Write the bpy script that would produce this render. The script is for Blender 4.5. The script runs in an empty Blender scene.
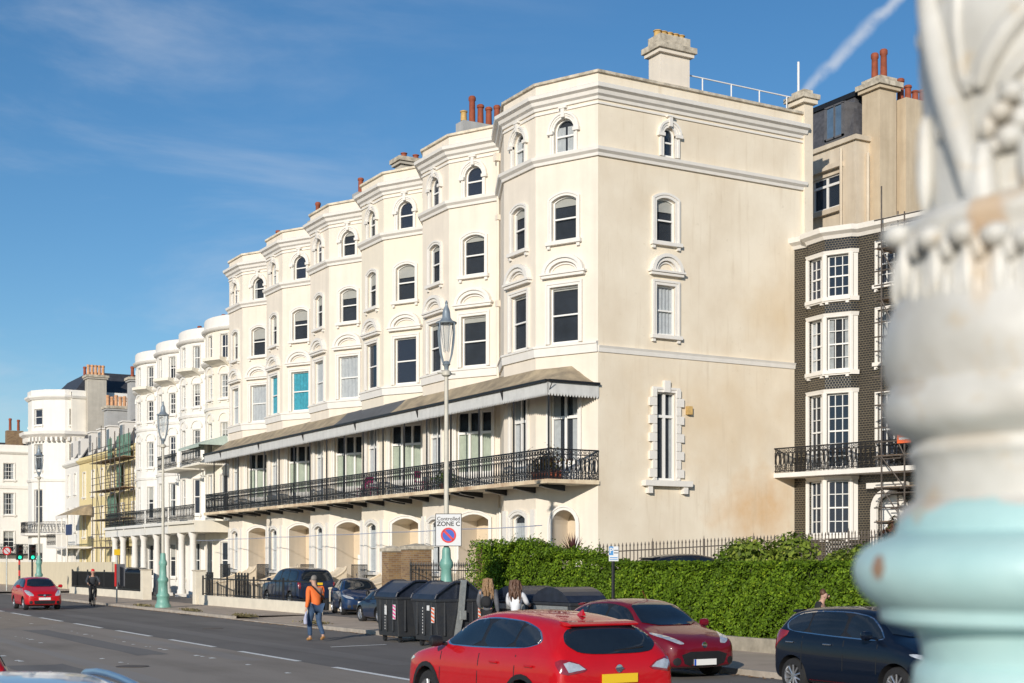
import bpy, bmesh, math, random
import numpy as np
from mathutils import Vector, Matrix
from mathutils.bvhtree import BVHTree
random.seed(7); rng = np.random.default_rng(11)
R = math.radians
sc = bpy.context.scene
COL = sc.collection
OFF = {}

# ------------------------------------------------------------------ materials
def nt(m):
    m.use_nodes = True
    t = m.node_tree
    return t, t.nodes['Principled BSDF']

def mat(name, c, rough=0.8, var=0.12, scale=2.0, bump=0.0, bscale=40.0, metal=0.0, spec=0.5, coat=0.0, streak=False, obj=False, alpha=None, dirt=None):
    """principled material whose base colour wanders with procedural noise (weathering), plus fine bump"""
    m = bpy.data.materials.new(name); t, p = nt(m); N = t.nodes; L = t.links
    p.inputs['Roughness'].default_value = rough; p.inputs['Metallic'].default_value = metal
    p.inputs['Specular IOR Level'].default_value = spec
    if coat: p.inputs['Coat Weight'].default_value = coat; p.inputs['Coat Roughness'].default_value = .04
    if obj:
        src = N.new('ShaderNodeTexCoord').outputs['Object']
    else:
        src = N.new('ShaderNodeNewGeometry').outputs['Position']
    col = None
    if var:
        n = N.new('ShaderNodeTexNoise'); n.inputs['Scale'].default_value = scale; n.inputs['Detail'].default_value = 5
        n.inputs['Roughness'].default_value = .65
        L.new(src, n.inputs['Vector'])
        fac = n.outputs['Fac']
        if streak:
            mp = N.new('ShaderNodeMapping'); mp.inputs['Scale'].default_value = (2.2, 2.2, .16)
            L.new(src, mp.inputs['Vector'])
            n2 = N.new('ShaderNodeTexNoise'); n2.inputs['Scale'].default_value = 1.7; n2.inputs['Detail'].default_value = 6
            L.new(mp.outputs[0], n2.inputs['Vector'])
            ad = N.new('ShaderNodeMath'); ad.operation = 'MULTIPLY_ADD'
            L.new(n2.outputs['Fac'], ad.inputs[0]); ad.inputs[1].default_value = .5
            mu = N.new('ShaderNodeMath'); mu.operation = 'MULTIPLY'; mu.inputs[1].default_value = .5
            L.new(fac, mu.inputs[0]); L.new(mu.outputs[0], ad.inputs[2]); fac = ad.outputs[0]
        rp = N.new('ShaderNodeValToRGB')
        rp.color_ramp.elements[0].position = .3; rp.color_ramp.elements[1].position = .7
        lo = [x*(1-var) for x in c]; hi = [min(1, x*(1+var*.6)) for x in c]
        if dirt: lo = [c[i]*(1-var)*.6+dirt[i]*.4 for i in range(3)]
        rp.color_ramp.elements[0].color = (*lo, 1); rp.color_ramp.elements[1].color = (*hi, 1)
        L.new(fac, rp.inputs[0]); L.new(rp.outputs[0], p.inputs['Base Color']); col = rp
    else:
        p.inputs['Base Color'].default_value = (*c, 1)
    if bump:
        n = N.new('ShaderNodeTexNoise'); n.inputs['Scale'].default_value = bscale; n.inputs['Detail'].default_value = 4
        L.new(src, n.inputs['Vector'])
        b = N.new('ShaderNodeBump'); b.inputs['Strength'].default_value = bump; b.inputs['Distance'].default_value = .02
        L.new(n.outputs['Fac'], b.inputs['Height']); L.new(b.outputs[0], p.inputs['Normal'])
    return m

def brick_mat(name, c1, c2, mortar, w, h, ms, rough=.8, axis='y', spec=.5, bump=.3):
    m = bpy.data.materials.new(name); t, p = nt(m); N = t.nodes; L = t.links
    g = N.new('ShaderNodeNewGeometry'); sp = N.new('ShaderNodeSeparateXYZ'); L.new(g.outputs['Position'], sp.inputs[0])
    a = N.new('ShaderNodeMath'); a.operation = 'SUBTRACT'; L.new(sp.outputs['X'], a.inputs[0]); L.new(sp.outputs['Y'], a.inputs[1])
    cb = N.new('ShaderNodeCombineXYZ'); L.new(a.outputs[0], cb.inputs[0]); L.new(sp.outputs['Z'], cb.inputs[1])
    b = N.new('ShaderNodeTexBrick'); L.new(cb.outputs[0], b.inputs['Vector'])
    b.inputs['Color1'].default_value = (*c1, 1); b.inputs['Color2'].default_value = (*c2, 1); b.inputs['Mortar'].default_value = (*mortar, 1)
    b.inputs['Scale'].default_value = 1; b.inputs['Brick Width'].default_value = w; b.inputs['Row Height'].default_value = h
    b.inputs['Mortar Size'].default_value = ms
    n = N.new('ShaderNodeTexNoise'); n.inputs['Scale'].default_value = 1.5; L.new(g.outputs['Position'], n.inputs['Vector'])
    mx = N.new('ShaderNodeMix'); mx.data_type = 'RGBA'; mx.blend_type = 'MULTIPLY'; mx.inputs[0].default_value = .5
    L.new(b.outputs['Color'], mx.inputs[6]); L.new(n.outputs['Fac'], mx.inputs[7])
    L.new(mx.outputs[2], p.inputs['Base Color']); p.inputs['Roughness'].default_value = rough; p.inputs['Specular IOR Level'].default_value = spec
    bp = N.new('ShaderNodeBump'); bp.inputs['Strength'].default_value = bump; bp.inputs['Distance'].default_value = .01; bp.invert = True
    L.new(b.outputs['Fac'], bp.inputs['Height']); L.new(bp.outputs[0], p.inputs['Normal'])
    return m

def glass_mat(name, tint=(.04, .052, .08), clear=.40):
    m = bpy.data.materials.new(name); m.use_nodes = True; t = m.node_tree; N = t.nodes; L = t.links
    for n in list(N): N.remove(n)
    out = N.new('ShaderNodeOutputMaterial')
    tr = N.new('ShaderNodeBsdfTransparent'); tr.inputs[0].default_value = (.88, .91, .94, 1)
    p = N.new('ShaderNodeBsdfPrincipled'); p.inputs['Base Color'].default_value = (*tint, 1); p.inputs['Roughness'].default_value = .06
    nz = N.new('ShaderNodeTexNoise'); nz.inputs['Scale'].default_value = 1.1; g = N.new('ShaderNodeNewGeometry'); L.new(g.outputs['Position'], nz.inputs['Vector'])
    b = N.new('ShaderNodeBump'); b.inputs['Strength'].default_value = .25; b.inputs['Distance'].default_value = .05
    L.new(nz.outputs['Fac'], b.inputs['Height']); L.new(b.outputs[0], p.inputs['Normal'])
    mx = N.new('ShaderNodeMixShader'); mx.inputs[0].default_value = 1-clear
    L.new(tr.outputs[0], mx.inputs[1]); L.new(p.outputs[0], mx.inputs[2]); L.new(mx.outputs[0], out.inputs[0])
    return m

M = {}
M['cream'] = mat('cream_stucco', (.765, .69, .585), .85, .11, 1.2, .15, 60, streak=True)
M['cream2'] = mat('pale_ivory_stucco', (.76, .69, .57), .85, .06, 1.2, .15, 60, streak=True)
M['white'] = mat('white_painted_trim', (.76, .73, .68), .7, .07, 3, .1, 60, streak=True)
M['trim_old'] = mat('weathered_coping', (.56, .50, .40), .9, .4, 3.5, .3, 30, dirt=(.16, .13, .09))
M['whitewall'] = mat('white_render', (.76, .74, .69), .75, .09, 1.0, .1, 60, streak=True)
M['offwhite'] = mat('off_white_render', (.78, .73, .62), .8, .1, 1.0, .1, 60, streak=True)
M['frame'] = mat('white_sash_paint', (.80, .79, .76), .5, .05)
M['glass'] = glass_mat('window_glass')
M['glass_clear'] = glass_mat('window_glass_clear', (.05, .06, .07), .84); M['glass_b'] = glass_mat('window_glass_bluish', (.03, .045, .07), .35); M['glass_c'] = glass_mat('window_glass_pale', (.05, .06, .07), .6)
M['greenblind'] = mat('pale_green_blind', (.62, .66, .50), .9, .15, 3)
M['slate2'] = mat('worn_roof_slate', (.085, .085, .095), .6, .4, 5, .5, 16)
M['lead'] = mat('roof_lead', (.12, .12, .13), .6, .3, 4)
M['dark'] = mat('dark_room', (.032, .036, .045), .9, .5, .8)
M['blind'] = mat('roller_blind', (.62, .58, .50), .9, .1)
M['net'] = mat('net_curtain', (.68, .68, .66), .9, .15, 6)
M['bluecurt'] = mat('turquoise_curtain', (.08, .48, .58), .9, .3, 6)
M['iron'] = mat('black_ironwork', (.012, .012, .014), .45, .3, 6)
M['roofc'] = mat('weathered_lead_canopy', (.40, .32, .21), .85, .3, 1.6, .3, 12, dirt=(.10, .09, .08))
M['roofs'] = mat('grey_slate_canopy', (.10, .105, .115), .75, .25, 2.5, .3, 14)
M['slate'] = mat('roof_slate', (.05, .052, .06), .55, .35, 3, .4, 12)
M['valance'] = mat('valance_boards', (.62, .62, .60), .7, .16, 4, streak=True)
M['pot_red'] = mat('terracotta_pot', (.30, .075, .035), .8, .3, 4)
M['pot_buff'] = mat('buff_pot', (.55, .36, .13), .8, .3, 4)
M['chim'] = mat('rendered_chimney', (.50, .46, .39), .9, .25, 1.6, .3, 25, streak=True)
M['chim_g'] = mat('grey_chimney', (.42, .42, .41), .9, .2, 1.6, .3, 25, streak=True)
M['beige'] = mat('beige_render', (.60, .50, .36), .9, .15, 1.0, .2, 40, streak=True, dirt=(.35, .25, .15))
M['porch'] = mat('beige_porch_paint', (.60, .50, .37), .85, .08, 1.4)
M['yellow'] = mat('yellow_render', (.74, .62, .33), .85, .1, 1.0, streak=True)
M['wall_cream'] = mat('cream_boundary_wall', (.66, .58, .42), .9, .12, 1.5, .2, 30, streak=True)
M['wall_white'] = mat('white_dwarf_wall', (.72, .66, .54), .9, .12, 1.5, .2, 30)
M['conc'] = mat('concrete_plinth', (.36, .32, .25), .95, .3, 3, .4, 30)
M['pave'] = mat('paving', (.47, .38, .295), .95, .2, .8, .3, 30)
M['kerb'] = mat('kerb_stone', (.42, .37, .31), .9, .25, 3, .3, 20)
M['yard'] = mat('yard_asphalt', (.19, .17, .15), .95, .3, 1, .4, 40)
M['line'] = mat('road_paint', (.84, .84, .80), .8, .2, 7)
M['buff'] = mat('buff_surfacing', (.32, .26, .20), .95, .18, 2, .4, 60)
M['teal'] = mat('teal_cast_iron', (.17, .37, .31), .45, .15, 4)
M['post'] = mat('cream_post_paint', (.55, .52, .44), .5, .12, 4)
M['lantern'] = mat('grey_lantern_metal', (.26, .31, .35), .4, .2, 6, metal=.3)
M['lglass'] = glass_mat('lantern_glass', (.5, .52, .5), .88)
M['steel'] = mat('galvanised_steel', (.42, .44, .43), .45, .2, 8, metal=.5)
M['rust'] = mat('rusty_tube', (.13, .11, .095), .7, .4, 5, metal=.3)
M['plank'] = mat('scaffold_plank', (.33, .22, .13), .9, .3, 5)
M['greennet'] = mat('green_debris_net', (.16, .30, .22), .9, .3, 3)
M['tyre'] = mat('tyre_rubber', (.018, .018, .019), .8, .2, 10)
M['rim'] = mat('alloy_rim', (.55, .56, .58), .3, .1, 6, metal=.8)
M['rimdark'] = mat('wheel_cover', (.25, .26, .27), .4, .1, 6, metal=.6)
M['black'] = mat('black_plastic', (.015, .015, .017), .5, .2, 8)
M['carglass'] = mat('car_glass', (.012, .018, .026), .04, .3, 2, spec=.9)
M['chrome'] = mat('chrome', (.75, .76, .78), .15, 0, metal=1)
M['lamp'] = mat('clear_lamp', (.62, .65, .68), .1, .3, 14, spec=.9, coat=1, metal=.35)
M['tail'] = mat('red_lamp', (.25, .008, .010), .12, .3, 18, spec=.9, coat=1)
M['plate_y'] = mat('yellow_plate', (.80, .52, .02), .5, 0)
M['plate_w'] = mat('white_plate', (.78, .78, .76), .5, 0)
M['bin'] = mat('black_bin_plastic', (.018, .021, .027), .5, .5, 5, .2, 20, dirt=(.08, .08, .08))
M['bin_lid'] = mat('bin_lid_plastic', (.022, .028, .045), .33, .4, 6)
M['orange'] = mat('orange_paint', (.85, .14, .03), .5, .1)
M['pink'] = mat('pink_paint', (.80, .06, .30), .5, .1)
M['reflw'] = mat('white_reflective', (.75, .75, .75), .5, .1)
M['card'] = mat('cardboard', (.42, .25, .12), .9, .15, 4)
M['skin'] = mat('skin', (.50, .30, .22), .6, .1, 8, obj=True)
M['hair_b'] = mat('brown_hair', (.11, .05, .025), .6, .4, 20)
M['hair_l'] = mat('light_brown_hair', (.30, .18, .09), .6, .4, 20)
M['hair_g'] = mat('grey_hair', (.22, .20, .18), .7, .3, 20)
M['jacket_o'] = mat('orange_jacket', (.80, .17, .035), .8, .12, 8)
M['jeans'] = mat('blue_jeans', (.045, .085, .16), .85, .25, 8)
M['tan'] = mat('tan_leather', (.42, .22, .08), .7, .2, 8)
M['cloth_k'] = mat('black_cloth', (.014, .015, .018), .85, .25, 8)
M['cloth_g'] = mat('grey_cloth', (.12, .125, .14), .85, .2, 8)
M['cloth_d'] = mat('dark_grey_cloth', (.045, .05, .06), .85, .2, 8)
M['cloth_w'] = mat('white_cloth', (.70, .71, .74), .8, .1, 8)
M['helmet'] = mat('red_helmet', (.65, .02, .02), .35, .1)
M['bag'] = mat('pale_blue_bag', (.40, .42, .55), .6, .2, 12)
M['bark'] = mat('bark', (.10, .07, .045), .95, .3, 8)
M['sign_w'] = mat('sign_white', (.62, .63, .64), .5, .05)
M['sign_k'] = mat('sign_black', (.015, .015, .015), .5, 0)
M['sign_b'] = mat('sign_blue', (.015, .08, .45), .5, .05)
M['sign_r'] = mat('sign_red', (.60, .02, .02), .5, .05)
M['tiles'] = brick_mat('black_glazed_tiles', (.014, .013, .014), (.026, .024, .024), (.25, .205, .13), .15, .085, .0075, .25, spec=.7)
M['brick'] = brick_mat('yellow_brown_brick', (.40, .25, .11), (.24, .13, .065), (.36, .30, .22), .22, .075, .008, .9)
M['magenta'] = mat('magenta_paint', (.45, .02, .16), .6, .1)
M['awning'] = mat('pale_green_canopy', (.42, .50, .44), .8, .15, 3)

def leaf_mat(name, cols):
    m = bpy.data.materials.new(name); t, p = nt(m); N = t.nodes; L = t.links
    at = N.new('ShaderNodeAttribute'); at.attribute_name = 'tint'
    rp = N.new('ShaderNodeValToRGB'); e = rp.color_ramp.elements
    for i, c in enumerate(cols):
        q = i/(len(cols)-1)
        el = e[0] if i == 0 else (e[len(e)-1] if i == len(cols)-1 else e.new(q))
        el.position = q; el.color = (*c, 1)
    L.new(at.outputs['Fac'], rp.inputs[0]); L.new(rp.outputs[0], p.inputs['Base Color'])
    p.inputs['Roughness'].default_value = .6; p.inputs['Specular IOR Level'].default_value = .22
    tl = N.new('ShaderNodeBsdfTranslucent'); L.new(rp.outputs[0], tl.inputs[0])
    mx = N.new('ShaderNodeMixShader'); mx.inputs[0].default_value = .25
    out = N['Material Output']
    L.new(p.outputs[0], mx.inputs[1]); L.new(tl.outputs[0], mx.inputs[2]); L.new(mx.outputs[0], out.inputs[0])
    return m
M['leaf'] = leaf_mat('hedge_leaf', [(.04, .07, .006), (.095, .17, .010), (.17, .28, .016), (.34, .44, .03)])
M['leaf2'] = leaf_mat('shrub_leaf', [(.07, .10, .015), (.16, .23, .03), (.28, .34, .05), (.45, .44, .08)])
M['leaf3'] = leaf_mat('straw_leaf', [(.12, .11, .05), (.25, .21, .11), (.38, .33, .18)])
M['leafr'] = leaf_mat('purple_leaf', [(.05, .015, .015), (.12, .03, .025), (.22, .07, .05)])

# ------------------------------------------------------------------ mesh building
class MB:
    def __init__(s): s.v = []; s.f = []; s.m = []
    def poly(s, pts, mi=0):
        n = len(s.v); s.v += [tuple(p) for p in pts]; s.f.append(tuple(range(n, n+len(pts)))); s.m.append(mi)
    def box(s, x0, x1, y0, y1, z0, z1, mi=0):
        n = len(s.v)
        s.v += [(x0,y0,z0),(x1,y0,z0),(x1,y1,z0),(x0,y1,z0),(x0,y0,z1),(x1,y0,z1),(x1,y1,z1),(x0,y1,z1)]
        for f in ((0,3,2,1),(4,5,6,7),(0,1,5,4),(1,2,6,5),(2,3,7,6),(3,0,4,7)):
            s.f.append(tuple(n+i for i in f)); s.m.append(mi)
    def fbox(s, fr, s0, s1, z0, z1, o0, o1, mi=0):
        n = len(s.v)
        for z in (z0, z1):
            for (a, o) in ((s0,o1),(s1,o1),(s1,o0),(s0,o0)): s.v.append(fr.pt(a, z, o))
        for f in ((0,3,2,1),(4,5,6,7),(0,1,5,4),(1,2,6,5),(2,3,7,6),(3,0,4,7)):
            s.f.append(tuple(n+i for i in f)); s.m.append(mi)
    def tube(s, p, q, r, n=8, mi=0, r2=None, caps=True):
        p = Vector(p); q = Vector(q); d = (q-p)
        if d.length < 1e-6: return
        d.normalize(); a = d.orthogonal().normalized(); b = d.cross(a); r2 = r if r2 is None else r2
        k = len(s.v)
        for c, rr in ((p, r), (q, r2)):
            for i in range(n):
                t = 2*math.pi*i/n; s.v.append(tuple(c + a*math.cos(t)*rr + b*math.sin(t)*rr))
        for i in range(n):
            j = (i+1) % n; s.f.append((k+i, k+j, k+n+j, k+n+i)); s.m.append(mi)
        if caps:
            s.f.append(tuple(k+i for i in range(n-1, -1, -1))); s.m.append(mi)
            s.f.append(tuple(k+n+i for i in range(n))); s.m.append(mi)
    def path(s, pts, r, n=6, mi=0):
        for a, b in zip(pts[:-1], pts[1:]): s.tube(a, b, r, n, mi)
    def lathe(s, prof, c=(0,0), n=24, mi=0, axis='z', caps=True, z0=0):
        k = len(s.v)
        for (r, z) in prof:
            for i in range(n):
                t = 2*math.pi*i/n
                if axis == 'z': s.v.append((c[0]+r*math.cos(t), c[1]+r*math.sin(t), z+z0))
                else: s.v.append((c[0]+r*math.cos(t), z, c[1]+r*math.sin(t)))
        for j in range(len(prof)-1):
            for i in range(n):
                i2 = (i+1) % n
                s.f.append((k+j*n+i, k+j*n+i2, k+(j+1)*n+i2, k+(j+1)*n+i)); s.m.append(mi)
        if caps:
            s.f.append(tuple(k+i for i in range(n-1,-1,-1))); s.m.append(mi)
            q = k+(len(prof)-1)*n; s.f.append(tuple(q+i for i in range(n))); s.m.append(mi)
    def sweep(s, path, prof, mi=0, caps=True, closed_prof=True, e0=None, e1=None):
        """profile [(o,z)] swept along a 2D path, o = outward (left of travel), mitred"""
        P = [Vector(p) for p in path]; n = len(P); rows = []
        for i in range(n):
            ds = []
            if i > 0: ds.append((P[i]-P[i-1]).normalized())
            if i < n-1: ds.append((P[i+1]-P[i]).normalized())
            ns = [Vector((-d.y, d.x)) for d in ds]
            mnv = sum(ns, Vector((0,0))).normalized()
            if i == 0 and e0: mnv = Vector(e0)
            if i == n-1 and e1: mnv = Vector(e1)
            mnv = mnv / max(.3, mnv.dot(ns[0]))
            rows.append([(P[i].x+mnv.x*o, P[i].y+mnv.y*o, z) for o, z in prof])
        k = len(s.v); m_ = len(prof)
        for r_ in rows: s.v += r_
        rg = range(m_) if closed_prof else range(m_-1)
        for i in range(n-1):
            for j in rg:
                j2 = (j+1) % m_
                s.f.append((k+i*m_+j, k+(i+1)*m_+j, k+(i+1)*m_+j2, k+i*m_+j2)); s.m.append(mi)
        if caps and closed_prof:
            s.f.append(tuple(k+j for j in range(m_))); s.m.append(mi)
            s.f.append(tuple(k+(n-1)*m_+j for j in range(m_-1,-1,-1))); s.m.append(mi)
    def strip(s, fr, A, B, o0, o1, mi=0, closed=False, inner=True):
        """solid band between two outlines (same count) in the facet plane, from o0 to o1 outward"""
        n = len(A); rg = range(n) if closed else range(n-1)
        for i in rg:
            j = (i+1) % n
            s.poly([fr.pt(*A[i], o1), fr.pt(*A[j], o1), fr.pt(*B[j], o1), fr.pt(*B[i], o1)], mi)
            s.poly([fr.pt(*B[i], o1), fr.pt(*B[j], o1), fr.pt(*B[j], o0), fr.pt(*B[i], o0)], mi)
            if inner: s.poly([fr.pt(*A[j], o1), fr.pt(*A[i], o1), fr.pt(*A[i], o0), fr.pt(*A[j], o0)], mi)
        if not closed:
            for i in (0, n-1):
                s.poly([fr.pt(*A[i], o0), fr.pt(*A[i], o1), fr.pt(*B[i], o1), fr.pt(*B[i], o0)], mi)
    def build(s, name, mats, parent=None, smooth=False, bevel=0, fix=True):
        me = bpy.data.meshes.new(name)
        off = OFF.get(parent.name, Vector((0,0,0))) if parent else Vector((0,0,0))
        me.from_pydata([(x-off.x, y-off.y, z-off.z) for x, y, z in s.v], [], s.f)
        if not isinstance(mats, (list, tuple)): mats = [mats]
        for m_ in mats: me.materials.append(m_)
        me.polygons.foreach_set('material_index', s.m)
        if fix:
            bm = bmesh.new(); bm.from_mesh(me)
            if len(bm.verts) < 60000: bmesh.ops.remove_doubles(bm, verts=bm.verts, dist=1e-5)
            bmesh.ops.recalc_face_normals(bm, faces=bm.faces); bm.to_mesh(me); bm.free()
        if smooth:
            me.polygons.foreach_set('use_smooth', [True]*len(me.polygons))
            try: me.set_sharp_from_angle(angle=R(42))
            except Exception: pass
        o = bpy.data.objects.new(name, me); COL.objects.link(o)
        if parent: o.parent = parent; OFF[o.name] = off
        else: OFF[o.name] = Vector((0,0,0))
        if bevel:
            b = o.modifiers.new('bevel', 'BEVEL'); b.width = bevel; b.segments = 2; b.limit_method = 'ANGLE'
        return o

def tag(o, label=None, cat=None, group=None, kind=None):
    if label: o['label'] = label
    if cat: o['category'] = cat
    if group: o['group'] = group
    if kind: o['kind'] = kind
    return o
def thing(name, label, cat, loc=(0,0,0), group=None, rz=0):
    o = bpy.data.objects.new(name, None); COL.objects.link(o); o.location = loc; o.rotation_euler = (0,0,rz)
    o.empty_display_size = .2
    OFF[o.name] = Vector(loc) if rz == 0 else Vector((0,0,0))
    return tag(o, label, cat, group)
def copy_tree(o, parent=None):
    c = o.copy(); COL.objects.link(c)
    if parent: c.parent = parent
    for ch in list(o.children): copy_tree(ch, c)
    return c

class Fr:
    def __init__(s, A, B):
        s.A = Vector(A); d = Vector(B)-s.A; s.L = d.length; s.t = d.normalized(); s.n = Vector((-s.t.y, s.t.x))
    def pt(s, a, z, o=0):
        return (s.A.x+s.t.x*a+s.n.x*o, s.A.y+s.t.y*a+s.n.y*o, z)

def outline(op, w=0, wb=None):
    s0, s1, z0, z1, k = op[:5]
    if wb is None: wb = 0
    s0 -= w; s1 += w; z1 += w; z0 -= wb
    W = s1-s0; mid = (s0+s1)/2
    pts = [(s0, z0), ]
    if k == 'semi':
        r = W/2; n = 10
        for i in range(n+1):
            a = math.pi - math.pi*i/n; pts.append((mid+r*math.cos(a), z1-r+r*math.sin(a)))
    elif k == 'seg':
        h = .16*W; r = (W*W/4+h*h)/(2*h); a0 = math.asin(W/2/r); n = 8
        for i in range(n+1):
            a = -a0+2*a0*i/n; pts.append((mid+r*math.sin(a), z1-r+r*math.cos(a)))
    else: pts += [(s0, z1), (s1, z1)]
    pts.append((s1, z0))
    return pts        # open at the bottom (bottom-left up, over, down to bottom-right)

def wall_facet(mb, fr, z0, z1, ops, depth=.22, mi=0, mr=0):
    L = fr.L
    S = sorted({0, L, *[x for o in ops for x in o[:2]]}); Z = sorted({z0, z1, *[x for o in ops for x in o[2:4]]})
    for a, b in zip(S[:-1], S[1:]):
        for c, d in zip(Z[:-1], Z[1:]):
            m_, q = (a+b)/2, (c+d)/2
            if any(o[0] < m_ < o[1] and o[2] < q < o[3] for o in ops): continue
            mb.poly([fr.pt(a, c), fr.pt(b, c), fr.pt(b, d), fr.pt(a, d)], mi)
    for o in ops:
        ol = outline(o); dp = o[5] if len(o) > 5 else depth
        if o[4] != 'flat':
            ar = ol[1:-1]
            for p, q in zip(ar[:-1], ar[1:]):
                mb.poly([fr.pt(*p), fr.pt(*q), fr.pt(q[0], o[3]), fr.pt(p[0], o[3])], mi)
        cl = ol + [ol[0]]
        for p, q in zip(cl[:-1], cl[1:]):
            mb.poly([fr.pt(*p), fr.pt(*q), fr.pt(*q, -dp), fr.pt(*p, -dp)], mr)

def add_window(house, fr, op, style='sash', trim=None, hood=None, curtain=None, sill=True, tw=.17, quoins=False, rows=1, cols=1, tm=None, proud=.06, name='window', door=False):
    tm = tm or M['white']
    s0, s1, z0, z1, k = op[:5]; mid = (s0+s1)/2; W = s1-s0; H = z1-z0
    f = MB(); inn = outline((s0+.055, s1-.055, z0, z1-.055, k))
    f.strip(fr, inn, outline(op), -.17, -.09)
    f.fbox(fr, s0, s1, z0, z0+.08, -.17, -.085)
    if style == 'sash':
        zm = z0+H*.5
        f.fbox(fr, s0+.02, s1-.02, zm-.025, zm+.03, -.16, -.085)
        for sec, (a, b) in enumerate(((z0, zm), (zm, z1-(W*.25 if k == 'semi' else 0)))):
            for c in range(1, cols):
                x = s0+W*c/cols; f.fbox(fr, x-.014, x+.014, a, b if k != 'semi' or sec == 0 else z1-.06, -.15, -.10)
            for r_ in range(1, rows):
                z = a+(b-a)*r_/rows; f.fbox(fr, s0, s1, z-.014, z+.014, -.15, -.10)
    elif style == 'french':
        zt = z1-H*.27
        f.fbox(fr, s0, s1, zt-.05, zt+.05, -.17, -.075)
        for c in range(1, cols):
            x = s0+W*c/cols; f.fbox(fr, x-.05, x+.05, z0, z1-.05, -.16, -.08)
        if rows > 1:
            f.fbox(fr, s0, s1, z0, z0+.75, -.15, -.10)
    w = f.build(name, M['frame'], house)
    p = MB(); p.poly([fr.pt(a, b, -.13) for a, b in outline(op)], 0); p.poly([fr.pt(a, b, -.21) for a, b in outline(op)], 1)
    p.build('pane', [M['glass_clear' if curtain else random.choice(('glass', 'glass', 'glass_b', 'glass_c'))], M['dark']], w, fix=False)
    if curtain:
        kind, frac = curtain; c = MB()
        if kind in ('blind',):
            zc = z1-H*frac; c.poly([fr.pt(a, max(b, zc), -.155) for a, b in outline(op)])
            c.build('blind', M['blind'], w, fix=False)
        else:
            cm = M['bluecurt'] if kind == 'blue' else (M['greenblind'] if kind == 'lower' else M['net']); n = 10
            spans = [(s0+.05, s1-.05)] if frac >= 1 else [(s0+.05, s0+W*frac), (s1-W*frac, s1-.05)]
            ztop = z1-.05 if k == 'flat' else z1-W*.3
            if kind == 'lower': ztop = z1-H*.27; z0_ = z0
            for a, b in spans:
                for i in range(n):
                    p0, p1 = a+(b-a)*i/n, a+(b-a)*(i+1)/n; oo = (-.155, -.185)
                    c.poly([fr.pt(p0, z0+.05, oo[i%2]), fr.pt(p1, z0+.05, oo[(i+1)%2]), fr.pt(p1, ztop, oo[(i+1)%2]), fr.pt(p0, ztop, oo[i%2])])
            c.build('curtain', cm, w, fix=False)
    t = MB(); any_ = False
    if trim:
        any_ = True
        t.strip(fr, outline(op), outline(op, tw), -.01, proud)
        t.strip(fr, outline(op, tw*.55), outline(op, tw), proud, proud+.03)
        if sill:
            t.fbox(fr, s0-tw-.07, s1+tw+.07, z0-.13, z0, -.02, proud+.10)
            for x in (s0-tw, s1+tw-.1): t.fbox(fr, x, x+.12, z0-.25, z0-.13, -.01, proud+.04)
    if hood == 'arch':      # pediment: moulded base and a segmental arch above it
        any_ = True
        zb = z1+tw+.16; a = W/2+.27; rise = .62
        t.fbox(fr, mid-a-.02, mid+a+.02, zb, zb+.12, -.01, .17); t.fbox(fr, mid-a-.08, mid+a+.08, zb+.10, zb+.17, -.01, .22)
        n = 12
        def el(aa, rr): return [(mid+aa*math.cos(math.pi-math.pi*i/n), zb+.17+rr*math.sin(math.pi*i/n)) for i in range(n+1)]
        t.strip(fr, el(a-.14, rise-.12), el(a, rise), -.01, .20)
        t.strip(fr, el(a-.27, rise-.25), el(a-.14, rise-.12), -.01, .13)
        t.strip(fr, el(a-.37, rise-.34), el(a-.32, rise-.29), -.01, .06)
    elif hood == 'key':
        any_ = True
        t.fbox(fr, mid-.07, mid+.07, z1+.02, z1+tw+.18, 0, .16); t.fbox(fr, mid-.16, mid+.16, z1+tw+.18, z1+tw+.24, 0, .18)
        r = W/2
        for x0, x1 in ((s0-tw-.10, s0+.0), (s1-.0, s1+tw+.10)): t.fbox(fr, x0, x1, z1-r-.10, z1-r+.02, -.02, .15)
        t.strip(fr, outline((s0, s1, z1-r, z1, 'semi'), tw+.0), outline((s0, s1, z1-r, z1, 'semi'), tw+.08), 0, .13)
    if quoins:
        any_ = True; z = z0+.1; i = 0
        while z < z1-.1:
            e = .26 if i % 2 == 0 else .12
            t.fbox(fr, s0-tw-e+.1, s0-.02, z, z+.3, 0, .11); t.fbox(fr, s1+.02, s1+tw+e-.1, z, z+.3, 0, .11); z += .32; i += 1
        t.fbox(fr, mid-.13, mid+.13, z1, z1+.42, 0, .14)
        t.fbox(fr, s0-.62, s1+.62, z0-.22, z0-.02, 0, .26)
        for x in (s0-.45, s1+.27): t.fbox(fr, x, x+.18, z0-.48, z0-.2, 0, .2)
    if any_: t.build('surround', tm, w)
    return w

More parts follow.
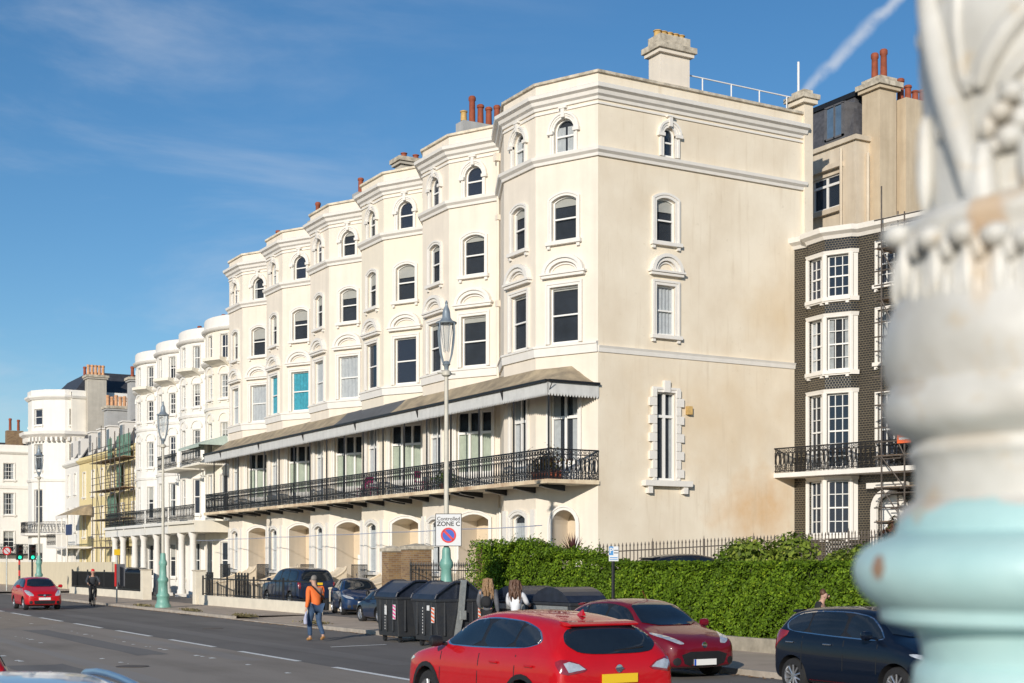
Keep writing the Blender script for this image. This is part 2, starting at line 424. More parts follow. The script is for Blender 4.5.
def chimney(name_, house, x0, x1, y0, y1, z0, z1, pots, potm, m_=None, cap=True, top=.18, big=False):
    c = MB(); c.box(x0, x1, y0, y1, z0, z1)
    if cap:
        c.box(x0-.12, x1+.12, y0-.12, y1+.12, z1-.28, z1-.14, 0); c.box(x0-.2, x1+.2, y0-.2, y1+.2, z1-.14, z1+.06, 1)
        c.box(x0-.02, x1+.02, y0-.02, y1+.02, z1+.05, z1+top, 1)
    o = c.build(name_, [m_ or M['chim'], M['trim_old']], house)
    along_x = (x1-x0) > (y1-y0)
    for i, h in enumerate(pots):
        q = (i+.5)/len(pots); px = x0+(x1-x0)*q if along_x else (x0+x1)/2; py = (y0+y1)/2 if along_x else y0+(y1-y0)*q
        r = .15; zt = z1+top-.03
        b = MB(); b.lathe([(r*.95, 0), (r*.85, h*.8), (r*1.08, h*.84), (r*1.08, h*.95), (r*.8, h)], (px, py), 12, z0=zt)
        b.build('chimney_pot', potm[i] if isinstance(potm, list) else potm, o, smooth=True)
    return o
def stain_wall():
    """end wall: pale cement render with soft mottling and rust-brown stains low towards the inland corner"""
    m = bpy.data.materials.new('stained_end_wall'); t, p = nt(m); N = t.nodes; L = t.links
    g = N.new('ShaderNodeNewGeometry')
    def noise(sc_, mp=None, det=6, rough=.6):
        n = N.new('ShaderNodeTexNoise'); n.inputs['Scale'].default_value = sc_; n.inputs['Detail'].default_value = det; n.inputs['Roughness'].default_value = rough
        if mp:
            k = N.new('ShaderNodeMapping'); k.inputs['Scale'].default_value = mp; L.new(g.outputs['Position'], k.inputs['Vector']); L.new(k.outputs[0], n.inputs['Vector'])
        else: L.new(g.outputs['Position'], n.inputs['Vector'])
        return n.outputs['Fac']
    def ramp(f, a, b, ca, cb):
        r = N.new('ShaderNodeValToRGB'); r.color_ramp.elements[0].position = a; r.color_ramp.elements[1].position = b
        r.color_ramp.elements[0].color = (*ca, 1); r.color_ramp.elements[1].color = (*cb, 1); L.new(f, r.inputs[0]); return r.outputs[0]
    base = ramp(noise(.55, (1, 1, .7)), .32, .68, (.68, .585, .45), (.80, .72, .585))
    def mixin(base, fac, col, amt):
        x = N.new('ShaderNodeMix'); x.data_type = 'RGBA'; mu = N.new('ShaderNodeMath'); mu.operation = 'MULTIPLY'; mu.inputs[1].default_value = amt
        L.new(fac, mu.inputs[0]); L.new(mu.outputs[0], x.inputs[0]); L.new(base, x.inputs[6]); x.inputs[7].default_value = (*col, 1); return x.outputs[2]
    def blob(cx, cz, rx, rz):
        s = N.new('ShaderNodeSeparateXYZ'); L.new(g.outputs['Position'], s.inputs[0])
        c = N.new('ShaderNodeCombineXYZ')
        for i, (o, cc, rr) in enumerate((('X', cx, rx), ('Z', cz, rz))):
            a = N.new('ShaderNodeMath'); a.operation = 'SUBTRACT'; L.new(s.outputs[o], a.inputs[0]); a.inputs[1].default_value = cc
            b = N.new('ShaderNodeMath'); b.operation = 'DIVIDE'; L.new(a.outputs[0], b.inputs[0]); b.inputs[1].default_value = rr; L.new(b.outputs[0], c.inputs[i])
        l = N.new('ShaderNodeVectorMath'); l.operation = 'LENGTH'; L.new(c.outputs[0], l.inputs[0])
        n = N.new('ShaderNodeMath'); n.operation = 'MULTIPLY_ADD'; L.new(noise(.9), n.inputs[0]); n.inputs[1].default_value = 1.6; L.new(l.outputs['Value'], n.inputs[2])
        r = N.new('ShaderNodeMapRange'); L.new(n.outputs[0], r.inputs[0]); r.inputs[1].default_value = 1.75; r.inputs[2].default_value = .75; r.inputs[3].default_value = 0; r.inputs[4].default_value = 1
        return r.outputs[0]
    c = mixin(base, blob(34.0, 4.2, 2.6, 1.9), (.60, .34, .12), .7)
    c = mixin(c, blob(31.5, 7.5, 4.5, 3.2), (.64, .47, .27), .42)
    c = mixin(c, blob(35.0, 11.6, 2.2, 1.6), (.64, .48, .28), .42)
    sr = N.new('ShaderNodeMapRange'); L.new(noise(1.5, (3.2, 3.2, .22)), sr.inputs[0]); sr.inputs[1].default_value = .56; sr.inputs[2].default_value = .75
    c = mixin(c, sr.outputs[0], (.46, .35, .22), .28)
    sp = N.new('ShaderNodeMapRange'); L.new(noise(5), sp.inputs[0]); sp.inputs[1].default_value = .62; sp.inputs[2].default_value = .75
    c = mixin(c, sp.outputs[0], (.50, .42, .30), .35)
    L.new(c, p.inputs['Base Color']); p.inputs['Roughness'].default_value = .9
    b = N.new('ShaderNodeBump'); b.inputs['Strength'].default_value = .25; b.inputs['Distance'].default_value = .02; L.new(noise(25), b.inputs['Height']); L.new(b.outputs[0], p.inputs['Normal'])
    return m
M['endwall'] = stain_wall()
M['copc'] = mat('cream_coping', (.74, .66, .52), .9, .25, 2.5, .2, 40, dirt=(.3, .26, .2))
M['balc_edge'] = mat('balcony_edge_paint', (.72, .62, .44), .8, .45, .9, dirt=(.45, .16, .04))
M['beige2'] = mat('stair_wall_render', (.66, .56, .42), .9, .15, 2, .2, 40)
M['beige3'] = mat('rear_block_render', (.66, .58, .46), .9, .12, 1.2, .2, 40, streak=True, dirt=(.4, .3, .2))
M['cable'] = mat('cable_sheath', (.30, .34, .46), .6, .1)
M['pot_buff2'] = mat('pale_buff_pot', (.62, .34, .18), .8, .3, 4)
M['sign_navy'] = mat('navy_board', (.03, .05, .13), .6, .1)
M['whitewall2'] = mat('aged_white_render', (.74, .70, .62), .85, .15, .8, .2, 40, streak=True)
M['skyglass'] = mat('skylight_glass', (.10, .16, .24), .08, .2, 3, spec=.9)
M['oldiron'] = mat('weathered_iron', (.12, .10, .085), .8, .3, 6)
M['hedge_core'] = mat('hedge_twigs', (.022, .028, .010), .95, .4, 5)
M['leafr2'] = leaf_mat('red_green_leaf', [(.05, .03, .015), (.12, .05, .03), (.10, .10, .03), (.20, .13, .06)])
M['purple'] = mat('cordyline_leaf', (.085, .028, .028), .5, .4, 9)
M['sign_b2'] = mat('sign_mid_blue', (.03, .22, .50), .5, .05)
M['graf'] = mat('blue_spray_paint', (.12, .30, .50), .6, .1)
M['lens_off'] = mat('dark_lens', (.05, .01, .008), .3, .1)
def emis(name, c, s):
    m = bpy.data.materials.new(name); t, p = nt(m); p.inputs['Base Color'].default_value = (*c, 1); p.inputs['Emission Color'].default_value = (*c, 1); p.inputs['Emission Strength'].default_value = s; return m
M['lens_green'] = emis('green_signal', (.02, .85, .45), 1.5)
M['rail_blue'] = mat('roof_rail_grey', (.22, .34, .48), .3, .1, metal=.5)
def col_hit(u, v, R_, c=(1.0796, .8798)):
    f = R(29.8); k = (u-512)/1400; d = Vector((math.cos(f)*k+math.sin(f), -math.sin(f)*k+math.cos(f))); C_ = Vector(c)
    b = d.dot(C_)/d.dot(d); q = b*b-(C_.dot(C_)-R_*R_)/d.dot(d); t_ = b-math.sqrt(q) if q > 0 else b
    return (d.x*t_, d.y*t_, 2.2+(562-v)/1400*t_)
def pillar_mat():
    """old gloss paint: white above, turquoise below a ragged edge, rust at one chip and in the joints"""
    m = bpy.data.materials.new('peeling_column_paint'); t, p = nt(m); N = t.nodes; L = t.links; g = N.new('ShaderNodeNewGeometry'); s = N.new('ShaderNodeSeparateXYZ'); L.new(g.outputs['Position'], s.inputs[0])
    def noise(k, d=5):
        n = N.new('ShaderNodeTexNoise'); n.inputs['Scale'].default_value = k; n.inputs['Detail'].default_value = d; L.new(g.outputs['Position'], n.inputs['Vector']); return n.outputs['Fac']
    def math_(op, a, b):
        n = N.new('ShaderNodeMath'); n.operation = op
        for i, q in enumerate((a, b)):
            if hasattr(q, 'links'): L.new(q, n.inputs[i])
            else: n.inputs[i].default_value = q
        return n.outputs[0]
    def mr(v, a, b):
        n = N.new('ShaderNodeMapRange'); L.new(v, n.inputs[0]); n.inputs[1].default_value = a; n.inputs[2].default_value = b; return n.outputs[0]
    def mix(f, a, b):
        n = N.new('ShaderNodeMix'); n.data_type = 'RGBA'; L.new(f, n.inputs[0])
        for i, q in ((6, a), (7, b)):
            if hasattr(q, 'links'): L.new(q, n.inputs[i])
            else: n.inputs[i].default_value = (*q, 1)
        return n.outputs[2]
    white = mix(mr(noise(14), .35, .7), (.50, .485, .44), (.64, .63, .59)); white = mix(math_('MULTIPLY', mr(noise(45, 3), .60, .72), .35), white, (.50, .38, .22))
    teal = mix(mr(noise(9), .35, .7), (.36, .56, .56), (.46, .655, .65))
    zb = math_('ADD', s.outputs['Z'], math_('MULTIPLY', math_('SUBTRACT', noise(9, 3), .5), .13))
    c = mix(mr(zb, 2.2455, 2.2415), white, teal)
    def spot(pos, rx, ry, rz, amp=1.0):
        v = N.new('ShaderNodeVectorMath'); v.operation = 'SUBTRACT'; L.new(g.outputs['Position'], v.inputs[0]); v.inputs[1].default_value = pos
        v2 = N.new('ShaderNodeVectorMath'); v2.operation = 'DIVIDE'; L.new(v.outputs[0], v2.inputs[0]); v2.inputs[1].default_value = (rx, ry, rz)
        l = N.new('ShaderNodeVectorMath'); l.operation = 'LENGTH'; L.new(v2.outputs[0], l.inputs[0])
        return mr(math_('ADD', l.outputs['Value'], math_('MULTIPLY', noise(60, 3), amp)), 1.55, 1.25)
    f = R(29.8); sx, sy = math.cos(f), -math.sin(f); fx, fy = math.sin(f), math.cos(f)
    def wp(u, v, d): l = (u-512)/1400*d; return (l*sx+d*fx, l*sy+d*fy, 2.2+(562-v)/1400*d)
    for u_, v_, R_, rx, rz, a_, cc in ((873, 566, .182, .008, .009, .9, (.34, .16, .07)), (877, 553, .182, .006, .006, .9, (.24, .09, .04)), (869, 580, .182, .004, .006, .6, (.40, .22, .10)), (985, 214, .14, .012, .016, .6, (.48, .31, .17)), (984, 250, .14, .010, .04, .25, (.60, .44, .26)), (982, 300, .14, .008, .04, .2, (.60, .46, .30)),
        (1015, 190, .13, .014, .008, .35, (.50, .34, .18)), (925, 505, .13, .012, .012, .5, (.55, .42, .28)), (1000, 120, .12, .012, .012, .4, (.45, .38, .28)), (905, 388, .15, .02, .006, .5, (.40, .34, .26)), (960, 440, .14, .03, .006, .4, (.42, .36, .28))):
        c = mix(math_('MULTIPLY', spot(col_hit(u_, v_, R_), rx*1.6, rx*1.6, rz*1.6), a_), c, cc)
    L.new(c, p.inputs['Base Color']); p.inputs['Roughness'].default_value = .42
    b = N.new('ShaderNodeBump'); b.inputs['Strength'].default_value = .35; b.inputs['Distance'].default_value = .004; L.new(noise(35), b.inputs['Height']); L.new(b.outputs[0], p.inputs['Normal'])
    return m
M['pillar'] = pillar_mat()
# ------------------------------------------------------------------ the long cream terrace (six houses)
YN = [41.0, 48.0, 54.3, 60.6, 66.9, 73.2, 79.5]
FS = [43.37, 50.2, 56.5, 62.8, 69.1, 75.4]; FE = [45.7, 52.6, 58.9, 65.2, 71.5, 77.7]
XW, XB, XE = 26.95, 25.82, 36.4
ZB, ZC = 5.03, 9.12           # balcony floor, canopy at wall
W_ = (-1.0, 0.0)
def railing(mb, p, q, z0, h=1.08, step=.185, top=.035):
    """cast-iron balcony rail: uprights with ovals and scrolls between two rails"""
    p = Vector(p); q = Vector(q); d = q-p; L = d.length; d.normalize(); n = max(1, round(L/step)); st = L/n
    fr = Fr(p, q)
    mb.fbox(fr, 0, L, z0+h-.05, z0+h, -top, top); mb.fbox(fr, 0, L, z0+.06, z0+.09, -.02, .02)
    mb.fbox(fr, 0, L, z0+h-.22, z0+h-.19, -.014, .014); mb.fbox(fr, 0, L, z0+.24, z0+.265, -.014, .014)
    for i in range(n):
        a = (i+.5)*st
        mb.fbox(fr, i*st-.011, i*st+.011, z0+.02, z0+h-.02, -.011, .011)
        zc = z0+.53; rr = .27
        for k in range(8):
            t0, t1 = 2*math.pi*k/8, 2*math.pi*(k+1)/8
            A = (a+math.cos(t0)*st*.40, zc+math.sin(t0)*rr); B = (a+math.cos(t1)*st*.40, zc+math.sin(t1)*rr)
            mb.tube(fr.pt(*A), fr.pt(*B), .0135, 4, caps=False)
        for zz in (z0+h-.125, z0+.165):
            for k in range(6):
                t0, t1 = 2*math.pi*k/6, 2*math.pi*(k+1)/6
                mb.tube(fr.pt(a+math.cos(t0)*.055, zz+math.sin(t0)*.055), fr.pt(a+math.cos(t1)*.055, zz+math.sin(t1)*.055), .012, 4, caps=False)

house_labels = [
 'cream stucco end house of the balconied terrace, with the big blank side wall',
 'cream stucco bay-fronted house with six red chimney pots, second from the terrace end wall',
 'cream stucco bay-fronted house with the grey slate stretch of canopy, third from the end wall',
 'cream stucco bay-fronted house fourth from the end wall, between turquoise curtains and slate canopy',
 'cream stucco bay-fronted house with turquoise curtains in its second-floor window',
 'cream stucco bay-fronted house at the far end of the canopy, beside the white bow fronts']
CURT = {(1,2):('blind',.12),(0,2):('blind',.06),(0,3):('blind',.22),(0,4):('curtain',.45),(1,3):('blind',.15),(2,2):None,(2,3):('blind',.35),(3,2):('curtain',1),
        (3,3):('blind',.28),(4,2):('blue',1),(4,3):('blind',.35),(5,2):('curtain',1),(5,3):('blind',.4)}
class _C(dict):
    def get(s, k, d=None):
        if k in s and s[k]: return s[k]
        return random.choice([None, None, ('blind', random.uniform(.08, .3)), ('curtain', random.uniform(.12, .3))])
CURT = _C(CURT)
def xwall(k, y):
    a, b, c, d = YN[k], FS[k], FE[k], YN[k+1]
    if y <= b: return XW+(XB-XW)*(y-a)/(b-a)
    if y <= c: return XB
    return XB+(XW-XB)*(y-c)/(d-c)

for k in range(6):
    y0, y1 = YN[k], YN[k+1]
    h = thing('terraced_house', house_labels[k], 'house', (XW, y0, 0), 'six cream houses of the balconied terrace')
    pts = [(XW, y0), (XB, FS[k]), (XB, FE[k]), (XW, y1)]
    f1, f2, f3 = Fr(pts[0], pts[1]), Fr(pts[1], pts[2]), Fr(pts[2], pts[3])
    wmb = MB()
    m1 = f1.L*(.53 if k == 0 else .5); m2 = f2.L/2
    cw = 1.15 if k == 0 else 1.7
    o1 = {'4': (m1-.42, m1+.42, 16.75, 17.96, 'semi', .26), '3': (m1-.52, m1+.52, 13.62, 15.22, 'seg', .26), '2': (m1-.60, m1+.60, 9.98, 12.0, 'flat', .26),
          '1': (m1-cw/2, m1+cw/2, ZB+.03, 8.2, 'flat', .22), 'p': (m1-.72, m1+.72, .3, 4.1, 'seg', 1.25)}
    if k == 0: o1['p'] = (m1-.5, m1+.5, .3, 4.05, 'semi', 1.0)
    o2 = {'4': (m2-.40, m2+.40, 16.75, 17.96, 'semi', .26), '3': (m2-.48, m2+.48, 13.62, 15.22, 'seg', .26), '2': (m2-.58, m2+.58, 9.98, 12.0, 'flat', .26),
          '1': (m2-.55, m2+.55, ZB+.03, 8.2, 'flat', .22), 'g': (m2-.52, m2+.52, 1.75, 3.95, 'seg', .22)}
    wmb_top = 19.36
    wall_facet(wmb, f1, 0, wmb_top, list(o1.values())); wall_facet(wmb, f2, 0, wmb_top, list(o2.values())); wall_facet(wmb, f3, 0, wmb_top, [])
    # porch recess back
    op = o1['p']; wmb.poly([f1.pt(a, b, -op[5]) for a, b in outline(op)], 1)
    if k == 0:
        fe = Fr((XE, y0), (XW, y0)); LE = fe.L
        sx = lambda x: XE-x
        e4 = (sx(30.0)-.25, sx(30.0)+.25, 16.8, 17.85, 'semi'); e3 = (sx(29.85)-.42, sx(29.85)+.42, 13.7, 15.3, 'seg')
        e2 = (sx(29.85)-.42, sx(29.85)+.42, 10.35, 12.15, 'flat'); e1 = (sx(29.85)-.42, sx(29.85)+.42, 5.14, 8.3, 'flat')
        wall_facet(wmb, fe, 0, wmb_top, [e4, e3, e2, e1], mi=2)
        wmb.poly([(XE, y0, 0), (XE, y1+.0, 0), (XE, y1, wmb_top), (XE, y0, wmb_top)])
    else:
        wmb.poly([(XE, y0, 0), (XE, y1, 0), (XE, y1, wmb_top), (XE, y0, wmb_top)])
    if k == 5: wmb.poly([(XW, y1-.002, 0), (XE, y1-.002, 0), (XE, y1-.002, wmb_top), (XW, y1-.002, wmb_top)])
    wmb.build('wall', [M['cream'] if k not in (2,) else M['cream2'], M['porch'], M['endwall']], h, fix=False)
    r = MB(); r.poly([(XE, y0, 18.75), (XE, y1, 18.75), (XW, y1, 18.75), (XB, FE[k], 18.75), (XB, FS[k], 18.75), (XW, y0, 18.75)])
    r.build('roof', M['slate'], h, fix=False)
    path = ([(XE, y0)] if k == 0 else [])+pts
    kw = dict(e0=None if k == 0 else W_, e1=W_)
    c = MB()
    c.sweep(path, [(-.02, 18.40), (.06, 18.40), (.08, 18.50), (.18, 18.56), (.22, 18.68), (.34, 18.74), (.36, 18.86), (.30, 18.90), (-.02, 18.90)], **kw)
    c.build('cornice', M['white'], h)
    c = MB(); c.sweep(path, [(-.02, 18.24), (.05, 18.24), (.05, 18.31), (-.02, 18.31)], **kw); c.build('frieze_moulding', M['white'], h)
    c = MB(); c.sweep(path, [(-.25, wmb_top-.02), (-.25, wmb_top+.10), (.09, wmb_top+.06), (.09, wmb_top-.03), (-.02, wmb_top-.03)], **kw)
    c.build('parapet_coping', M['trim_old'] if k == 0 else M['copc'], h)
    c = MB()
    c.sweep(path, [(-.02, 16.42), (.08, 16.42), (.10, 16.52), (.20, 16.60), (.22, 16.71), (-.02, 16.73)], **kw)
    c.build('string_course', M['white'], h)
    if k == 0:
        c = MB(); c.sweep([(XE, y0), (XW, y0)], [(-.02, 9.56), (.04, 9.56), (.06, 9.7), (.10, 9.78), (-.02, 9.8)], e1=None); c.build('string_course', M['white'], h)
        c = MB(); c.sweep(pts, [(-.02, 9.56), (.07, 9.56), (.09, 9.84), (.13, 9.86), (.13, 9.93), (-.02, 9.95)], e1=W_)
    else:
        c = MB(); c.sweep(pts, [(-.02, 9.56), (.07, 9.56), (.09, 9.84), (.13, 9.86), (.13, 9.93), (-.02, 9.95)], **kw)
    c.build('sill_band', M['white'], h)
    g = CURT
    for fr, o in ((f1, o1), (f2, o2)):
        add_window(h, fr, o['4'], trim=True, hood='key', sill=False, tw=.15, curtain=g.get((k,4)))
        add_window(h, fr, o['3'], trim=True, tw=.15, curtain=g.get((k,3)))
        add_window(h, fr, o['2'], trim=True, hood='arch', tw=.17, sill=False, curtain=g.get((k,2)))
        add_window(h, fr, o['1'], style='french', trim=True, sill=False, tw=.16, cols=2 if o['1'][1]-o['1'][0] < 1.3 else 3, rows=2, curtain=('lower', 1) if (fr is f1 and k) else ('curtain', .28))
    add_window(h, f2, o2['g'], trim=True, tw=.18, sill=True, curtain=('curtain', .4 if k % 2 else 1), proud=.08)
    # porch surround and door
    t = MB(); t.strip(f1, outline(op), outline(op, .14), -.02, .07)
    t.strip(f1, outline(op, .10), outline(op, .16), .07, .11)
    t.build('porch_arch', M['white'], h)
    d = MB(); mo = (op[0]+op[1])/2; d.fbox(f1, mo-.42, mo+.42, .3, 2.55, -1.24, -1.18) if k else d.fbox(f1, mo-.4, mo+.4, .3, 2.5, -.99, -.93)
    dr = d.build('front_door', M['frame'] if k else M['black'], h)
    # pilaster strips between porch and windows at ground floor
    for s_, fr, w__, zt_ in ((.0, f2, .28, 4.1), (f2.L-.28, f2, .28, 4.1), (f3.L-.5, f3, .4, 4.3)):
        t = MB(); t.fbox(fr, s_, s_+w__, .9, zt_, -.01, .07); t.build('pilaster', M['white'], h)
    if k == 0:
        add_window(h, fe, e4, trim=True, hood='key', sill=False, tw=.18)
        add_window(h, fe, e3, trim=True, tw=.18, curtain=('blind', .3))
        add_window(h, fe, e2, trim=True, hood='arch', tw=.18, curtain=('curtain', 1))
        add_window(h, fe, e1, style='french', trim=True, sill=False, tw=.18, cols=2, quoins=True, curtain=('curtain', .2))
    # canopy
    ya = y0 - (.05 if k == 0 else 0); yb = y1 - (.2 if k == 5 else 0)
    ys = sorted({ya, yb, FS[k], FE[k], *([y0+.02*i*i for i in range(1, 9)] if k == 0 else []), *([y1-.2-.02*i*i for i in range(1, 9)] if k == 5 else []), *[y0+(y1-y0)*i/6 for i in range(1, 6)]})
    nt_ = 8; rows = []
    for y in ys:
        xw = xwall(k, max(y0, min(y1, y)))+.03; row = []; xr = xw
        u = 1.0
        if not (k == 0 and y < FS[0]): xr = min(xw, 25.86)
        if k == 0: u = min(1, (y-ya)/1.0)
        if k == 5: u = min(1, (yb-y)/1.35)
        for j in range(nt_+1):
            t_ = max(0, (j-1)/(nt_-1)); m_ = min(1-t_, u)
            row.append(((xw if j == 0 else xr+(24.84-xr)*t_), y, 8.42+.74*max(0, m_)**1.35+(.02 if j == 0 else 0)))
        rows.append(row)
    c = MB()
    for a, b in zip(rows[:-1], rows[1:]):
        for j in range(nt_):
            c.poly([a[j], b[j], b[j+1], a[j+1]]); c.poly([(p[0], p[1], p[2]-.06) for p in (a[j+1], b[j+1], b[j], a[j])])
    slate_k = 2
    c.build('canopy_roof', M['roofs'] if k == slate_k else M['roofc'], h, smooth=True)
    v = MB(); fv = Fr((24.86, ya), (24.86, yb)); segs = [(fv, fv.L)]
    if k == 0: segs.append((Fr((XW, ya), (24.86, ya)), XW-24.86))
    if k == 5: segs.append((Fr((24.86, yb), (XW, yb)), XW-24.86))
    for fr, L in segs:
        n = round(L/.125); st = L/n
        for i in range(n):
            a, b = i*st, (i+1)*st; mm = (a+b)/2
            for oo in (0.0, -.03):
                v.poly([fr.pt(a+.008, 8.40, oo), fr.pt(b-.008, 8.40, oo), fr.pt(b-.008, 7.98, oo), fr.pt(mm, 7.90, oo), fr.pt(a+.008, 7.98, oo)])
        v.fbox(fr, 0, L, 8.0, 8.42, -.026, -.004)
    v.build('valance', M['valance'], h)
    v = MB()
    for fr, L in segs: v.fbox(fr, 0, L, 8.38, 8.46, .0, .10)
    v.tube((24.8, y0+3.1, 8.4), (24.95, y0+3.1, 7.9), .05)
    v.build('gutter', M['iron'], h)
    b = MB(); b.box(24.86, XW+.02, ya, yb, 4.90, 5.03, 0); b.box(24.82, 24.86, ya-.0, yb, 4.91, 5.05, 1)
    if k == 0: b.box(24.82, XW, ya-.04, ya, 4.91, 5.05, 1)
    b.build('balcony_floor', [M['wall_white'], M['balc_edge']], h)
    b = MB(); railing(b, (24.93, ya+.04), (24.93, yb-(.04 if k == 5 else 0)), ZB)
    if k == 0: railing(b, (XW, ya+.04), (24.93, ya+.04), ZB)
    if k == 5: railing(b, (24.93, yb-.04), (XW, yb-.04), ZB)
    b.build('balcony_railing', M['iron'], h, fix=False)
    ps = [41.0, 43.4, 46.0][: 3] if k == 0 else [y0+.3+2.1*i for i in range(3)]
    for py in ps:
        b = MB(); b.tube((24.93, py, ZB), (24.93, py, 8.4), .035, 6); b.tube((24.93, py, 8.05), (24.93, py+.28, 8.4), .015, 4); b.tube((24.93, py, 8.05), (24.93, py-.28, 8.4), .015, 4)
        b.tube((24.93, py, 8.36), (xwall(k, max(y0, min(y1, py))), py, 8.36), .02, 4)
        b.build('canopy_post', M['iron'], h)
    nb = 4
    for i in range(nb):
        py = y0+.35+(y1-y0-.7)*i/(nb-1)+(.3 if k == 0 and i == 0 else 0)
        xw = min(xwall(k, py), 25.95); b = MB(); k0 = len(b.v)
        prof = [(xw, 4.89), (24.98, 4.89), (24.98, 4.82), (25.3, 4.76), (xw, 4.68)]
        b.poly([(x, py-.09, z) for x, z in prof]); b.poly([(x, py+.09, z) for x, z in prof][::-1])
        for i_ in range(5):
            a, c_ = prof[i_], prof[(i_+1) % 5]; b.poly([(a[0], py-.09, a[1]), (a[0], py+.09, a[1]), (c_[0], py+.09, c_[1]), (c_[0], py-.09, c_[1])])
        b.build('bracket', M['iron'], h)
    # basement stair cover with a curved top, low iron guard under the window, downpipe
    b = MB(); prof = [(23.3, 0), (23.3, 1.0)]+[(23.3+2.7*math.sin(math.pi/2*i/8), 1.0+.95*(1-math.cos(math.pi/2*i/8))**.8) for i in range(1, 9)]+[(26.0, 0)]
    ya_, yb_ = FS[k]-1.75, FS[k]+.15
    b.poly([(x, ya_, z) for x, z in prof]); b.poly([(x, yb_, z) for x, z in prof][::-1])
    for i_ in range(len(prof)):
        a, c_ = prof[i_], prof[(i_+1) % len(prof)]; b.poly([(a[0], ya_, a[1]), (a[0], yb_, a[1]), (c_[0], yb_, c_[1]), (c_[0], ya_, c_[1])])
    for zz in (0, 1):
        for i_ in range(1, len(prof)-2):
            a, c_ = prof[i_], prof[i_+1]; yy = ya_ if zz == 0 else yb_
            b.tube((a[0]-.02, yy, a[1]+.05), (c_[0]-.02, yy, c_[1]+.05), .05, 6)
    b.build('stair_wall', M['beige2'], h)
    b = MB(); fg = Fr((25.2, FE[k]-2.0), (25.2, FE[k]-.3))
    b.fbox(fg, 0, fg.L, 2.05, 2.09, -.02, .02)
    for i in range(15): b.fbox(fg, fg.L*i/14-.012, fg.L*i/14+.012, .3, 2.05, -.012, .012)
    b.build('area_railing', M['iron'], h)
    if k < 5:
        b = MB(); yy = y1-.12; b.tube((XW-.16, yy, .5), (XW-.16, yy, 4.8), .06); b.tube((XW-.16, yy, 9.2), (XW-.16, yy, 17.9), .06); b.box(XW-.32, XW-.02, yy-.12, yy+.12, 17.9, 18.2)
        b.box(XW-.24, XW-.08, yy-.1, yy+.1, 12.2, 12.45); b.box(XW-.24, XW-.08, yy-.1, yy+.1, 15.6, 15.8)
        b.build('downpipe', M['cream'], h, smooth=True)
    # chimneys
    if k == 0:
        chimney('chimney_stack', h, 29.72, 31.02, 41.12, 41.85, 18.7, 20.85, [.26]*5, M['pot_buff'], M['cream'], top=.42)
        b = MB(); b.box(XE-.1, XE+.32, y0-.12, y0+.6, 0, 19.75, 0); b.box(XE-.25, XE+.45, y0-.25, y0+.75, 19.75, 19.92, 0); b.box(XE-.34, XE+.52, y0-.32, y0+.82, 19.92, 20.1, 1); b.box(XE-.12, XE+.34, y0-.1, y0+.6, 20.1, 20.3, 1)
        b.build('corner_pier', [M['endwall'], M['trim_old']], h)
        b = MB()
        for i in range(4): b.tube((31.9+1.35*i, 41.5, 18.7), (31.9+1.35*i, 41.5, 20.12), .026, 6)
        b.tube((31.2, 41.5, 20.12), (36.3, 41.5, 20.12), .026, 6)
        b.build('roof_railing', M['frame'], h)
        b = MB(); b.tube((XE+.05, 41.4, 20.2), (XE+.05, 41.4, 21.5), .045, 8); b.build('vent_pipe', M['frame'], h)
        b = MB(); b.box(30.75, 30.95, y0-.16, y0, 7.55, 7.85); b.build('alarm_box', M['pot_buff'], h)
    if k >= 0:
        potm = {0: M['pot_red'], 1: M['pot_red'], 2: M['pot_red'], 3: M['pot_red'], 4: M['pot_red'], 5: M['pot_red']}[k]
        n = {0: 0, 1: 6, 2: 4, 3: 3, 4: 2, 5: 2}[k]
        if n:
            hs = {1: [.45, 1.15, .85, .8, .95, .7], 2: [.3, .3, .3, .85], 3: [.75, .7, .5], 4: [1.0, .35], 5: [.8, .6]}[k]
            pm = [potm]*n
            if k == 2: pm[3] = M['pot_buff']
            if k == 1: pm[0] = M['pot_buff']
            chimney('chimney_stack', h, 28.4+(.5 if k > 2 else 0), 30.9, y1-.45, y1+.25, 18.7, 21.5-.08*k, hs, pm, M['chim_g'] if k in (1, 3) else M['chim'], cap=(k in (2,)), top=.1)
c = MB(); 
for i in range(40):
    t0, t1 = i/40, (i+1)/40
    sag = lambda t: 3.45-.0*t-.03*math.sin(math.pi*((t*6) % 1))
    c.tube((24.6, 40.9+39*t0, sag(t0)), (24.6, 40.9+39*t1, sag(t1)), .016, 5, caps=False)
tag(c.build('overhead_cable', M['cable']), 'thin pale blue cable strung along the ground floor front of the cream terrace', 'cable')

# balcony furniture
def bistro_chair(loc, rz, label, m_):
    t = thing('balcony_chair', label, 'chair', (0,0,0), 'chairs on the balcony'); t.location = loc; t.rotation_euler = (0,0,rz)
    b = MB(); b.box(-.2,.2,-.2,.2,.43,.46); b.build('seat', m_, t)
    b = MB(); b.box(-.2,.2,.18,.21,.62,.9); b.tube((-.19,.19,.44),(-.19,.22,.9),.015); b.tube((.19,.19,.44),(.19,.22,.9),.015); b.build('backrest', m_, t)
    for x in (-.18,.18):
        for y in (-.18,.18):
            b = MB(); b.tube((x,y,0),(x,y,.44),.016); b.build('leg', m_, t)
    return t
bistro_chair((25.3, 51.6, ZB), .5, 'magenta metal chair on the balcony, just left of the near lamp post', M['magenta'])
bistro_chair((25.3, 56.6, ZB), 2.2, 'magenta metal chair on the balcony of the third house from the end wall', M['magenta'])
bistro_chair((25.35, 57.7, ZB), 3.9, 'magenta metal chair facing another across a small balcony table', M['magenta'])
bistro_chair((25.3, 65.9, ZB), 1.2, 'black metal chair on the far half of the balcony', M['iron'])

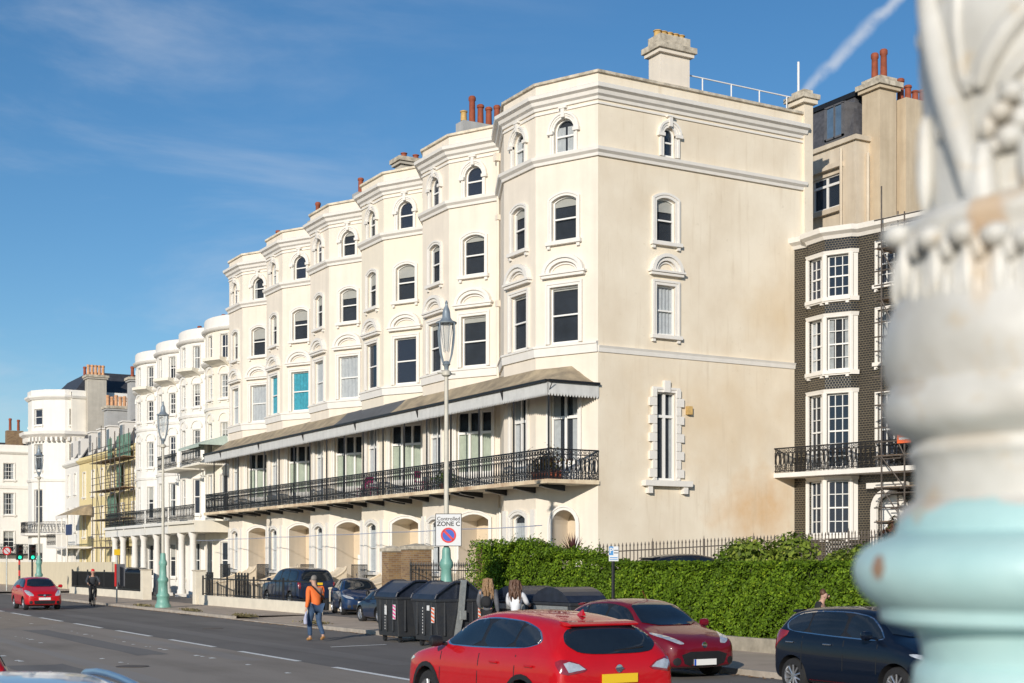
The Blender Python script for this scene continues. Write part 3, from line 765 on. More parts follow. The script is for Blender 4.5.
# ------------------------------------------------------------------ white bow-fronted houses beyond
def bow_house(k, ya, yb, label, m_, top=16.9, first=False):
    h = thing('bow_fronted_house', label, 'house', (27.1, ya, 0), 'white bow-fronted houses')
    n = 8; cy = (ya+yb)/2; hw = (yb-ya)/2-.12; dep = 1.05
    r = (hw*hw+dep*dep)/(2*dep); a0 = math.asin(hw/r); cx = 27.1-dep+r
    arc = [(cx-r*math.cos(-a0+2*a0*i/n), cy+r*math.sin(-a0+2*a0*i/n)) for i in range(n+1)]
    pts = [(27.1, ya)]+arc+[(27.1, yb)]
    rowsz = [(14.3, 15.75, 'flat'), (11.95, 13.35, 'flat'), (8.75, 10.5, 'flat'), (5.2, 7.4, 'flat'), (1.2, 3.4, 'flat')]
    w = MB(); wins = []
    for i, (a, b) in enumerate(zip(pts[:-1], pts[1:])):
        fr = Fr(a, b); ops = []
        if i in (2, 4, 7) and fr.L > .5:
            hw_ = min(.40, fr.L/2-.06)
            ops = [(fr.L/2-hw_, fr.L/2+hw_, z0, z1, kk) for z0, z1, kk in rowsz]; wins.append((fr, ops))
        wall_facet(w, fr, 0, top-.9, ops, depth=.2)
    w.poly([(36, ya, 0), (36, yb, 0), (36, yb, top-.9), (36, ya, top-.9)])
    w.poly([(27.1, yb, 0), (36, yb, 0), (36, yb, top-.9), (27.1, yb, top-.9)])
    w.build('wall', m_, h, fix=False)
    for fr, ops in wins:
        for j, o in enumerate(ops):
            add_window(h, fr, o, trim=True, tw=.08, sill=True, rows=2 if j in (1, 2) else 1, cols=2 if j < 3 else 1, curtain=[None, ('curtain', .35), ('blind', .4), ('curtain', .2)][(j+k) % 4], proud=.03)
    c = MB(); e = dict(e0=W_, e1=W_)
    c.sweep(pts, [(-.4, top-.92), (.08, top-.92), (.20, top-.84), (.24, top-.74), (.08, top-.68), (.07, top-.16), (.02, top-.05), (-.10, top), (-.4, top)], **e)
    c.build('cornice', M['white'], h, smooth=True)
    for prof_ in ([(-.02, 13.98), (.08, 13.98), (.22, 14.1), (.26, 14.2), (-.02, 14.22)], [(-.02, 11.3), (.06, 11.3), (.10, 11.45), (-.02, 11.48)], [(-.02, 7.9), (.06, 7.9), (.10, 8.05), (-.02, 8.08)]):
        c = MB(); c.sweep(pts, prof_, **e); c.build('string_course', M['white'], h)
    for fr, ops in wins:       # blind arches over the windows
        for zz in (10.85, 13.62):
            c = MB()
            o = (fr.L/2-.5, fr.L/2+.5, zz-.3, zz+.30, 'semi'); oo = outline(o)[1:-1]; oi = outline((o[0]+.1, o[1]-.1, o[2], o[3]-.1, 'semi'))[1:-1]
            c.strip(fr, oi, oo, -.01, .08); c.build('blind_arch', M['white'], h)
    for yy in (ya+.18, yb-.18):
        c = MB(); c.box(26.85, 27.12, yy-.22, yy+.22, 4.9, 13.9); c.build('pilaster', M['white'], h)
    # projecting balconette at the top floor
    b = MB(); i = 3; c0 = [arc[j] for j in (1, 2, 3)]
    b.sweep(c0, [(-.02, 13.82), (.35, 14.0), (.75, 14.12), (.75, 14.3), (-.02, 14.3)]); b.build('balconette', M['offwhite'], h)
    # porch: entablature on columns and first floor balcony
    b = MB(); b.box(24.4, 27.2, ya+.1, yb-.1, 3.95, 4.45); b.box(24.25, 27.2, ya+.1, yb-.1, 4.45, 4.62); b.build('porch_entablature', m_, h)
    b = MB(); railing(b, (24.4, ya+.15), (24.4, yb-.15), 4.62, .95, .3); b.build('balcony_railing', M['iron'], h, fix=False)
    for q in (.22, .64):
        b = MB(); b.lathe([(.27, .3), (.27, .5), (.22, .58), (.19, 3.6), (.25, 3.75), (.28, 3.95)], (24.65, ya+(yb-ya)*q), 12); b.box(24.35, 24.95, ya+(yb-ya)*q-.3, ya+(yb-ya)*q+.3, 0, .3)
        b.build('porch_column', M['white'], h, smooth=True)
    r_ = MB(); r_.poly([(36, ya, top-1.0), (36, yb, top-1.0)]+[(x, y, top-1.0) for x, y in reversed(pts)]); r_.build('roof', M['slate'], h, fix=False)
    if k < 3: chimney('chimney_stack', h, 29.2, 31, yb-.4, yb+.3, top-1, top+1.0, [.7, .65], M['pot_red'], M['chim'], cap=False, top=.1)
    return h, pts
bl = ['cream-white bow-fronted house directly beyond the cream terrace', 'white bow-fronted house with a green-roofed upper balcony, second beyond the terrace',
      'white bow-fronted house, third beyond the terrace, behind the far lamp post', 'white bow-fronted house at the far corner, next to the scaffolded yellow building']
BY = [79.6, 85.1, 90.4, 95.7, 101.0]
for k in range(4):
    h, pts = bow_house(k, BY[k], BY[k+1], bl[k], [M['offwhite'], M['whitewall'], M['whitewall'], M['whitewall']][k])
    if k in (0, 1):
        b = MB(); b.box(25.0, 27.1, BY[k]+(.3 if k else 1.0), BY[k+1]-.8, 7.95, 8.05); bf = b.build('upper_balcony', M['offwhite'], h)
        b = MB(); railing(b, (25.0, BY[k]+(.3 if k else 1.0)), (25.0, BY[k+1]-.8), 8.05, .9, .3); b.build('upper_balcony_railing', M['iron'], h, fix=False)
    if k == 0:
        b = MB(); yy0, yy1 = 80.2, 84.3; P_ = [(24.8, yy0, 9.1), (24.8, yy1, 9.1), (26.6, yy1-.4, 9.75), (26.6, yy0+.4, 9.75)]
        b.poly(P_); b.poly([(26.6, yy0+.4, 9.75), (24.8, yy0, 9.1), (26.9, yy0, 9.1)]); b.poly([(24.8, yy0, 9.1), (24.8, yy1, 9.1), (24.8, yy1, 8.95), (24.8, yy0, 8.95)])
        b.poly([(24.8, yy1, 9.1), (26.9, yy1, 9.1), (26.6, yy1-.4, 9.75)]); b.build('balcony_canopy', M['awning'], h)

# ------------------------------------------------------------------ the yellow building, white corner block, farthest block
def plain_block(name, label, x0, x1, y0, y1, z1, m_, wins_front, wins_side, group=None, cornice=True, par=.5, cat='building', winkw={}):
    h = thing(name, label, cat, (x0, y0, 0), group)
    w = MB(); ff = Fr((x0, y0), (x0, y1)); fs = Fr((x1, y0), (x0, y0))
    wall_facet(w, ff, 0, z1, wins_front); wall_facet(w, fs, 0, z1, wins_side)
    w.poly([(x1, y0, 0), (x1, y1, 0), (x1, y1, z1), (x1, y0, z1)]); w.poly([(x0, y1, 0), (x1, y1, 0), (x1, y1, z1), (x0, y1, z1)])
    w.build('wall', m_, h, fix=False)
    w = MB(); w.poly([(x0, y0, z1-.3), (x1, y0, z1-.3), (x1, y1, z1-.3), (x0, y1, z1-.3)]); w.build('roof', M['slate'], h, fix=False)
    for fr, ws in ((ff, wins_front), (fs, wins_side)):
        for o in ws: add_window(h, fr, o, trim=True, tw=.09, rows=2, cols=2, curtain=random.choice([None, ('curtain', .3), ('blind', .35)]), proud=.04, **winkw)
    if cornice:
        c = MB(); c.sweep([(x1, y0), (x0, y0), (x0, y1)], [(-.2, z1-par), (.1, z1-par), (.3, z1-par+.18), (.3, z1-par+.3), (.06, z1-par+.32), (.06, z1), (-.2, z1)]); c.build('cornice', m_, h)
    return h
def wgrid(ss, zz, w=.9, kind='flat'): return [(s-w/2, s+w/2, a, b, kind) for s in ss for a, b in zz]

# yellow building (scaffolded near half) with slate mansard
yb_ = plain_block('yellow_building', 'pale yellow rendered building with slate mansard roof, half covered by scaffolding', 27.0, 36, 101.0, 120.5, 10.9, M['yellow'],
    wgrid([2.0, 5.0, 8.0, 11.5, 14.5, 17.6], [(7.6, 9.6), (4.3, 6.6), (1.2, 3.2)]), [])
m = MB(); A_ = [(27.2, 101.0, 10.8), (27.2, 120.5, 10.8)]; 
m.poly([(27.3, 101.0, 10.8), (27.3, 120.5, 10.8), (28.6, 120.5, 13.3), (28.6, 101.0, 13.3)]); m.poly([(28.6, 101.0, 13.3), (28.6, 120.5, 13.3), (32, 120.5, 14.4), (32, 101.0, 14.4)])
m.poly([(27.3, 101.0, 10.8), (28.6, 101.0, 13.3), (32, 101.0, 14.4), (36, 101.0, 12), (36, 101.0, 10.8)]); m.poly([(27.3, 120.5, 10.8), (28.6, 120.5, 13.3), (32, 120.5, 14.4), (36, 120.5, 10.8)]); m.poly([(32, 101.0, 14.4), (32, 120.5, 14.4), (36, 120.5, 10.8), (36, 101, 10.8)])
mr = m.build('mansard_roof', M['slate'], yb_)
for yy in (108, 112.2, 115, 118.2):
    d = MB(); d.box(27.35, 28.7, yy-.6, yy+.6, 11.1, 12.9, 0); d.box(27.33, 27.36, yy-.4, yy+.4, 11.3, 12.7, 1); d.box(27.25, 28.8, yy-.7, yy+.7, 12.9, 13.0, 0); d.build('dormer', [M['white'], M['glass']], mr)
b = MB(); b.poly([(24.9, 115.6, 6.0), (24.9, 119.8, 6.0), (26.9, 119.6, 6.9), (26.9, 115.8, 6.9)]); b.poly([(24.9, 115.6, 6.0), (26.9, 115.8, 6.9), (27, 115.6, 6.0)]); b.build('balcony_canopy', M['roofc'], yb_)
b = MB(); b.box(24.9, 27, 115.6, 119.8, 3.3, 3.45); b.build('balcony_floor', M['white'], yb_)
b = MB(); b.box(24.88, 24.92, 115.6, 119.8, 5.75, 6.0); b.build('valance', M['white'], yb_)
for yy in (115.7, 117.7, 119.7):
    b = MB(); b.tube((24.95, yy, 3.4), (24.95, yy, 6.0), .05); b.tube((24.95, yy, 0), (24.95, yy, 3.4), .06); b.build('balcony_post', M['white'], yb_)
b = MB(); 
for i in range(29): b.box(24.93, 24.96, 115.7+4*i/28-.015, 115.7+4*i/28+.015, 3.45, 4.5)
b.box(24.9, 24.98, 115.6, 119.8, 4.48, 4.55); b.build('balcony_railing', M['white'], yb_)
chimney('chimney_stack', yb_, 27.7, 29.7, 113.8, 114.9, 10.5, 14.7, [.9, .8, .95, .85, .9, .8], M['pot_buff2'], M['chim_g'], cap=True, top=.1)
chimney('chimney_stack', yb_, 28.7, 29.8, 110.5, 111.5, 10.5, 16.7, [.9, .9], M['pot_red'], M['chim_g'], cap=True, top=.1)
s_ = MB(); fs_ = Fr((24.8, 115.4), (24.8, 113.2)); s_.box(24.78, 24.84, 113.4, 115.4, 4.35, 5.2, 0); sg = s_.build('hanging_board', [M['sign_navy']], yb_)

wn = plain_block('narrow_white_house', 'narrow white house with dormer windows between the yellow building and white corner block', 27.0, 36, 120.6, 126.0, 11.0, M['whitewall'],
    wgrid([1.4, 3.9], [(8.0, 9.7), (4.8, 6.8), (1.2, 3.4)], .8), [], par=.6)
m = MB(); m.poly([(27.2, 120.6, 10.9), (27.2, 126, 10.9), (28.8, 126, 13.4), (28.8, 120.6, 13.4)]); m.poly([(28.8, 120.6, 13.4), (28.8, 126, 13.4), (36, 126, 13.6), (36, 120.6, 13.6)]); mr = m.build('mansard_roof', M['slate'], wn)
for yy in (121.8, 124.6):
    d = MB(); d.box(27.3, 28.8, yy-.55, yy+.55, 11.1, 12.7, 0); d.box(27.27, 27.31, yy-.35, yy+.35, 11.3, 12.5, 1); d.build('dormer', [M['white'], M['glass']], mr)
b = MB(); b.box(25.4, 27, 120.6, 126, 3.4, 3.6); b.build('balcony_floor', M['white'], wn)
b = MB(); railing(b, (25.4, 120.7), (25.4, 125.9), 3.6, 1.0, .4); b.build('balcony_railing', M['iron'], wn, fix=False)

# white corner block with round bow tower
wc = thing('corner_block', 'tall white corner block with a rounded bow and slate roof behind big chimneys', 'building', (27, 126.1, 0))
w = MB(); n = 7; cxx, cyy, rr = 28.0, 129.8, 3.35
w.box(27.6, 40, 126.1, 142, 0, 17.2)
w.build('wall', M['whitewall2'], wc)
arc = [(cxx+rr*math.cos(a), cyy+rr*math.sin(a)) for a in [R(-75-210*i/n) for i in range(n+1)]]
w = MB(); wins = []
for i, (a, b_) in enumerate(zip(arc[:-1], arc[1:])):
    fr = Fr(a, b_); ops = []
    if i in (0, 2, 4): ops = [(fr.L/2-.5, fr.L/2+.5, z0, z1, 'flat') for z0, z1 in ((14.3, 15.7), (10.3, 12.6), (5.6, 8.6), (1.2, 3.8))]; wins.append((fr, ops))
    wall_facet(w, fr, 0, 17.25, ops)
w.poly([(x, y, 16.9) for x, y in arc]); w.build('bow', M['whitewall'], wc, fix=False)
for fr, ops in wins:
    for o in ops: add_window(wc, fr, o, trim=True, tw=.05, curtain=random.choice([None, ('blind', .3)]), proud=.04, sill=True)
c = MB()
c.sweep(arc, [(-.1, 16.55), (.1, 16.55), (.3, 16.75), (.3, 16.9), (.05, 16.95), (.05, 17.4), (-.3, 17.4)])
c.build('cornice', M['white'], wc)
c = MB(); c.sweep(arc, [(-.05, 13.0), (.15, 13.05), (.7, 13.45), (.75, 13.7), (-.05, 13.8)])
for i in range(n):
    fr = Fr(arc[i], arc[i+1])
    for q in (.12, .37, .62, .87): c.fbox(fr, fr.L*q-.1, fr.L*q+.1, 12.85, 13.2, 0, .5)
c.build('bracketed_cornice', M['white'], wc)
c = MB(); c.sweep(arc, [(-.05, 9.3), (.1, 9.3), (.15, 9.5), (-.05, 9.55)]); c.build('string_course', M['white'], wc)
c = MB(); c.sweep(arc, [(-.05, 4.5), (.6, 4.55), (.65, 4.75), (-.05, 4.8)]); c.build('balcony_floor', M['white'], wc)
b = MB()
for a, b_ in zip(arc[:-1], arc[1:]):
    v_ = Vector((cxx, cyy)); f = lambda p: tuple(v_+(Vector(p)-v_)*1.18); railing(b, f(a), f(b_), 4.75, 1.0, .3)
b.build('balcony_railing', M['iron'], wc, fix=False)
c = MB(); c.sweep([(40, 126.1), (27.6, 126.1)], [(-.1, 16.6), (.1, 16.6), (.25, 16.8), (.05, 16.9), (.05, 17.3), (-.3, 17.3)]); c.build('parapet', M['whitewall'], wc)
b = MB(); B_ = [(27.9, 126.6, 17.2), (39.8, 126.6, 17.2), (39.8, 140, 17.2), (27.9, 140, 17.2)]; T_ = [(29.8, 129.0, 19.4), (38, 129.0, 19.4), (38, 138, 19.4), (29.8, 138, 19.4)]
for i in range(4): b.poly([B_[i], B_[(i+1) % 4], T_[(i+1) % 4], T_[i]])
b.poly(T_); b.build('hipped_roof', M['slate'], wc)
chimney('chimney_stack', wc, 28.8, 30.4, 125.2, 126.4, 9, 18.6, [.95]*5, M['pot_buff2'], M['chim'], cap=True, top=.1)
chimney('chimney_stack', wc, 30.0, 30.8, 133, 134, 17, 19.5, [.9], M['pot_red'], M['chim'], cap=False, top=.1)

wf = plain_block('distant_white_building', 'white stuccoed building at the far left edge with stacked sash windows', 21.0, 27.4, 142.5, 160, 13.6, M['whitewall'],
    wgrid([3, 6.5, 10], [(9.2, 10.9), (5.6, 7.8), (1.5, 4.0)]), wgrid([2.2, 5.1], [(10.2, 11.8), (6.8, 8.9), (3.2, 5.2)], 1.0), par=.9)
c = MB(); c.sweep([(27.4, 142.5), (21, 142.5), (21, 160)], [(-.05, 9.3), (.12, 9.35), (.15, 9.6), (-.05, 9.65)]); c.build('string_course', M['white'], wf)
b = MB(); railing(b, (27.2, 141.8), (20.4, 141.8), 3.0, .95, .4); b.box(20.3, 27.3, 141.75, 142.5, 2.85, 3.0); b.build('balcony_railing', M['iron'], wf, fix=False)
b = MB(); b.poly([(24.5, 150, 13.3), (27.4, 150, 13.3), (27.4, 156, 13.3), (24.5, 156, 13.3)]); b.box(25.6, 28.6, 150, 158, 13.3, 14.4); b.build('roof_housing', M['slate'], wf)
chimney('chimney_stack', wf, 26.0, 27.6, 148, 149, 13.2, 15.5, [1.2, 1.1], M['pot_red'], M['brick'], cap=False, top=.1)
wf2 = plain_block('set_back_house', 'pale set-back house between the far white building and the corner block', 27.5, 36, 143.0, 156, 11.5, M['offwhite'],
    [], wgrid([7.2], [(7.6, 9.2), (4.2, 6.2)], .9), par=.5)

# ------------------------------------------------------------------ dark glazed-tile house to the right
A0 = Vector((35.9, 41.0)); D0 = Vector((.19, -.98)).normalized()
PT = lambda t, o=0: tuple(A0+D0*t+Vector((-.98, -.19))*o)
dh = thing('black_tiled_house', 'tall house faced in black glazed tiles with white-painted bay windows and balcony', 'house', (38, 30, 0))
bayP = [PT(2.95), PT(2.45, .42), PT(1.55, .42+.12), PT(.75, .06)]
dpath = [PT(11.0), PT(2.9), PT(2.75, .22), PT(1.78, .50), PT(.80, .22), PT(.65), PT(-.1)]
w = MB(); F = [Fr(a, b) for a, b in zip(dpath[:-1], dpath[1:])]
ZR = [(11.95, 13.5), (9.25, 11.2), (5.65, 8.4), (3.2, 5.2)]
r2 = [(F[0].L-1.75, F[0].L-.85, 12.2, 13.7, 'flat'), (F[0].L-1.75, F[0].L-.85, 9.4, 11.3, 'flat'), (F[0].L-1.75, F[0].L-.85, 5.65, 8.3, 'flat'),
      (F[0].L-4.6, F[0].L-3.7, 12.2, 13.7, 'flat'), (F[0].L-4.6, F[0].L-3.7, 9.4, 11.3, 'flat'), (F[0].L-4.6, F[0].L-3.7, 5.65, 8.3, 'flat'), (F[0].L-1.85, F[0].L-.85, 2.0, 4.6, 'semi')]
wb_ = lambda f: [(.09, f.L-.09, a, b, 'flat') for a, b in ZR]
opsF = [r2[:6]+[r2[6]], [], wb_(F[2]), wb_(F[3]), [], []]
# bay: one wide white-framed pair per floor, on the front facet; a narrower one on the near cheek
for fr, ops in zip(F, opsF): wall_facet(w, fr, 1.0, 14.3, ops, depth=.16)
xb = 46; w.poly([(xb, 30, 1), (PT(11.0)[0], PT(11.0)[1], 1), (*PT(11.0), 14.3), (xb, 30, 14.3)])
w.build('wall', [M['tiles']], dh, fix=False)
for fr, ops in ((F[0], opsF[0][:6]), (F[2], opsF[2]), (F[3], opsF[3])):
    for i, o in enumerate(ops):
        tall = o[3]-o[2] > 2.4
        add_window(dh, fr, o, trim=True, tw=.09 if fr is F[0] else .025, sill=not tall, rows=3 if tall else 2, cols=3, curtain=('curtain', .25) if i % 3 == 1 else None, proud=.05)
t = MB()
for z0, z1 in ZR:       # white bay heads, sills and corner boards
    t.sweep(dpath[1:6], [(-.02, z0-.18), (.10, z0-.18), (.12, z0-.02), (-.02, z0)]); t.sweep(dpath[1:6], [(-.02, z1+.02), (.05, z1+.02), (.10, z1+.16), (-.02, z1+.18)])
    for i in (2, 3, 4):
        p = dpath[i]; t.tube((p[0], p[1], z0-.02), (p[0], p[1], z1+.03), .09, 8)
    for fr in (F[1], F[4]): t.fbox(fr, .02, fr.L-.02, z0-.02, z1+.04, 0, .02)
t.build('bay_trim', M['white'], dh)
c = MB(); c.sweep(dpath, [(-.3, 14.1), (.05, 14.1), (.12, 14.22), (.28, 14.32), (.32, 14.5), (.05, 14.56), (-.3, 14.56)]); c.build('cornice', M['white'], dh)
d = MB(); o = r2[6]; d.strip(F[0], outline(o), outline(o, .25), -.02, .12); d.fbox(F[0], o[0]-.3, o[1]+.3, o[3]+.25, o[3]+.45, 0, .3); d.build('door_case', M['white'], dh)
d = MB(); d.poly([F[0].pt(a, b, -.15) for a, b in outline(o)]); d.build('front_door', M['frame'], dh, fix=False)
bp = [PT(7.5, .95), PT(-.35, .95)]
b = MB(); fb_ = Fr(*bp); b.fbox(fb_, 0, fb_.L, 5.38, 5.55, -.95, .05); b.build('balcony_floor', M['white'], dh)
b = MB(); railing(b, *bp, 5.55, .95, .2); railing(b, bp[1], PT(-.35, 0), 5.55, .95, .2); b.build('balcony_railing', M['iron'], dh, fix=False)
r_ = MB(); r_.poly([(p[0], p[1], 14.2) for p in dpath]+[(xb, 41, 14.2), (xb, 30, 14.2)]); r_.build('roof', M['slate'], dh, fix=False)

# beige block behind
bb = thing('beige_rear_block', 'beige rendered block with slate mansard and tall chimneys rising behind the black-tiled house', 'building', (40, 42, 0))
w = MB(); fa = Fr((40, 42), (40, 48)); fb2 = Fr((48, 42), (40, 42))
ow = (.95, 2.55, 16.75, 18.1, 'flat')
wall_facet(w, fa, 10, 19.3, [ow], depth=.3); wall_facet(w, fb2, 10, 19.3, [])
w.poly([(48, 42, 10), (48, 48, 10), (48, 48, 19.3), (48, 42, 19.3)]); w.build('wall', M['beige3'], bb, fix=False)
add_window(bb, fa, ow, style='french', cols=2, trim=False, sill=True)
c = MB(); c.sweep([(48, 42), (40, 42), (40, 48)], [(-.2, 19.2), (.12, 19.2), (.14, 19.38), (-.2, 19.42)]); c.fbox(fa, .7, 2.8, 18.3, 18.5, 0, .2); c.fbox(fa, .8, 2.7, 16.5, 16.7, 0, .18); c.build('coping', M['beige3'], bb)
m = MB(); m.poly([(40.2, 42.4, 19.3), (40.2, 48, 19.3), (40.8, 48, 21.4), (40.8, 42.9, 21.4)], 0); m.poly([(40.2, 42.4, 19.3), (40.8, 42.9, 21.4), (46, 42.9, 21.4), (46, 42.4, 19.3)], 0); m.poly([(40.8, 42.9, 21.4), (40.8, 48, 21.4), (46, 48, 21.4), (46, 42.9, 21.4)], 0)
mr = m.build('mansard_roof', M['slate2'], bb, fix=False)
m = MB(); m.box(40.12, 40.8, 42.75, 43.95, 19.5, 21.0, 0); m.poly([(40.1, 42.9, 19.65), (40.1, 43.8, 19.65), (40.1, 43.8, 20.9), (40.1, 42.9, 20.9)], 1)
for zz in (19.6, 20.92): m.box(40.05, 40.14, 42.8, 43.9, zz, zz+.07, 0)
m.box(40.05, 40.14, 43.3, 43.36, 19.6, 20.95, 0); m.box(40.05, 40.14, 42.8, 42.9, 19.6, 20.95, 0); m.box(40.05, 40.14, 43.8, 43.9, 19.6, 20.95, 0); m.build('dormer', [M['lead'], M['skyglass']], mr)
m = MB(); m.sweep([(46, 42.9), (40.8, 42.9), (40.8, 48)], [(-.1, 21.3), (.12, 21.3), (.12, 21.5), (-.1, 21.5)]); m.build('roof_edge', M['iron'], mr)
chimney('chimney_stack', bb, 40.72, 41.62, 41.4, 42.4, 10, 21.5, [1.2, 1.2], M['pot_red'], M['beige'], cap=True, top=.25)
chimney('chimney_stack', bb, 41.95, 43.6, 41.2, 42.2, 10, 21.0, [.85, .65, .5, .6], M['pot_red'], M['beige'], cap=False, top=.1)
b = MB(); b.tube((40.5, 41.85, 14), (40.5, 41.85, 18.7), .07); b.tube((39.85, 42.7, 14.5), (39.85, 42.7, 19), .06); b.build('downpipe', M['beige3'], bb, smooth=True)

# ------------------------------------------------------------------ scaffolding
def scaffold(label, p, q, out, zlev, step, z1, dens=1.0, net=False, loc=None):
    p = Vector(p); q = Vector(q); d = (q-p); L = d.length; d.normalize(); nrm = Vector(out)
    t = thing('scaffolding', label, 'scaffolding', (p.x, p.y, 0), 'scaffolds')
    n = int(L/step); rnd = random.Random(int(L*10))
    for i in range(n+1):
        for o in (.25, 1.25):
            a = p+d*(L*i/n)+nrm*o; b = MB(); b.tube((a.x, a.y, 0), (a.x, a.y, z1+rnd.uniform(-.4, 1.0)), .03, 6); b.build('pole', M['rust'], t)
    for z in zlev:
        b = MB()
        for o in (.25, 1.25):
            for dz in (0, .5, 1.0):
                a = p-d*.3+nrm*o; c = q+d*.3+nrm*o; b.tube((a.x, a.y, z+dz), (c.x, c.y, z+dz), .026, 5)
        for i in range(n+1):
            a = p+d*(L*i/n)+nrm*.0; c = a+nrm*1.5; b.tube((a.x, a.y, z-.05), (c.x, c.y, z-.05), .026, 5)
        b.build('ledger', M['rust'], t)
        b = MB()
        for j in range(4):
            a = p+nrm*(.3+.24*j); c = q+nrm*(.3+.24*j); s0 = rnd.uniform(-.3, .3)
            fr = Fr((a.x-d.x*(.3+s0), a.y-d.y*(.3+s0)), (c.x+d.x*.3, c.y+d.y*.3)); b.fbox(fr, 0, fr.L, z, z+.045, -.11, .11)
        b.build('planks', M['plank'], t)
    for i in range(0, n, 2):
        a = p+d*(L*i/n)+nrm*1.28; c = p+d*(L*(i+1)/n)+nrm*1.28; b = MB()
        for z0, z1_ in zip(zlev[:-1], zlev[1:]): b.tube((a.x, a.y, z0), (c.x, c.y, z1_), .024, 5)
        b.build('brace', M['rust'], t)
    if net:
        b = MB(); fr = Fr((p.x+nrm.x*.1, p.y+nrm.y*.1), (q.x+nrm.x*.1, q.y+nrm.y*.1))
        for i in range(0, n):
            for z in zlev:
                if rnd.random() < .3: s = L*i/n; b.poly([fr.pt(s, z+.1, 0), fr.pt(s+L/n, z+.1, 0), fr.pt(s+L/n, z+1.9, 0), fr.pt(s, z+1.9, .02)])
        b.build('debris_net', M['greennet'], t, fix=False)
    return t
sf = scaffold('tall tube scaffolding with green netting covering the yellow building', (26.8, 101.4), (26.8, 109.6), (-1, 0), [3.3, 5.4, 7.6, 9.8], 1.35, 11.6, net=True)
s2 = scaffold('tube scaffolding on the near end of the black-tiled house, behind the pillar', PT(9.4, .0), PT(4.75, .0), (-.98, -.19), [3.6, 4.8, 5.9, 7.7, 9.6, 11.4, 13.2], .8, 14.6)
b = MB(); fs_ = Fr(PT(6.0, 1.32), PT(5.2, 1.32)); b.fbox(fs_, 0, .55, 6.3, 6.85, 0, .03, 0); b.fbox(fs_, .08, .47, 6.42, 6.5, .03, .035, 1); b.fbox(fs_, .08, .47, 6.62, 6.68, .03, .035, 1); b.build('notice_board', [M['orange'], M['reflw']], s2)
def leaves(P, Nn, size, tint, name, m_, parent=None, aspect=1.7):
    n = len(P); Nn = Nn/np.linalg.norm(Nn, axis=1, keepdims=True)
    a = rng.normal(size=(n, 3)); a -= (a*Nn).sum(1, keepdims=True)*Nn; a /= np.linalg.norm(a, axis=1, keepdims=True); b = np.cross(Nn, a)
    s = size*rng.uniform(.7, 1.3, (n, 1)); l = a*s*aspect*.5; w = b*s*.5
    V = np.empty((n, 4, 3)); V[:, 0] = P-l; V[:, 1] = P+w+Nn*s*.15; V[:, 2] = P+l; V[:, 3] = P-w+Nn*s*.15
    off = OFF.get(parent.name, Vector((0,0,0))) if parent else Vector((0,0,0))
    V = V.reshape(-1, 3)-np.array(off)
    me = bpy.data.meshes.new(name); me.vertices.add(4*n); me.vertices.foreach_set('co', V.ravel())
    me.loops.add(4*n); me.loops.foreach_set('vertex_index', np.arange(4*n, dtype=np.int32)); me.polygons.add(n)
    me.polygons.foreach_set('loop_start', np.arange(0, 4*n, 4, dtype=np.int32)); me.polygons.foreach_set('loop_total', np.full(n, 4, dtype=np.int32))
    me.update(calc_edges=True); at = me.attributes.new('tint', 'FLOAT', 'POINT'); at.data.foreach_set('value', np.repeat(np.clip(tint, 0, 1), 4).astype(np.float32))
    me.materials.append(m_); me.validate()
    o = bpy.data.objects.new(name, me); COL.objects.link(o)
    if parent: o.parent = parent; OFF[o.name] = off
    return o
# ------------------------------------------------------------------ ground, road, pavements
def asphalt(name, c1, c2, spk):
    m = bpy.data.materials.new(name); t, p = nt(m); N = t.nodes; L = t.links; g = N.new('ShaderNodeNewGeometry')
    mp = N.new('ShaderNodeMapping'); mp.inputs['Scale'].default_value = (1.0, .10, 1); L.new(g.outputs['Position'], mp.inputs['Vector'])
    a = N.new('ShaderNodeTexNoise'); a.inputs['Scale'].default_value = .9; a.inputs['Detail'].default_value = 5; L.new(mp.outputs[0], a.inputs['Vector'])
    b = N.new('ShaderNodeTexNoise'); b.inputs['Scale'].default_value = 22; b.inputs['Detail'].default_value = 3; L.new(g.outputs['Position'], b.inputs['Vector'])
    c = N.new('ShaderNodeTexNoise'); c.inputs['Scale'].default_value = .35; c.inputs['Detail'].default_value = 4; L.new(g.outputs['Position'], c.inputs['Vector'])
    s1 = N.new('ShaderNodeMath'); s1.operation = 'MULTIPLY_ADD'; L.new(b.outputs['Fac'], s1.inputs[0]); s1.inputs[1].default_value = spk; L.new(a.outputs['Fac'], s1.inputs[2])
    s2 = N.new('ShaderNodeMath'); s2.operation = 'MULTIPLY_ADD'; L.new(c.outputs['Fac'], s2.inputs[0]); s2.inputs[1].default_value = .6; L.new(s1.outputs[0], s2.inputs[2])
    r = N.new('ShaderNodeValToRGB'); r.color_ramp.elements[0].position = .45+spk/2; r.color_ramp.elements[1].position = 1.1+spk/2-.2
    r.color_ramp.elements[0].color = (*c1, 1); r.color_ramp.elements[1].color = (*c2, 1); L.new(s2.outputs[0], r.inputs[0]); L.new(r.outputs[0], p.inputs['Base Color'])
    p.inputs['Roughness'].default_value = .9; p.inputs['Specular IOR Level'].default_value = .12
    bp = N.new('ShaderNodeBump'); bp.inputs['Strength'].default_value = .5; bp.inputs['Distance'].default_value = .01
    n = N.new('ShaderNodeTexNoise'); n.inputs['Scale'].default_value = 90; L.new(g.outputs['Position'], n.inputs['Vector']); L.new(n.outputs['Fac'], bp.inputs['Height']); L.new(bp.outputs[0], p.inputs['Normal'])
    return m
M['road_old'] = asphalt('worn_asphalt', (.235, .205, .172), (.335, .292, .248), .35)
M['road_new'] = asphalt('dark_asphalt', (.14, .13, .12), (.20, .186, .172), .3)
def struct(name, mb, m): return tag(mb.build(name, m, fix=False), kind='structure')
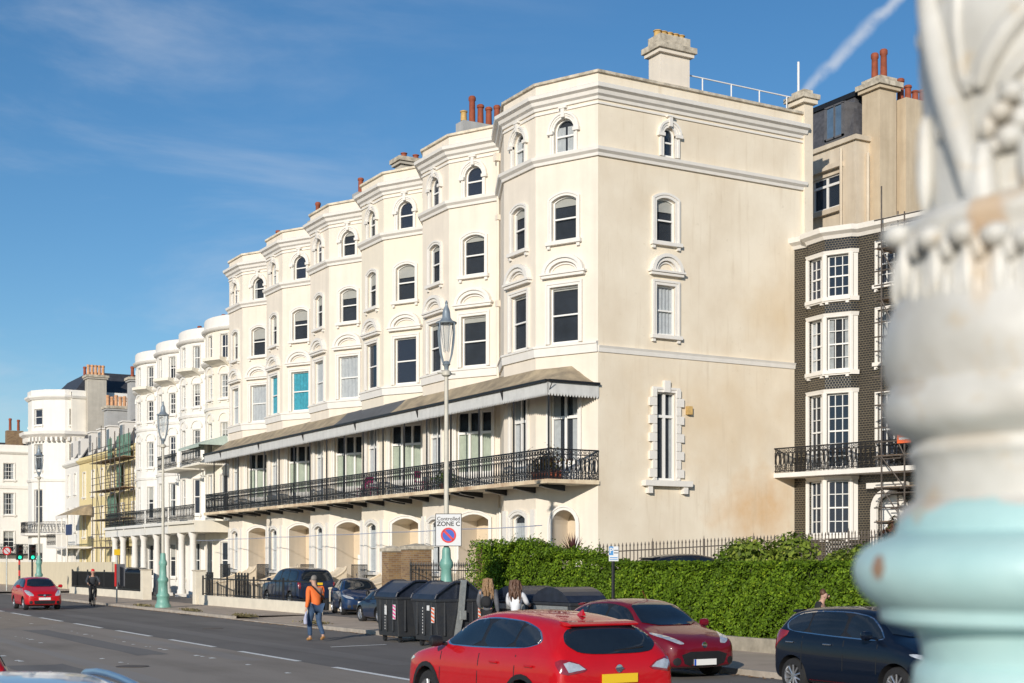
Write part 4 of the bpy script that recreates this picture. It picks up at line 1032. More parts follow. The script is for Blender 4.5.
def sheet(name, pts, z, m):
    b = MB(); b.poly([(x, y, z) for x, y in pts]); return struct(name, b, m)
def rect(x0, x1, y0, y1): return [(x0, y0), (x1, y0), (x1, y1), (x0, y1)]
sheet('ground', rect(-1500, 1500, -1500, 1500), -.02, M['pave'])
sheet('road', rect(-.2, 11.3, -120, 300), 0, M['road_old'])
sheet('road', rect(11.3, 17.4, -120, 300), 0, M['road_new'])
sheet('turning_lane_patch', [(8.2, 48.2), (11.15, 51.8), (11.15, 75), (6.5, 75), (6.9, 49.5)], .004, M['buff'])
b = MB()
for i in range(-4, 26):
    y0 = 29.2+6*i; yl = 4.0; b.poly([(11.22, y0, .008), (11.38, y0, .008), (11.38, y0+yl, .008), (11.22, y0+yl, .008)])
b.poly([(13.9, 33.6, .008), (15.6, 33.9, .008), (15.6, 34.05, .008), (13.9, 33.75, .008)])
struct('road_markings', b, M['line'])
b = MB()
for (a, c) in ((-120, 43.2), (52.0, 97)): b.box(17.4, 17.56, a, c, -.02, .12)
b.box(17.4, 17.56, 43.2, 52.0, -.02, .03); b.box(17.4, 17.56, 103, 300, -.02, .12)
struct('kerb', b, M['kerb'])
b = MB(); b.poly([(x, y, .115) for x, y in rect(17.56, 21.0, -120, 43.2)]); b.poly([(17.56, 43.2, .03), (21, 43.2, .10), (21, 52, .10), (17.56, 52, .03)]); b.poly([(x, y, .115) for x, y in rect(17.56, 21, 52, 97)]); b.poly([(x, y, .115) for x, y in rect(17.56, 24, 103, 300)])
struct('pavement', b, M['pave'])
b = MB(); b.poly([(x, y, .105) for x, y in rect(21.0, 27.2, 40.5, 97)]); struct('forecourt', b, M['yard'])
b = MB(); b.poly([(21.6, -60, .12), (26, -60, 1.0), (26, 40.98, 1.0), (21.6, 40.98, .12)]); b.poly([(26, -60, 1.0), (60, -60, 2.3), (60, 40.98, 2.3), (26, 40.98, 1.0)]); struct('side_street_slope', b, M['yard'])
sheet('side_road', rect(17.4, 60, 97, 103), .002, M['road_old'])
b = MB(); b.box(-40, -.2, -120, 300, -.02, .12); b.box(-.2, 1.55, -120, 2.3, -.02, .12); struct('promenade', b, M['pave'])
# gutter litter: dry leaves and dust caught against the far kerb
b = MB()
for i in range(900):
    y = rng.uniform(20, 80); x = 17.4-abs(rng.normal(0, .16))-.02; s = rng.uniform(.02, .06); a = rng.uniform(0, 6.28)
    c, d = math.cos(a)*s, math.sin(a)*s; b.poly([(x-c, y-d, .012), (x+d, y-c, .018), (x+c, y+d, .012), (x-d, y+c, .02)])
tag(b.build('gutter_leaves', M['tan'], fix=False), 'dry brown leaf litter scattered along the far kerb', 'leaf litter', kind='stuff')

def ragged(x0, x1, y0, y1, z, n=7):
    P_ = [(x0+(x1-x0)*i/n, y0+rng.uniform(-.12, .12)) for i in range(n)]+[(x1+rng.uniform(-.06, .06), y0+(y1-y0)*i/n) for i in range(n)]
    P_ += [(x1-(x1-x0)*i/n, y1+rng.uniform(-.12, .12)) for i in range(n)]+[(x0+rng.uniform(-.06, .06), y1-(y1-y0)*i/n) for i in range(n)]
    return [(x, y, z) for x, y in P_]
M['tar'] = asphalt('repair_tar', (.165, .155, .145), (.225, .21, .195), .3); M['palepatch'] = asphalt('pale_repair', (.24, .22, .198), (.33, .30, .27), .3)
b = MB()
for q in ((5.4, 6.6, 24, 31), (8.7, 9.5, 33, 47), (12.6, 13.3, 27, 60), (3.0, 4.2, 36, 44), (15.0, 16.2, 44, 50)): b.poly(ragged(*q, .004))
struct('road_patches', b, M['tar'])
b = MB()
for q in ((6.9, 7.3, 20, 70), (10.2, 10.8, 30, 42), (4.6, 5.0, 20, 60)): b.poly(ragged(*q, .003, 14))
struct('worn_wheel_tracks', b, M['palepatch'])
b = MB()
for i in range(60):
    y = rng.uniform(22, 60); x = rng.choice([5.9, 9.9, 7.8])+rng.normal(0, .06); s = rng.uniform(.02, .09); b.poly([(x-s, y-s*2, .009), (x+s, y-s*1.5, .009), (x+s*.8, y+s*2, .009), (x-s*.6, y+s, .009)])
struct('worn_paint_flecks', b, M['line'])
for (x, y, lab) in ((7.7, 29.5, 'round iron manhole cover in the nearer lane, left of the red crossover'), (14.4, 45.0, 'round iron manhole cover in the far lane, left of the man in orange')):
    b = MB(); b.lathe([(.34, .004), (.34, .012), (.30, .012), (.30, .009), (.05, .009)], (x, y), 24); tag(b.build('manhole_cover', M['oldiron']), lab, 'manhole cover')

for (y, lab) in ((57.0, 'iron drain grate in the gutter left of the man in orange'), (33.8, 'iron drain grate in the gutter behind the black bins')):
    b = MB(); b.box(16.95, 17.35, y, y+.45, .001, .010)
    for i in range(6): b.box(16.98, 17.32, y+.04+.07*i, y+.07+.07*i, .010, .016)
    tag(b.build('drain_grate', M['iron']), lab, 'drain')
n = 2600; y = np.concatenate([rng.normal(c, .5, n//4) for c in (44.5, 51.5, 58.5, 66.0)]); x = 17.75+rng.normal(0, .10, len(y)); zz = .13+np.abs(rng.normal(0, .035, len(y)))
wd = leaves(np.stack([x, y, zz], 1), rng.normal(0, .6, (len(y), 3))+np.array([0, 0, .8]), .05, rng.uniform(0, 1, len(y)), 'kerb_weeds', M['leaf3'])
tag(wd, 'dry straw-coloured weeds growing along the far kerb', 'weeds', kind='stuff')
# boundary walls
def wall_thing(name, label, x0, x1, y0, y1, z1, m_, cat='wall', cope=None):
    b = MB(); b.box(x0, x1, y0, y1, 0, z1, 0)
    if cope: b.box(x0-.04, x1+.04, y0-.04, y1+.04, z1, z1+.06, 1)
    return tag(b.build(name, [m_, cope or m_], bevel=.012), label, cat)
wall_thing('dwarf_wall', 'low white wall along the pavement, starting behind the man in orange', 20.85, 21.12, 52.0, 67.4, .58, M['wall_white'])
wall_thing('dwarf_wall', 'low white wall with black railings beside the far lamp post and red notice', 20.85, 21.12, 78.0, 96.0, .55, M['wall_white'])
wall_thing('boundary_wall', 'long cream boundary wall, head high, behind the red hatchback and cyclist', 24.0, 24.3, 97, 142, 2.2, M['wall_cream'])
wall_thing('gate_pier', 'short cream gate pier at the far end of the nearer low wall', 20.75, 21.25, 67.6, 68.1, 1.75, M['wall_white'], 'pier', M['trim_old'])
wall_thing('gate_pier', 'short cream gate pier at the near end of the farther low wall', 20.75, 21.25, 77.3, 77.8, 1.75, M['wall_white'], 'pier', M['trim_old'])
for lab, x0, y0, w, l, z in (('brown brick gate pier left of the other, beside the blue cars', 21.75, 47.15, .6, .6, 2.74),
                         ('wider brown brick gate pier, right of the other and next to the sign post', 21.75, 45.3, .85, .8, 2.80), ('ivy-covered brick pier at the hedge\'s left end', 21.35, 39.1, .5, .5, 2.85)):
    p = thing('brick_pier', lab, 'pier', (x0, y0, 0), 'brick gate piers')
    b = MB(); b.box(x0, x0+w, y0, y0+l, 0, z-.15); b.build('pier_shaft', M['brick'], p)
    b = MB(); b.box(x0-.06, x0+w+.06, y0-.06, y0+l+.06, z-.15, z-.03); cx, cy = x0+w/2, y0+l/2
    for a, c in (((x0-.04, y0-.04), (x0+w+.04, y0-.04)), ((x0+w+.04, y0-.04), (x0+w+.04, y0+l+.04)), ((x0+w+.04, y0+l+.04), (x0-.04, y0+l+.04)), ((x0-.04, y0+l+.04), (x0-.04, y0-.04))):
        b.poly([(*a, z-.03), (*c, z-.03), (cx, cy, z+.08)])
    b.build('pier_cap', M['trim_old'], p)

def spiked(label, p, q, z0a, z0b, hgt, step=.14, name='spiked_railing', cat='railing', finial=True, m_='iron', r=.011):
    t = thing(name, label, cat, (p[0], p[1], z0a)); p = Vector(p); q = Vector(q); d = q-p; L = d.length; n = int(L/step); fr = Fr(p, q)
    b = MB()
    for i in range(n+1):
        s = L*i/n; z0 = z0a+(z0b-z0a)*i/n; x, y, _ = fr.pt(s, 0); big = i % 14 == 0
        b.tube((x, y, z0), (x, y, z0+hgt-.12+(.1 if big else 0)), r*(2 if big else 1), 5, caps=False)
        if finial: b.tube((x, y, z0+hgt-.16), (x, y, z0+hgt-.10), .018, 5, r2=.03, caps=False); b.tube((x, y, z0+hgt-.10), (x, y, z0+hgt+(.1 if big else 0)), .03, 5, r2=.003, caps=False)
    b.build('pickets', M[m_], t, fix=False)
    b = MB()
    for h in (.15, hgt-.28):
        a = fr.pt(0, z0a+h); c = fr.pt(L, z0b+h); b.tube(a, c, .02, 5)
    b.build('rail', M[m_], t)
    return t
spiked('tall spiked iron railing between the brick gate piers and the hedge', (21.7, 45.2), (21.5, 39.7), .1, .1, 2.1)
spiked('long weathered spiked railing below the big blank end wall', (25.3, 38.4), (39.5, 36.6), .85, 1.6, 1.95, name='spiked_fence', cat='fence', m_='oldiron', r=.02)
def plainrail(label, x, y0, y1, z0, z1, step=.13, solid=None):
    t = thing('area_railing', label, 'railing', (x, y0, z0)); b = MB(); fr = Fr((x, y0), (x, y1))
    n = int(fr.L/step)
    for i in range(n+1): s = fr.L*i/n; b.fbox(fr, s-.009, s+.009, z0, z1, -.009, .009)
    b.build('bars', M['iron'], t, fix=False)
    b = MB(); b.fbox(fr, 0, fr.L, z1-.06, z1, -.03, .03); b.fbox(fr, 0, fr.L, z0+.06, z0+.1, -.015, .015); b.build('rail', M['iron'], t)
    for s in [0, fr.L*.25, fr.L*.5, fr.L*.75, fr.L]:
        b = MB(); b.tube((x, y0+s, z0-.05), (x, y0+s, z1+.12), .045, 6); b.build('rail_post', M['iron'], t)
plainrail('thin black railing on the low wall behind the man in orange', 21.0, 52.4, 67.2, .58, 1.42, .45)
plainrail('dense black railing on the low wall to the left of the far lamp post', 21.0, 78.3, 95.8, .55, 1.6, .085)
for i, (yy, lab) in enumerate(((66.1, 'dark railing panel behind the thin rail, left of the big blue four-by-four'), (71.6, 'dark railing panel between two cream stair walls, farther left'))):
    plainrail(lab, 22.6, yy-.9, yy+.9, .1, 1.55, .1)

# ------------------------------------------------------------------ foliage
def lump(P, k=1.3):
    return (np.sin(P[:, 0]*k*2.1+1)+np.sin(P[:, 1]*k*1.7+2)*np.cos(P[:, 2]*k*2.3)+np.sin((P[:, 1]+P[:, 2])*k*4.1))/3
def hedge_top(y): 
    k = np.clip((y-31.5)/6.5, 0, 1); base = 2.74+.16*np.sin(y*2.1)+.1*np.sin(y*5.3)
    return 2.19*(1-k)+base*k+.02*np.sin(y*7)
hd = thing('hedge', 'long clipped green hedge along the pavement, taller and looser at its left end', 'hedge', (21.3, 24, 0))
P = []; Q = []
def hs(n, face):
    y = rng.uniform(7, 38.9, n); zt = hedge_top(y)
    if face == 'front':
        z = .40+rng.uniform(0, 1, n)*(zt-.40); x = 21.22-.10*np.sin(z*2)+rng.uniform(0, 1, n)**1.6*.28+.05*np.sin(y*3.1+z*2)+.04*np.sin(y*9+z*7); nn = np.tile([-1., 0, .35], (n, 1))
    elif face == 'top':
        x = rng.uniform(21.2, 22.4, n); z = zt-rng.uniform(0, .12, n)+.03*np.sin(x*9+y*6); nn = np.tile([0., 0, 1], (n, 1))
    return np.stack([x, y, z], 1), nn+rng.normal(0, .55, (n, 3))
for n, f in ((105000, 'front'), (34000, 'top')):
    a, c = hs(n, f); P.append(a); Q.append(c)
n = 4500; z = rng.uniform(.3, 2.7, n); x = rng.uniform(21.2, 22.4, n); P.append(np.stack([x, 38.9-rng.uniform(0, .1, n), z], 1)); Q.append(np.tile([-.3, 1., .2], (n, 1))+rng.normal(0, .5, (n, 3)))
n = 5000; y = rng.uniform(33, 39.2, n); z = hedge_top(y)-.08+np.abs(rng.normal(0, .12, n))+.06*np.sin(y*4); P.append(np.stack([rng.uniform(21.15, 22.2, n), y, z], 1)); Q.append(np.tile([-.4, 0., 1], (n, 1))+rng.normal(0, .8, (n, 3)))
n = 3000; y = rng.uniform(37.3, 39.5, n); z = rng.uniform(.6, 2.9, n); P.append(np.stack([21.15-rng.uniform(0, .35, n)*np.sin(z), y, z], 1)); Q.append(np.tile([-1, .1, .3], (n, 1))+rng.normal(0, .6, (n, 3)))
P = np.concatenate(P); Q = np.concatenate(Q)
ti = .44+.17*lump(P)+.12*lump(P, .35)+rng.normal(0, .19, len(P)); kp = (lump(P, 2.7)+.5*lump(P, 5.1) < .95) | (rng.uniform(0, 1, len(P)) < .4); P = P[kp]; Q = Q[kp]; ti = ti[kp]
leaves(P, Q, .048, ti, 'foliage', M['leaf'], hd)
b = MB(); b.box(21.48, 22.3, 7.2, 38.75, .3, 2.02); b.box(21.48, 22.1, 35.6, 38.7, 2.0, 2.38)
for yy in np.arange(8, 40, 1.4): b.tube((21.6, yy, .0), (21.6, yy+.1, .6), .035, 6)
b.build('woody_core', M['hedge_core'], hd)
wall_thing('garden_wall', 'low stained concrete wall under the clipped hedge', 20.98, 21.2, 6, 38.9, .44, M['conc'])

def shrub(label, c, r, n, size, m_, name='shrub', aspect=1.7, stems=6, cat='shrub', up=.3, ball=True):
    t = thing(name, label, cat, c, 'shrubs behind the hedge'); P = []
    k = max(3, int(7*r[0])); ctr = rng.normal(0, .42, (k, 3)); ctr[:, 2] = np.abs(ctr[:, 2])*.8+.4
    d = rng.normal(size=(n, 3)); d /= np.linalg.norm(d, axis=1, keepdims=True); w = ctr[rng.integers(0, k, n)]
    rad = .42*rng.uniform(.6, 1.05, (n, 1)); L = w+d*rad
    P = np.array(c)+L*np.array(r); P[:, 2] = np.maximum(P[:, 2], c[2]+.05)
    ti = .35+.35*d[:, 2]*0+.25*lump(P, 2)+rng.normal(0, .18, n)
    leaves(P, d+np.array([0, 0, up])+rng.normal(0, .4, (n, 3)), size, ti, 'foliage', m_, t, aspect)
    b = MB()
    for i in range(stems):
        e = np.array(c)+ctr[i % k]*np.array(r); b.path([tuple(c), tuple((np.array(c)*.5+e*.5)+rng.normal(0, .05, 3)), tuple(e)], .018, 5)
    b.build('stems', M['bark'], t)
    return t
shrub('low dark green bush right of the parked car roof above the hedge', (25.0, 31.6, .95), (1.0, 1.0, 1.25), 4200, .07, M['leaf'])
shrub('straw-coloured grassy bush between green shrubs above the hedge', (25.2, 30.2, 1.0), (1.0, .9, 1.35), 2600, .05, M['leaf3'], aspect=5, up=1.2)
shrub('broad bright yellow-green shrub above the hedge below the bay-windowed tiled house', (24.6, 27.6, .9), (1.5, 1.9, 1.3), 9000, .085, M['leaf2'])
shrub('tall yellow-flecked shrub just right of the straw-coloured bush', (25.4, 29.9, 1.0), (1.0, 1.1, 1.25), 5000, .08, M['leaf2'])
shrub('dark reddish bush near the pale pillar, behind the hedge', (25.0, 24.6, .9), (.9, .8, 1.5), 6500, .07, M['leafr2'])
shrub('pale green loose bush at the hedge\'s hidden right end', (24.6, 23.5, .9), (1.2, 1.4, 1.3), 5000, .08, M['leaf2'])
shrub('low mid-green bush between the broad yellow-green shrub and the pale pillar', (24.4, 25.6, .9), (1.1, 1.3, 1.25), 6000, .075, M['leaf2'])
cp = thing('cordyline', 'spiky dark purple cordyline rising above the left part of the hedge', 'plant', (22.3, 35.3, .5))
b = MB(); c0 = Vector((22.3, 35.3, 2.32))
for i in range(85):
    a = rng.uniform(0, 6.28); el = rng.uniform(.35, 1.45); L = rng.uniform(.55, .85); d = Vector((math.cos(a)*math.cos(el), math.sin(a)*math.cos(el), math.sin(el))); s = d.cross(Vector((0, 0, 1))).normalized()*.026
    m1 = c0+d*L*.55; m2 = c0+d*L+Vector((0, 0, -.16*(1.5-el)))
    b.poly([c0-s*.6, c0+s*.6, m1+s, m1-s]); b.poly([m1-s, m1+s, m2])
b.build('spiky_leaves', M['purple'], cp, fix=False)
b = MB(); b.tube((22.3, 35.3, .4), (22.3, 35.3, 2.36), .05, 8); b.build('stem', M['bark'], cp)
pl = thing('potted_plant', 'reddish leafy plant on the balcony at the terrace\'s near corner', 'plant', (25.5, 41.7, ZB))
n = 900; d = rng.normal(size=(n, 3)); P = np.array([25.45, 42.0, ZB+.62])+d*np.array([.2, .45, .24]); leaves(P, d, .06, rng.uniform(0, 1, n), 'foliage', M['leafr2'], pl)
b = MB(); b.box(25.2, 25.7, 41.4, 42.6, ZB, ZB+.35); b.build('trough', M['pot_red'], pl)
pl = thing('potted_plant', 'low green pot plant on the balcony above the controlled zone sign', 'plant', (25.4, 49.8, ZB))
n = 500; d = rng.normal(size=(n, 3)); P = np.array([25.4, 49.8, ZB+.5])+d*np.array([.15, .3, .2]); leaves(P, d, .06, rng.uniform(.2, .8, n), 'foliage', M['leaf'], pl)
b = MB(); b.lathe([(.14, 0), (.2, .3), (.18, .3)], (25.4, 49.8), 12, z0=ZB); b.build('pot', M['pot_red'], pl)

# ------------------------------------------------------------------ lamp posts and signs
def lamp(loc, label):
    t = thing('street_lamp', label, 'street lamp', (0, 0, 0), 'ornate seafront lamp posts')
    b = MB(); b.lathe([(.36, 0), (.36, .12), (.30, .2), (.27, .45), (.30, .5), (.30, .58), (.22, .68), (.20, 1.15), (.24, 1.2), (.25, 1.3), (.17, 1.42), (.15, 1.9), (.19, 1.98), (.19, 2.08), (.13, 2.2), (.12, 2.42), (.10, 2.5)], n=14)
    for i in range(8): a = i*math.pi/4; b.tube((.21*math.cos(a), .21*math.sin(a), .68), (.19*math.cos(a), .19*math.sin(a), 1.15), .02, 5)
    b.build('base', M['teal'], t, smooth=True)
    b = MB(); b.lathe([(.075, 2.45), (.066, 4.5), (.056, 7.3), (.13, 7.35), (.13, 7.45), (.07, 7.5)], n=12); b.tube((-.28, 0, 7.4), (.28, 0, 7.4), .025, 6); b.tube((.28, 0, 7.4), (.28, 0, 7.4), .04, 6); b.build('column', M['post'], t, smooth=True)
    b = MB(); b.lathe([(.06, 7.48), (.07, 7.6), (.12, 7.66), (.06, 7.75)], n=10)
    for i in range(4):
        a = i*math.pi/2+.4; pts = [(.05, 7.62), (.12, 7.70), (.21, 7.93), (.27, 8.22), (.30, 8.52), (.29, 8.80)]; b.path([(r*math.cos(a), r*math.sin(a), z) for r, z in pts], .019, 6)
    b.build('scroll_bracket', M['lantern'], t, smooth=True)
    b = MB(); b.lathe([(.05, 8.05), (.08, 8.15), (.15, 8.79)], n=8); b.build('lantern_glass', M['lglass'], t, smooth=True)
    b = MB()
    for i in range(4): a = i*math.pi/2; b.tube((.08*math.cos(a), .08*math.sin(a), 8.0), (.195*math.cos(a), .195*math.sin(a), 8.80), .008, 4)
    b.lathe([(.29, 8.80), (.30, 8.84), (.18, 8.89), (.12, 8.98), (.105, 9.14), (.085, 9.21), (.05, 9.29), (.035, 9.35), (.048, 9.39), (.01, 9.46)], n=14); b.build('lantern_hood', M['lantern'], t, smooth=True)
    t.location = loc
    t['label'] = label
    return t
l1 = lamp((18.0, 35.15, .11), 'near ornate lamp post with the zone sign, standing behind the black bins')
l2 = copy_tree(l1); l2.location = (18.0, 63.6, .11); l2['label'] = 'far ornate lamp post with teal base in front of the white bow fronts'
l3 = copy_tree(l1); l3.location = (18.0, 91.5, .11); l3['label'] = 'most distant ornate lamp post, rising behind the red hatchback'

def text_mesh(name, txt, size, m_, parent, M4, bold=.0, align='CENTER'):
    cu = bpy.data.curves.new(name, 'FONT'); cu.body = txt; cu.size = size; cu.align_x = align; cu.align_y = 'CENTER'; cu.extrude = .001; cu.offset = bold
    tmp = bpy.data.objects.new('tmp', cu); COL.objects.link(tmp); dg = bpy.context.evaluated_depsgraph_get(); me = bpy.data.meshes.new_from_object(tmp.evaluated_get(dg))
    bpy.data.objects.remove(tmp); me.name = name; me.transform(M4); me.materials.clear(); me.materials.append(m_)
    o = bpy.data.objects.new(name, me); COL.objects.link(o); o.parent = parent; return o
def sign_frame(rz):    # local sign: x right, z up, facing -y, turned by rz
    return Matrix.Rotation(R(90), 4, 'X')
zs = thing('zone_sign', 'white rectangular parking zone sign with no-waiting roundel on the near lamp post', 'sign', (17.98, 34.98, 0), rz=-.52)
H0 = 3.10
b = MB(); b.box(-.37, .37, -.02, 0, H0-.46, H0+.46, 1); b.box(-.35, .35, -.026, -.02, H0-.44, H0+.44, 0); b.build('sign_plate', [M['sign_w'], M['sign_k']], zs)
T = Matrix.Translation((0, -.029, H0+.31)) @ sign_frame(0); text_mesh('lettering', 'Controlled', .145, M['sign_k'], zs, T, .002)
T = Matrix.Translation((0, -.029, H0+.165)) @ sign_frame(0); text_mesh('lettering', 'ZONE C', .175, M['sign_k'], zs, T, .004)
def disc(r0, r1, y, z, n=32):
    b = MB()
    for i in range(n):
        a, c = 2*math.pi*i/n, 2*math.pi*(i+1)/n
        if r0 == 0: b.poly([(0, y, z), (r1*math.cos(a), y, z+r1*math.sin(a)), (r1*math.cos(c), y, z+r1*math.sin(c))])
        else: b.poly([(r0*math.cos(a), y, z+r0*math.sin(a)), (r1*math.cos(a), y, z+r1*math.sin(a)), (r1*math.cos(c), y, z+r1*math.sin(c)), (r0*math.cos(c), y, z+r0*math.sin(c))])
    return b
disc(0, .20, -.030, H0-.15).build('roundel', M['sign_b'], zs, fix=False)
b = disc(.165, .215, -.034, H0-.15); s = .022; b.poly([(-.135-s, -.034, H0-.15+.135-s), (-.135+s, -.034, H0-.15+.135+s), (.135+s, -.034, H0-.15-.135+s), (.135-s, -.034, H0-.15-.135-s)]); b.build('red_ring', M['sign_r'], zs, fix=False)
b = MB(); b.box(-.1, .1, 0, .16, H0+.2, H0+.24); b.box(-.1, .1, 0, .16, H0-.3, H0-.26); b.build('clamp', M['steel'], zs)

ps = thing('parking_sign', 'small blue and white parking sign on a black pole in front of the hedge', 'sign', (18.1, 26.9, .1), rz=-.55)
b = MB(); b.tube((0, .03, 0), (0, .03, 2.25), .04, 8); b.build('pole', M['iron'], ps)
b = MB(); b.box(-.10, .12, -.02, 0, 2.12, 2.46, 0); b.box(-.10, 0.0, -.024, -.02, 2.26, 2.46, 1); b.box(.015, .11, -.024, -.02, 2.36, 2.38, 2); b.box(.015, .11, -.024, -.02, 2.3, 2.32, 2); b.box(-.08, .1, -.024, -.02, 2.19, 2.21, 1); b.box(-.08, .1, -.024, -.02, 2.15, 2.165, 1); b.build('sign_plate', [M['sign_w'], M['sign_b2'], M['sign_k']], ps)
T = Matrix.Translation((-.05, -.027, 2.36)) @ sign_frame(0); text_mesh('lettering', 'P', .17, M['sign_w'], ps, T, .003)

rb = thing('notice_post', 'slim post with a red-edged notice board, right of the cyclist', 'sign', (18.1, 72.4, .1))
b = MB(); b.tube((18.1, 72.4, .1), (18.1, 72.4, 3.0), .04, 8); b.build('pole', M['steel'], rb)
b = MB(); b.box(18.12, 18.18, 72.1, 72.6, 1.0, 2.0, 0); b.box(18.0, 18.5, 72.34, 72.38, .95, 2.1, 0); b.box(17.98, 18.06, 72.32, 72.40, .95, 2.1, 1); b.build('notice_board', [M['cloth_g'], M['sign_r']], rb)
b = MB(); b.box(17.95, 18.25, 72.33, 72.36, 2.55, 2.85); b.build('small_panel', M['plate_y'], rb)

def traffic_light(loc, label, striped):
    t = thing('traffic_light', label, 'traffic light', loc, 'pair of green traffic lights'); x, y, z = loc
    b = MB(); zz = 0; i = 0
    while zz < 2.4: b.tube((x, y, zz), (x, y, zz+.4), .07, 8, mi=(i % 2) if striped else 0); zz += .4; i += 1
    b.build('pole', [M['iron'], M['sign_r']], t)
    b = MB(); b.box(x-.22, x+.22, y-.18, y+.1, 2.35, 3.45)
    for k in range(3):
        zc = 3.22-.34*k
        for q in range(7):
            a = math.pi*q/6; a2 = math.pi*(q+1)/6
            if q < 6: b.poly([(x+.15*math.cos(a), y-.18, zc+.15*math.sin(a)), (x+.15*math.cos(a2), y-.18, zc+.15*math.sin(a2)), (x+.15*math.cos(a2), y-.4, zc+.15*math.sin(a2)), (x+.15*math.cos(a), y-.4, zc+.15*math.sin(a))])
    b.build('signal_head', M['iron'], t)
    for k, mn in enumerate(('lens_off', 'lens_off', 'lens_green')):
        zc = 3.22-.34*k; b = MB(); b.poly([(x+.12*math.cos(2*math.pi*i/14), y-.19, zc+.12*math.sin(2*math.pi*i/14)) for i in range(14)]); b.build('lens', M[mn], t, fix=False)
traffic_light((19.3, 105, 0), 'left traffic light showing green on a red and black pole', True)
traffic_light((20.0, 104.0, 0), 'right traffic light showing green on a black pole, above the red hatchback', False)
b = MB(); x, y = 18.6, 106; b.tube((x, y, 0), (x, y, 3.4), .05, 8, 0)
rs = thing('round_sign', 'round red-ringed sign at the far left beside the traffic lights', 'sign', (x, y, 0)); b.build('pole', M['steel'], rs)
b = MB()
for i in range(20):
    a, c = 2*math.pi*i/20, 2*math.pi*(i+1)/20; z = 3.0; b.poly([(x, y-.07, z), (x+.22*math.cos(a), y-.07, z+.22*math.sin(a)), (x+.22*math.cos(c), y-.07, z+.22*math.sin(c))], 0)
    b.poly([(x+.22*math.cos(a), y-.075, z+.22*math.sin(a)), (x+.31*math.cos(a), y-.075, z+.31*math.sin(a)), (x+.31*math.cos(c), y-.075, z+.31*math.sin(c)), (x+.22*math.cos(c), y-.075, z+.22*math.sin(c))], 1)
b.poly([(x-.24, y-.08, z+.2), (x-.2, y-.08, z+.24), (x+.24, y-.08, z-.2), (x+.2, y-.08, z-.24)], 1)
b.build('sign_plate', [M['sign_w'], M['sign_r']], rs, fix=False)
for i in range(3):
    xx = 22.0+i*.8; b = MB(); b.tube((xx, 99, 0), (xx, 99, 1.15), .07, 8); b.lathe([(.09, 1.1), (.09, 1.2), (.03, 1.26)], (xx, 99), 10)
    tag(b.build('bollard', M['iron'], smooth=True), ['black bollard nearest the red hatchback, first of three', 'middle one of three black bollards left of the cyclist', 'black bollard nearest the cyclist, last of three'][i], 'bollard', 'black bollards by the boundary wall')
for (xx, yy, lab) in ((22.0, 49.6, 'dark bollard at the drive entrance right of the man in orange'), (20.9, 51.9, 'dark bollard at the end of the low wall behind the man in orange')):
    b = MB(); b.tube((xx, yy, 0), (xx, yy, 1.05), .06, 8); b.lathe([(.08, .95), (.08, 1.06), (.02, 1.12)], (xx, yy), 10); tag(b.build('bollard', M['iron'], smooth=True), lab, 'bollard')

